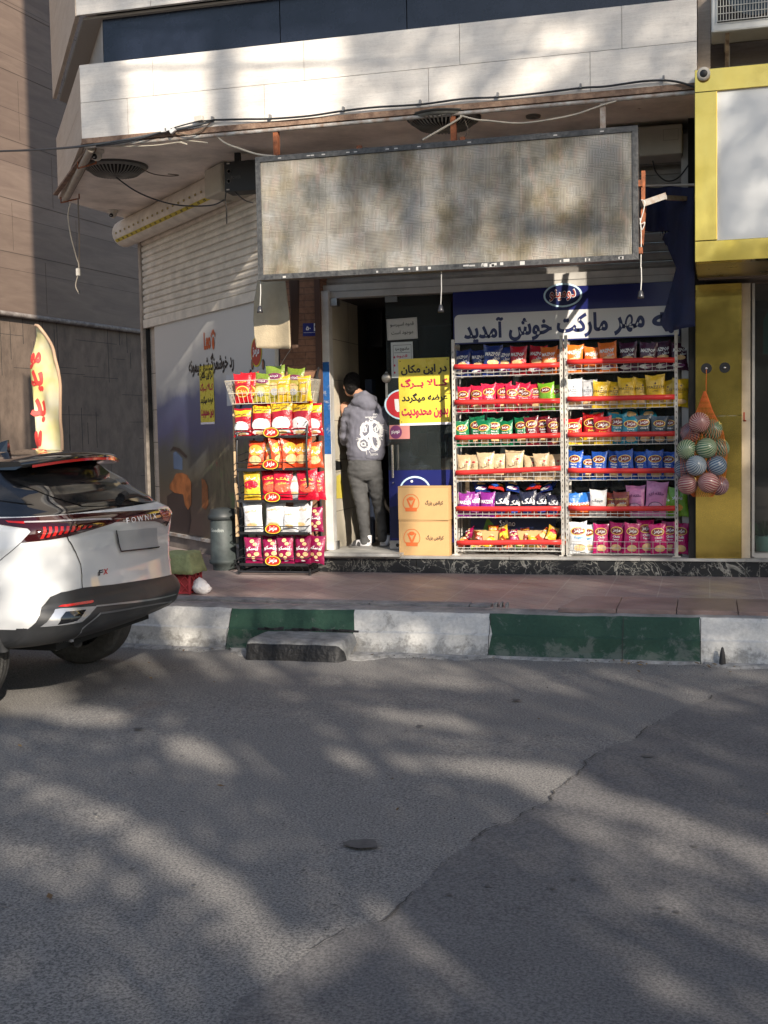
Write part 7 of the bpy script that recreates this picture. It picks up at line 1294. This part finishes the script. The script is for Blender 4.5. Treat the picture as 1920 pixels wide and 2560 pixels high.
tr = remesh(m.build('trousers', None, org=V((foot.x, PY, FZ))), .011, 2); folds(tr, .007, 7, st_=(1, .5, 2.0)); folds(tr, .004, 20, st_=(.8, .8, 1.8)); tr.parent = per; tr.location = (0, 0, 0)
m = MB().m(paint('jean seam', (.055, .055, .055), .9)); 
for q0, q1 in (((880, 1178), (898, 1186)), ((898, 1186), (908, 1180)), ((926, 1180), (946, 1184))):
    a_, b_ = pp_(*q0), pp_(*q1)
    h1 = bv
for nm, lx, ly, d, sc_, rz_ in (('sock', 913, 1366, -.02, 1, 0), ('sock', 960, 1355, .27, .9, 0)):
    q = pp_(lx, ly, d); zf = FZ if d < .1 else .462
    m = MB().m(paint('white sock', (.72, .72, .74), .9)); ft = V((q.x, PY+d, zf)); dirx = V((-.93, .36, 0)) if d < .1 else V((.55, .83, 0))
    m.tube([ft+V((.025, 0, .13)), ft+V((.022, 0, .06)), ft+V((.01, 0, .045))], [.045, .046, .045], 14).tube([ft+V((.02, 0, .045))-dirx*.035, ft+V((0, 0, .045)), ft+dirx*.07+V((0, 0, .042)), ft+dirx*.13+V((0, 0, .034)), ft+dirx*.165+V((0, 0, .03))], [.040, .046, .042, .034, .018], 14); sk_ = remesh(m.build(nm, None, org=V((foot.x, PY, FZ))), .007, 2); sk_.parent = per; sk_.location = (0, 0, 0)
    m = MB().m(mat('grey sandal foam', (.17, .165, .16), .85, bump=.2)); sdv = V((-dirx.y, dirx.x, 0)); out_ = []
    for k in range(24):
        t = 2*math.pi*k/24; l_ = math.cos(t); out_.append((ft+dirx*(.055+.145*l_)+sdv*(.052+.006*l_)*math.sin(t)*1.0))
    m.add([V((p.x, p.y, zf+.0005)) for p in out_]+[V((p.x, p.y, zf+.026)) for p in out_], [tuple(range(23, -1, -1)), tuple(range(24, 48))]+[(i, (i+1) % 24, 24+(i+1) % 24, 24+i) for i in range(24)])
    for t0 in (.045, .105): c_ = ft+dirx*t0; m.m(mat('dark sandal strap', (.05, .048, .05), .8)); m.loft([[c_+dirx*e+sdv*(.052*math.cos(a_))+V((0, 0, .02+(.062-.1*(t0-.045))*math.sin(a_))) for a_ in [math.pi*j/12 for j in range(13)]]+[c_+dirx*e+sdv*(.046*math.cos(a_))+V((0, 0, .02+(.058-.1*(t0-.045))*math.sin(a_))) for a_ in [math.pi*j/12 for j in range(12, -1, -1)]] for e in (-.02, .02)], True, True)
    m.build('sandal', per, org=V((foot.x, PY, FZ)))
# ======================= TREES ACROSS THE STREET (unseen; leaf crowns shaped by a mask to cast the dappled shade) =======================
def uvp(p): return (p.x+.7*(p.y+5), p.z+.6*(p.y+5))
LIT = []
def lit(u0, v0, u1, v1, r_, k=1.0): LIT.append((u0, v0, u1, v1, r_, k))
def litpx(pts, r_, k=1.0, Z=0.0):
    q = [uvp(atz(a, b, Z)) for a, b in pts]
    if len(q) == 1: q = q*2
    for a, b in zip(q, q[1:]): lit(a[0], a[1], b[0], b[1], r_, k)
BOX = [(6.35, 9.95, 10.35, 12.15, 1.0), (6.5, 9.5, 7.6, 10.1, 1.0), (6.45, 12.0, 7.45, 13.0, .95), (7.5, 12.0, 7.95, 12.6, .9), (8.05, 12.0, 8.45, 12.95, .75), (8.55, 12.05, 8.75, 12.5, .8), (8.9, 12.3, 9.5, 12.85, .85), (9.5, 12.0, 9.95, 12.45, .6), (9.8, 11.85, 10.42, 12.95, 1.0), (8.8, 12.85, 9.9, 13.0, .4), (4.4, 11.0, 5.1, 13.0, 1.0), (5.1, 13.2, 5.18, 14.6, .9), (5.42, 13.15, 6.3, 14.4, .95), (6.52, 13.15, 7.5, 14.2, .95), (7.5, 13.2, 8.6, 14.3, .35), (10.3, 9.86, 10.75, 10.1, .9), (5.05, 11.5, 6.4, 12.9, .9),
       (3.2, 6.95, 4.35, 8.25, .9), (5.3, 8.05, 5.8, 8.5, .8), (5.9, 8.1, 6.4, 8.5, .45), (6.75, 8.05, 7.75, 8.45, .5), (5.7, 8.80, 7.0, 9.02, .9), (7.0, 9.2, 10.6, 9.6, .3), (4.6, 8.6, 5.7, 9.0, .5), (7.78, 8.91, 8.08, 8.97, 1), (4.8, 7.4, 7.9, 8.05, .8), (7.9, 7.5, 9.6, 8.0, .45), (10.3, 12.0, 12.0, 12.6, .35), (10.2, 12.6, 12, 14, .25)]
for pts, r_, k in (([(0, 1752), (127, 1769)], .10, 1), ([(150, 1787), (266, 1793)], .08, 1), ([(474, 1873), (625, 1902)], .09, 1), ([(560, 1805), (700, 1815)], .05, .6), ([(960, 1787), (1134, 1804)], .07, .9), ([(810, 1897), (1110, 1908)], .05, .8), ([(1203, 1920), (1388, 1935)], .08, 1), ([(116, 2000), (278, 2047), (420, 2130), (544, 2209), (683, 2360)], .075, .9), ([(70, 2140), (266, 2197)], .09, .7),
                    ([(1365, 1978), (1620, 2035), (1851, 2116), (1990, 2180)], .085, 1), ([(1492, 2093), (1666, 2116)], .10, .8), ([(1597, 2209), (1920, 2348)], .10, .7), ([(983, 2325), (1157, 2394), (1388, 2510)], .07, .85), ([(683, 2406), (810, 2348)], .05, .8), ([(1270, 2255), (1504, 2301)], .06, .5), ([(1735, 1757), (1920, 1723)], .08, .6), ([(1850, 1840), (1990, 1850)], .06, .5), ([(1080, 1850), (1200, 1870)], .06, .6), ([(1500, 2420), (1800, 2500)], .08, .5), ([(250, 2300), (430, 2420)], .06, .4)): litpx(pts, r_, k)
lit(9.10, 13.55, 9.36, 13.74, .10, .85); lit(8.2, 13.45, 8.9, 13.35, .10, .6)
def openness(u, v):
    o = 0.0
    for a, b, c, d, k in BOX:
        if a < u < c and b < v < d: o = max(o, k*min(1, min(u-a, c-u, v-b, d-v)/.06))
    for u0, v0, u1, v1, r_, k in LIT:
        dx, dv = u1-u0, v1-v0; L2 = dx*dx+dv*dv; t = 0 if L2 == 0 else max(0, min(1, ((u-u0)*dx+(v-v0)*dv)/L2)); d = math.hypot(u-u0-dx*t, v-v0-dv*t)
        if d < r_*1.9: o = max(o, k*min(1, max(0, (r_*1.9-d)/(r_*.6))))
    return o
LEAF = NT('dry plane leaf'); LEAF.set('Base Color', LEAF.ramp(LEAF.noise(LEAF.map(), 2.5, 3), (.4, (.10, .09, .03)), (.6, (.17, .12, .05)))); LEAF.set('Roughness', .8); LEAF = LEAF.m; BARK = mat('pale bark', (.30, .27, .22), .9, var=.4, scale=6, bump=.4)
random.seed(31)
TR_ = [(2.0, 4.8), (4.8, 7.2), (7.2, 9.6), (9.6, 13.2)]
def leafmask(u, v):
    base = 1.0 if v < 9.9 else .9
    if v < 9.9: base = max(.45, min(1, 1.0+.55*NZ.noise(V((u*1.1, v*2.4, 5)))))
    if 13.1 < v: base = .74
    if v > 14.9: base = .2
    return base*(1-openness(u, v))
for ti, (ua, ub) in enumerate(TR_):
    uc = (ua+ub)/2; bx = uc-.2; by = -5.4
    root = thing('street_tree', (bx, by, 0), ('pale barked street tree standing across the road, %s in its row' % ORD[ti]), 'tree', 'street trees across the road')
    m = MB().m(BARK).tube(curve_pts([(bx, by, -.05), (bx+.05, by, 1.4), (bx-.06, by+.05, 3.2), (bx+.05, by, 4.6)], 5), [.24-.004*k for k in range(16)], 12); m.build('trunk', root)
    m = MB().m(BARK)
    for k in range(9):
        a = V((bx, by, 2.9+k*.28)); uu = ua+(ub-ua)*random.random(); vv = random.uniform(6.5, 14.5); yb = random.uniform(-6.3, -3.8); e = V((uu-.7*(yb+5), yb, vv-.6*(yb+5)))
        if openness(uu, vv) > .3: uu = ua; e = V((ua-.7*(yb+5), yb, vv-.6*(yb+5)))
        mid = a.lerp(e, .5)+V((random.uniform(-.3, .3), random.uniform(-.2, .2), .3)); cp = curve_pts([a, mid, e], 7); m.tube(cp, [.075*(1-.85*i/(len(cp)-1))+.006 for i in range(len(cp))], 7)
        for j in range(3): q = cp[6+j*3]; e2 = q+V((random.uniform(-.8, .8), random.uniform(-.4, .4), random.uniform(.2, .9))); m.tube([q, q.lerp(e2, .5)+V((.05, 0, .08)), e2], [.022, .015, .006], 5)
    if ti == 1:   # two steep limbs whose shade crosses the stone band
        for u_, du in ((5.30, .10), (6.42, -.08)):
            q = [V((u_+du*s_+.03*math.sin(s_*9)-.7*(-.3), -5.3, vv-.6*(-.3))) for s_, vv in ((0, 11.9), (.3, 12.8), (.6, 13.6), (1, 14.9))]; m.tube(curve_pts([V((bx, by, 4.4)), V((bx+(.2 if du < 0 else -.3), by, 8.5))]+q, 6), .055, 8)
    m.build('limbs', root)
    vs = []; fs = []; n = int((ub-ua)*11.6*1200)
    for _ in range(n):
        u, v = random.uniform(ua, ub), random.uniform(4.0, 15.6)
        if random.random() > leafmask(u, v): continue
        y = random.uniform(-6.2, -3.9); c = V((u-.7*(y+5), y, v-.6*(y+5))); a = V((random.gauss(0, 1), random.gauss(0, 1), random.gauss(0, 1))).normalized(); b = a.orthogonal().normalized(); s_ = random.uniform(.022, .045); o_ = len(vs); vs += [c-a*s_*1.3, c-b*s_, c+a*s_*1.3, c+b*s_]; fs.append((o_, o_+1, o_+2, o_+3))
    m = MB().m(LEAF); m.add(vs, fs, False); m.build('crown', root, fix=False)
# overhead wires across the road: their thin shade runs along the stone band and the road
def back(p, dy): return p+ts*(dy/abs(ts.y))
for i, (pa, pb, sag, r_, l_) in enumerate(((P(200, 186, FY), P(1742, 128, FY), .05, .016, 'upper power wire strung above the near side of the street'), (P(200, 60, FY), P(1742, -10, FY), .03, .010, 'thin power wire strung above the upper one'))):
    a, b = back(pa, 5.5), back(pb, 5.5); d = (b-a); pts = [a+d*t+V((0, 0, -sag*4*t*(1-t)+sag*1.2)) for t in [-.6+.1*k for k in range(23)]]; tag(MB().m(BLC).tube(pts, r_, 6).build('overhead_wire', org=pts[0]), l_, 'wire')

# house across the road, behind the trees: seen only in the brass, the glass and the car paint
ob = thing('opposite_building', (4, -22, 0), 'plain rendered house across the road behind the street trees', 'building')
MB().m(mat('ochre render', (.34, .29, .22), .85, var=.2, scale=1)).bb(-16, 26, -30, -22, 0, 6.8).build('wall', ob)
for r_ in range(2):
    for k in range(11):
        x = -14+k*3.7; z = 1.0+r_*3.1; f_ = MB().m(paint('window trim', (.5, .48, .44))).bb(x-.08, x+1.6, -22, -21.93, z-.08, z+1.5).build('window', ob); MB().m(GL).bb(x, x+1.52, -21.93, -21.92, z, z+1.42).build('pane', f_)
MB().m(paint('roof edge', (.2, .17, .14))).bb(-16.2, 26.2, -30, -21.7, 6.8, 7.05).build('roof', ob)
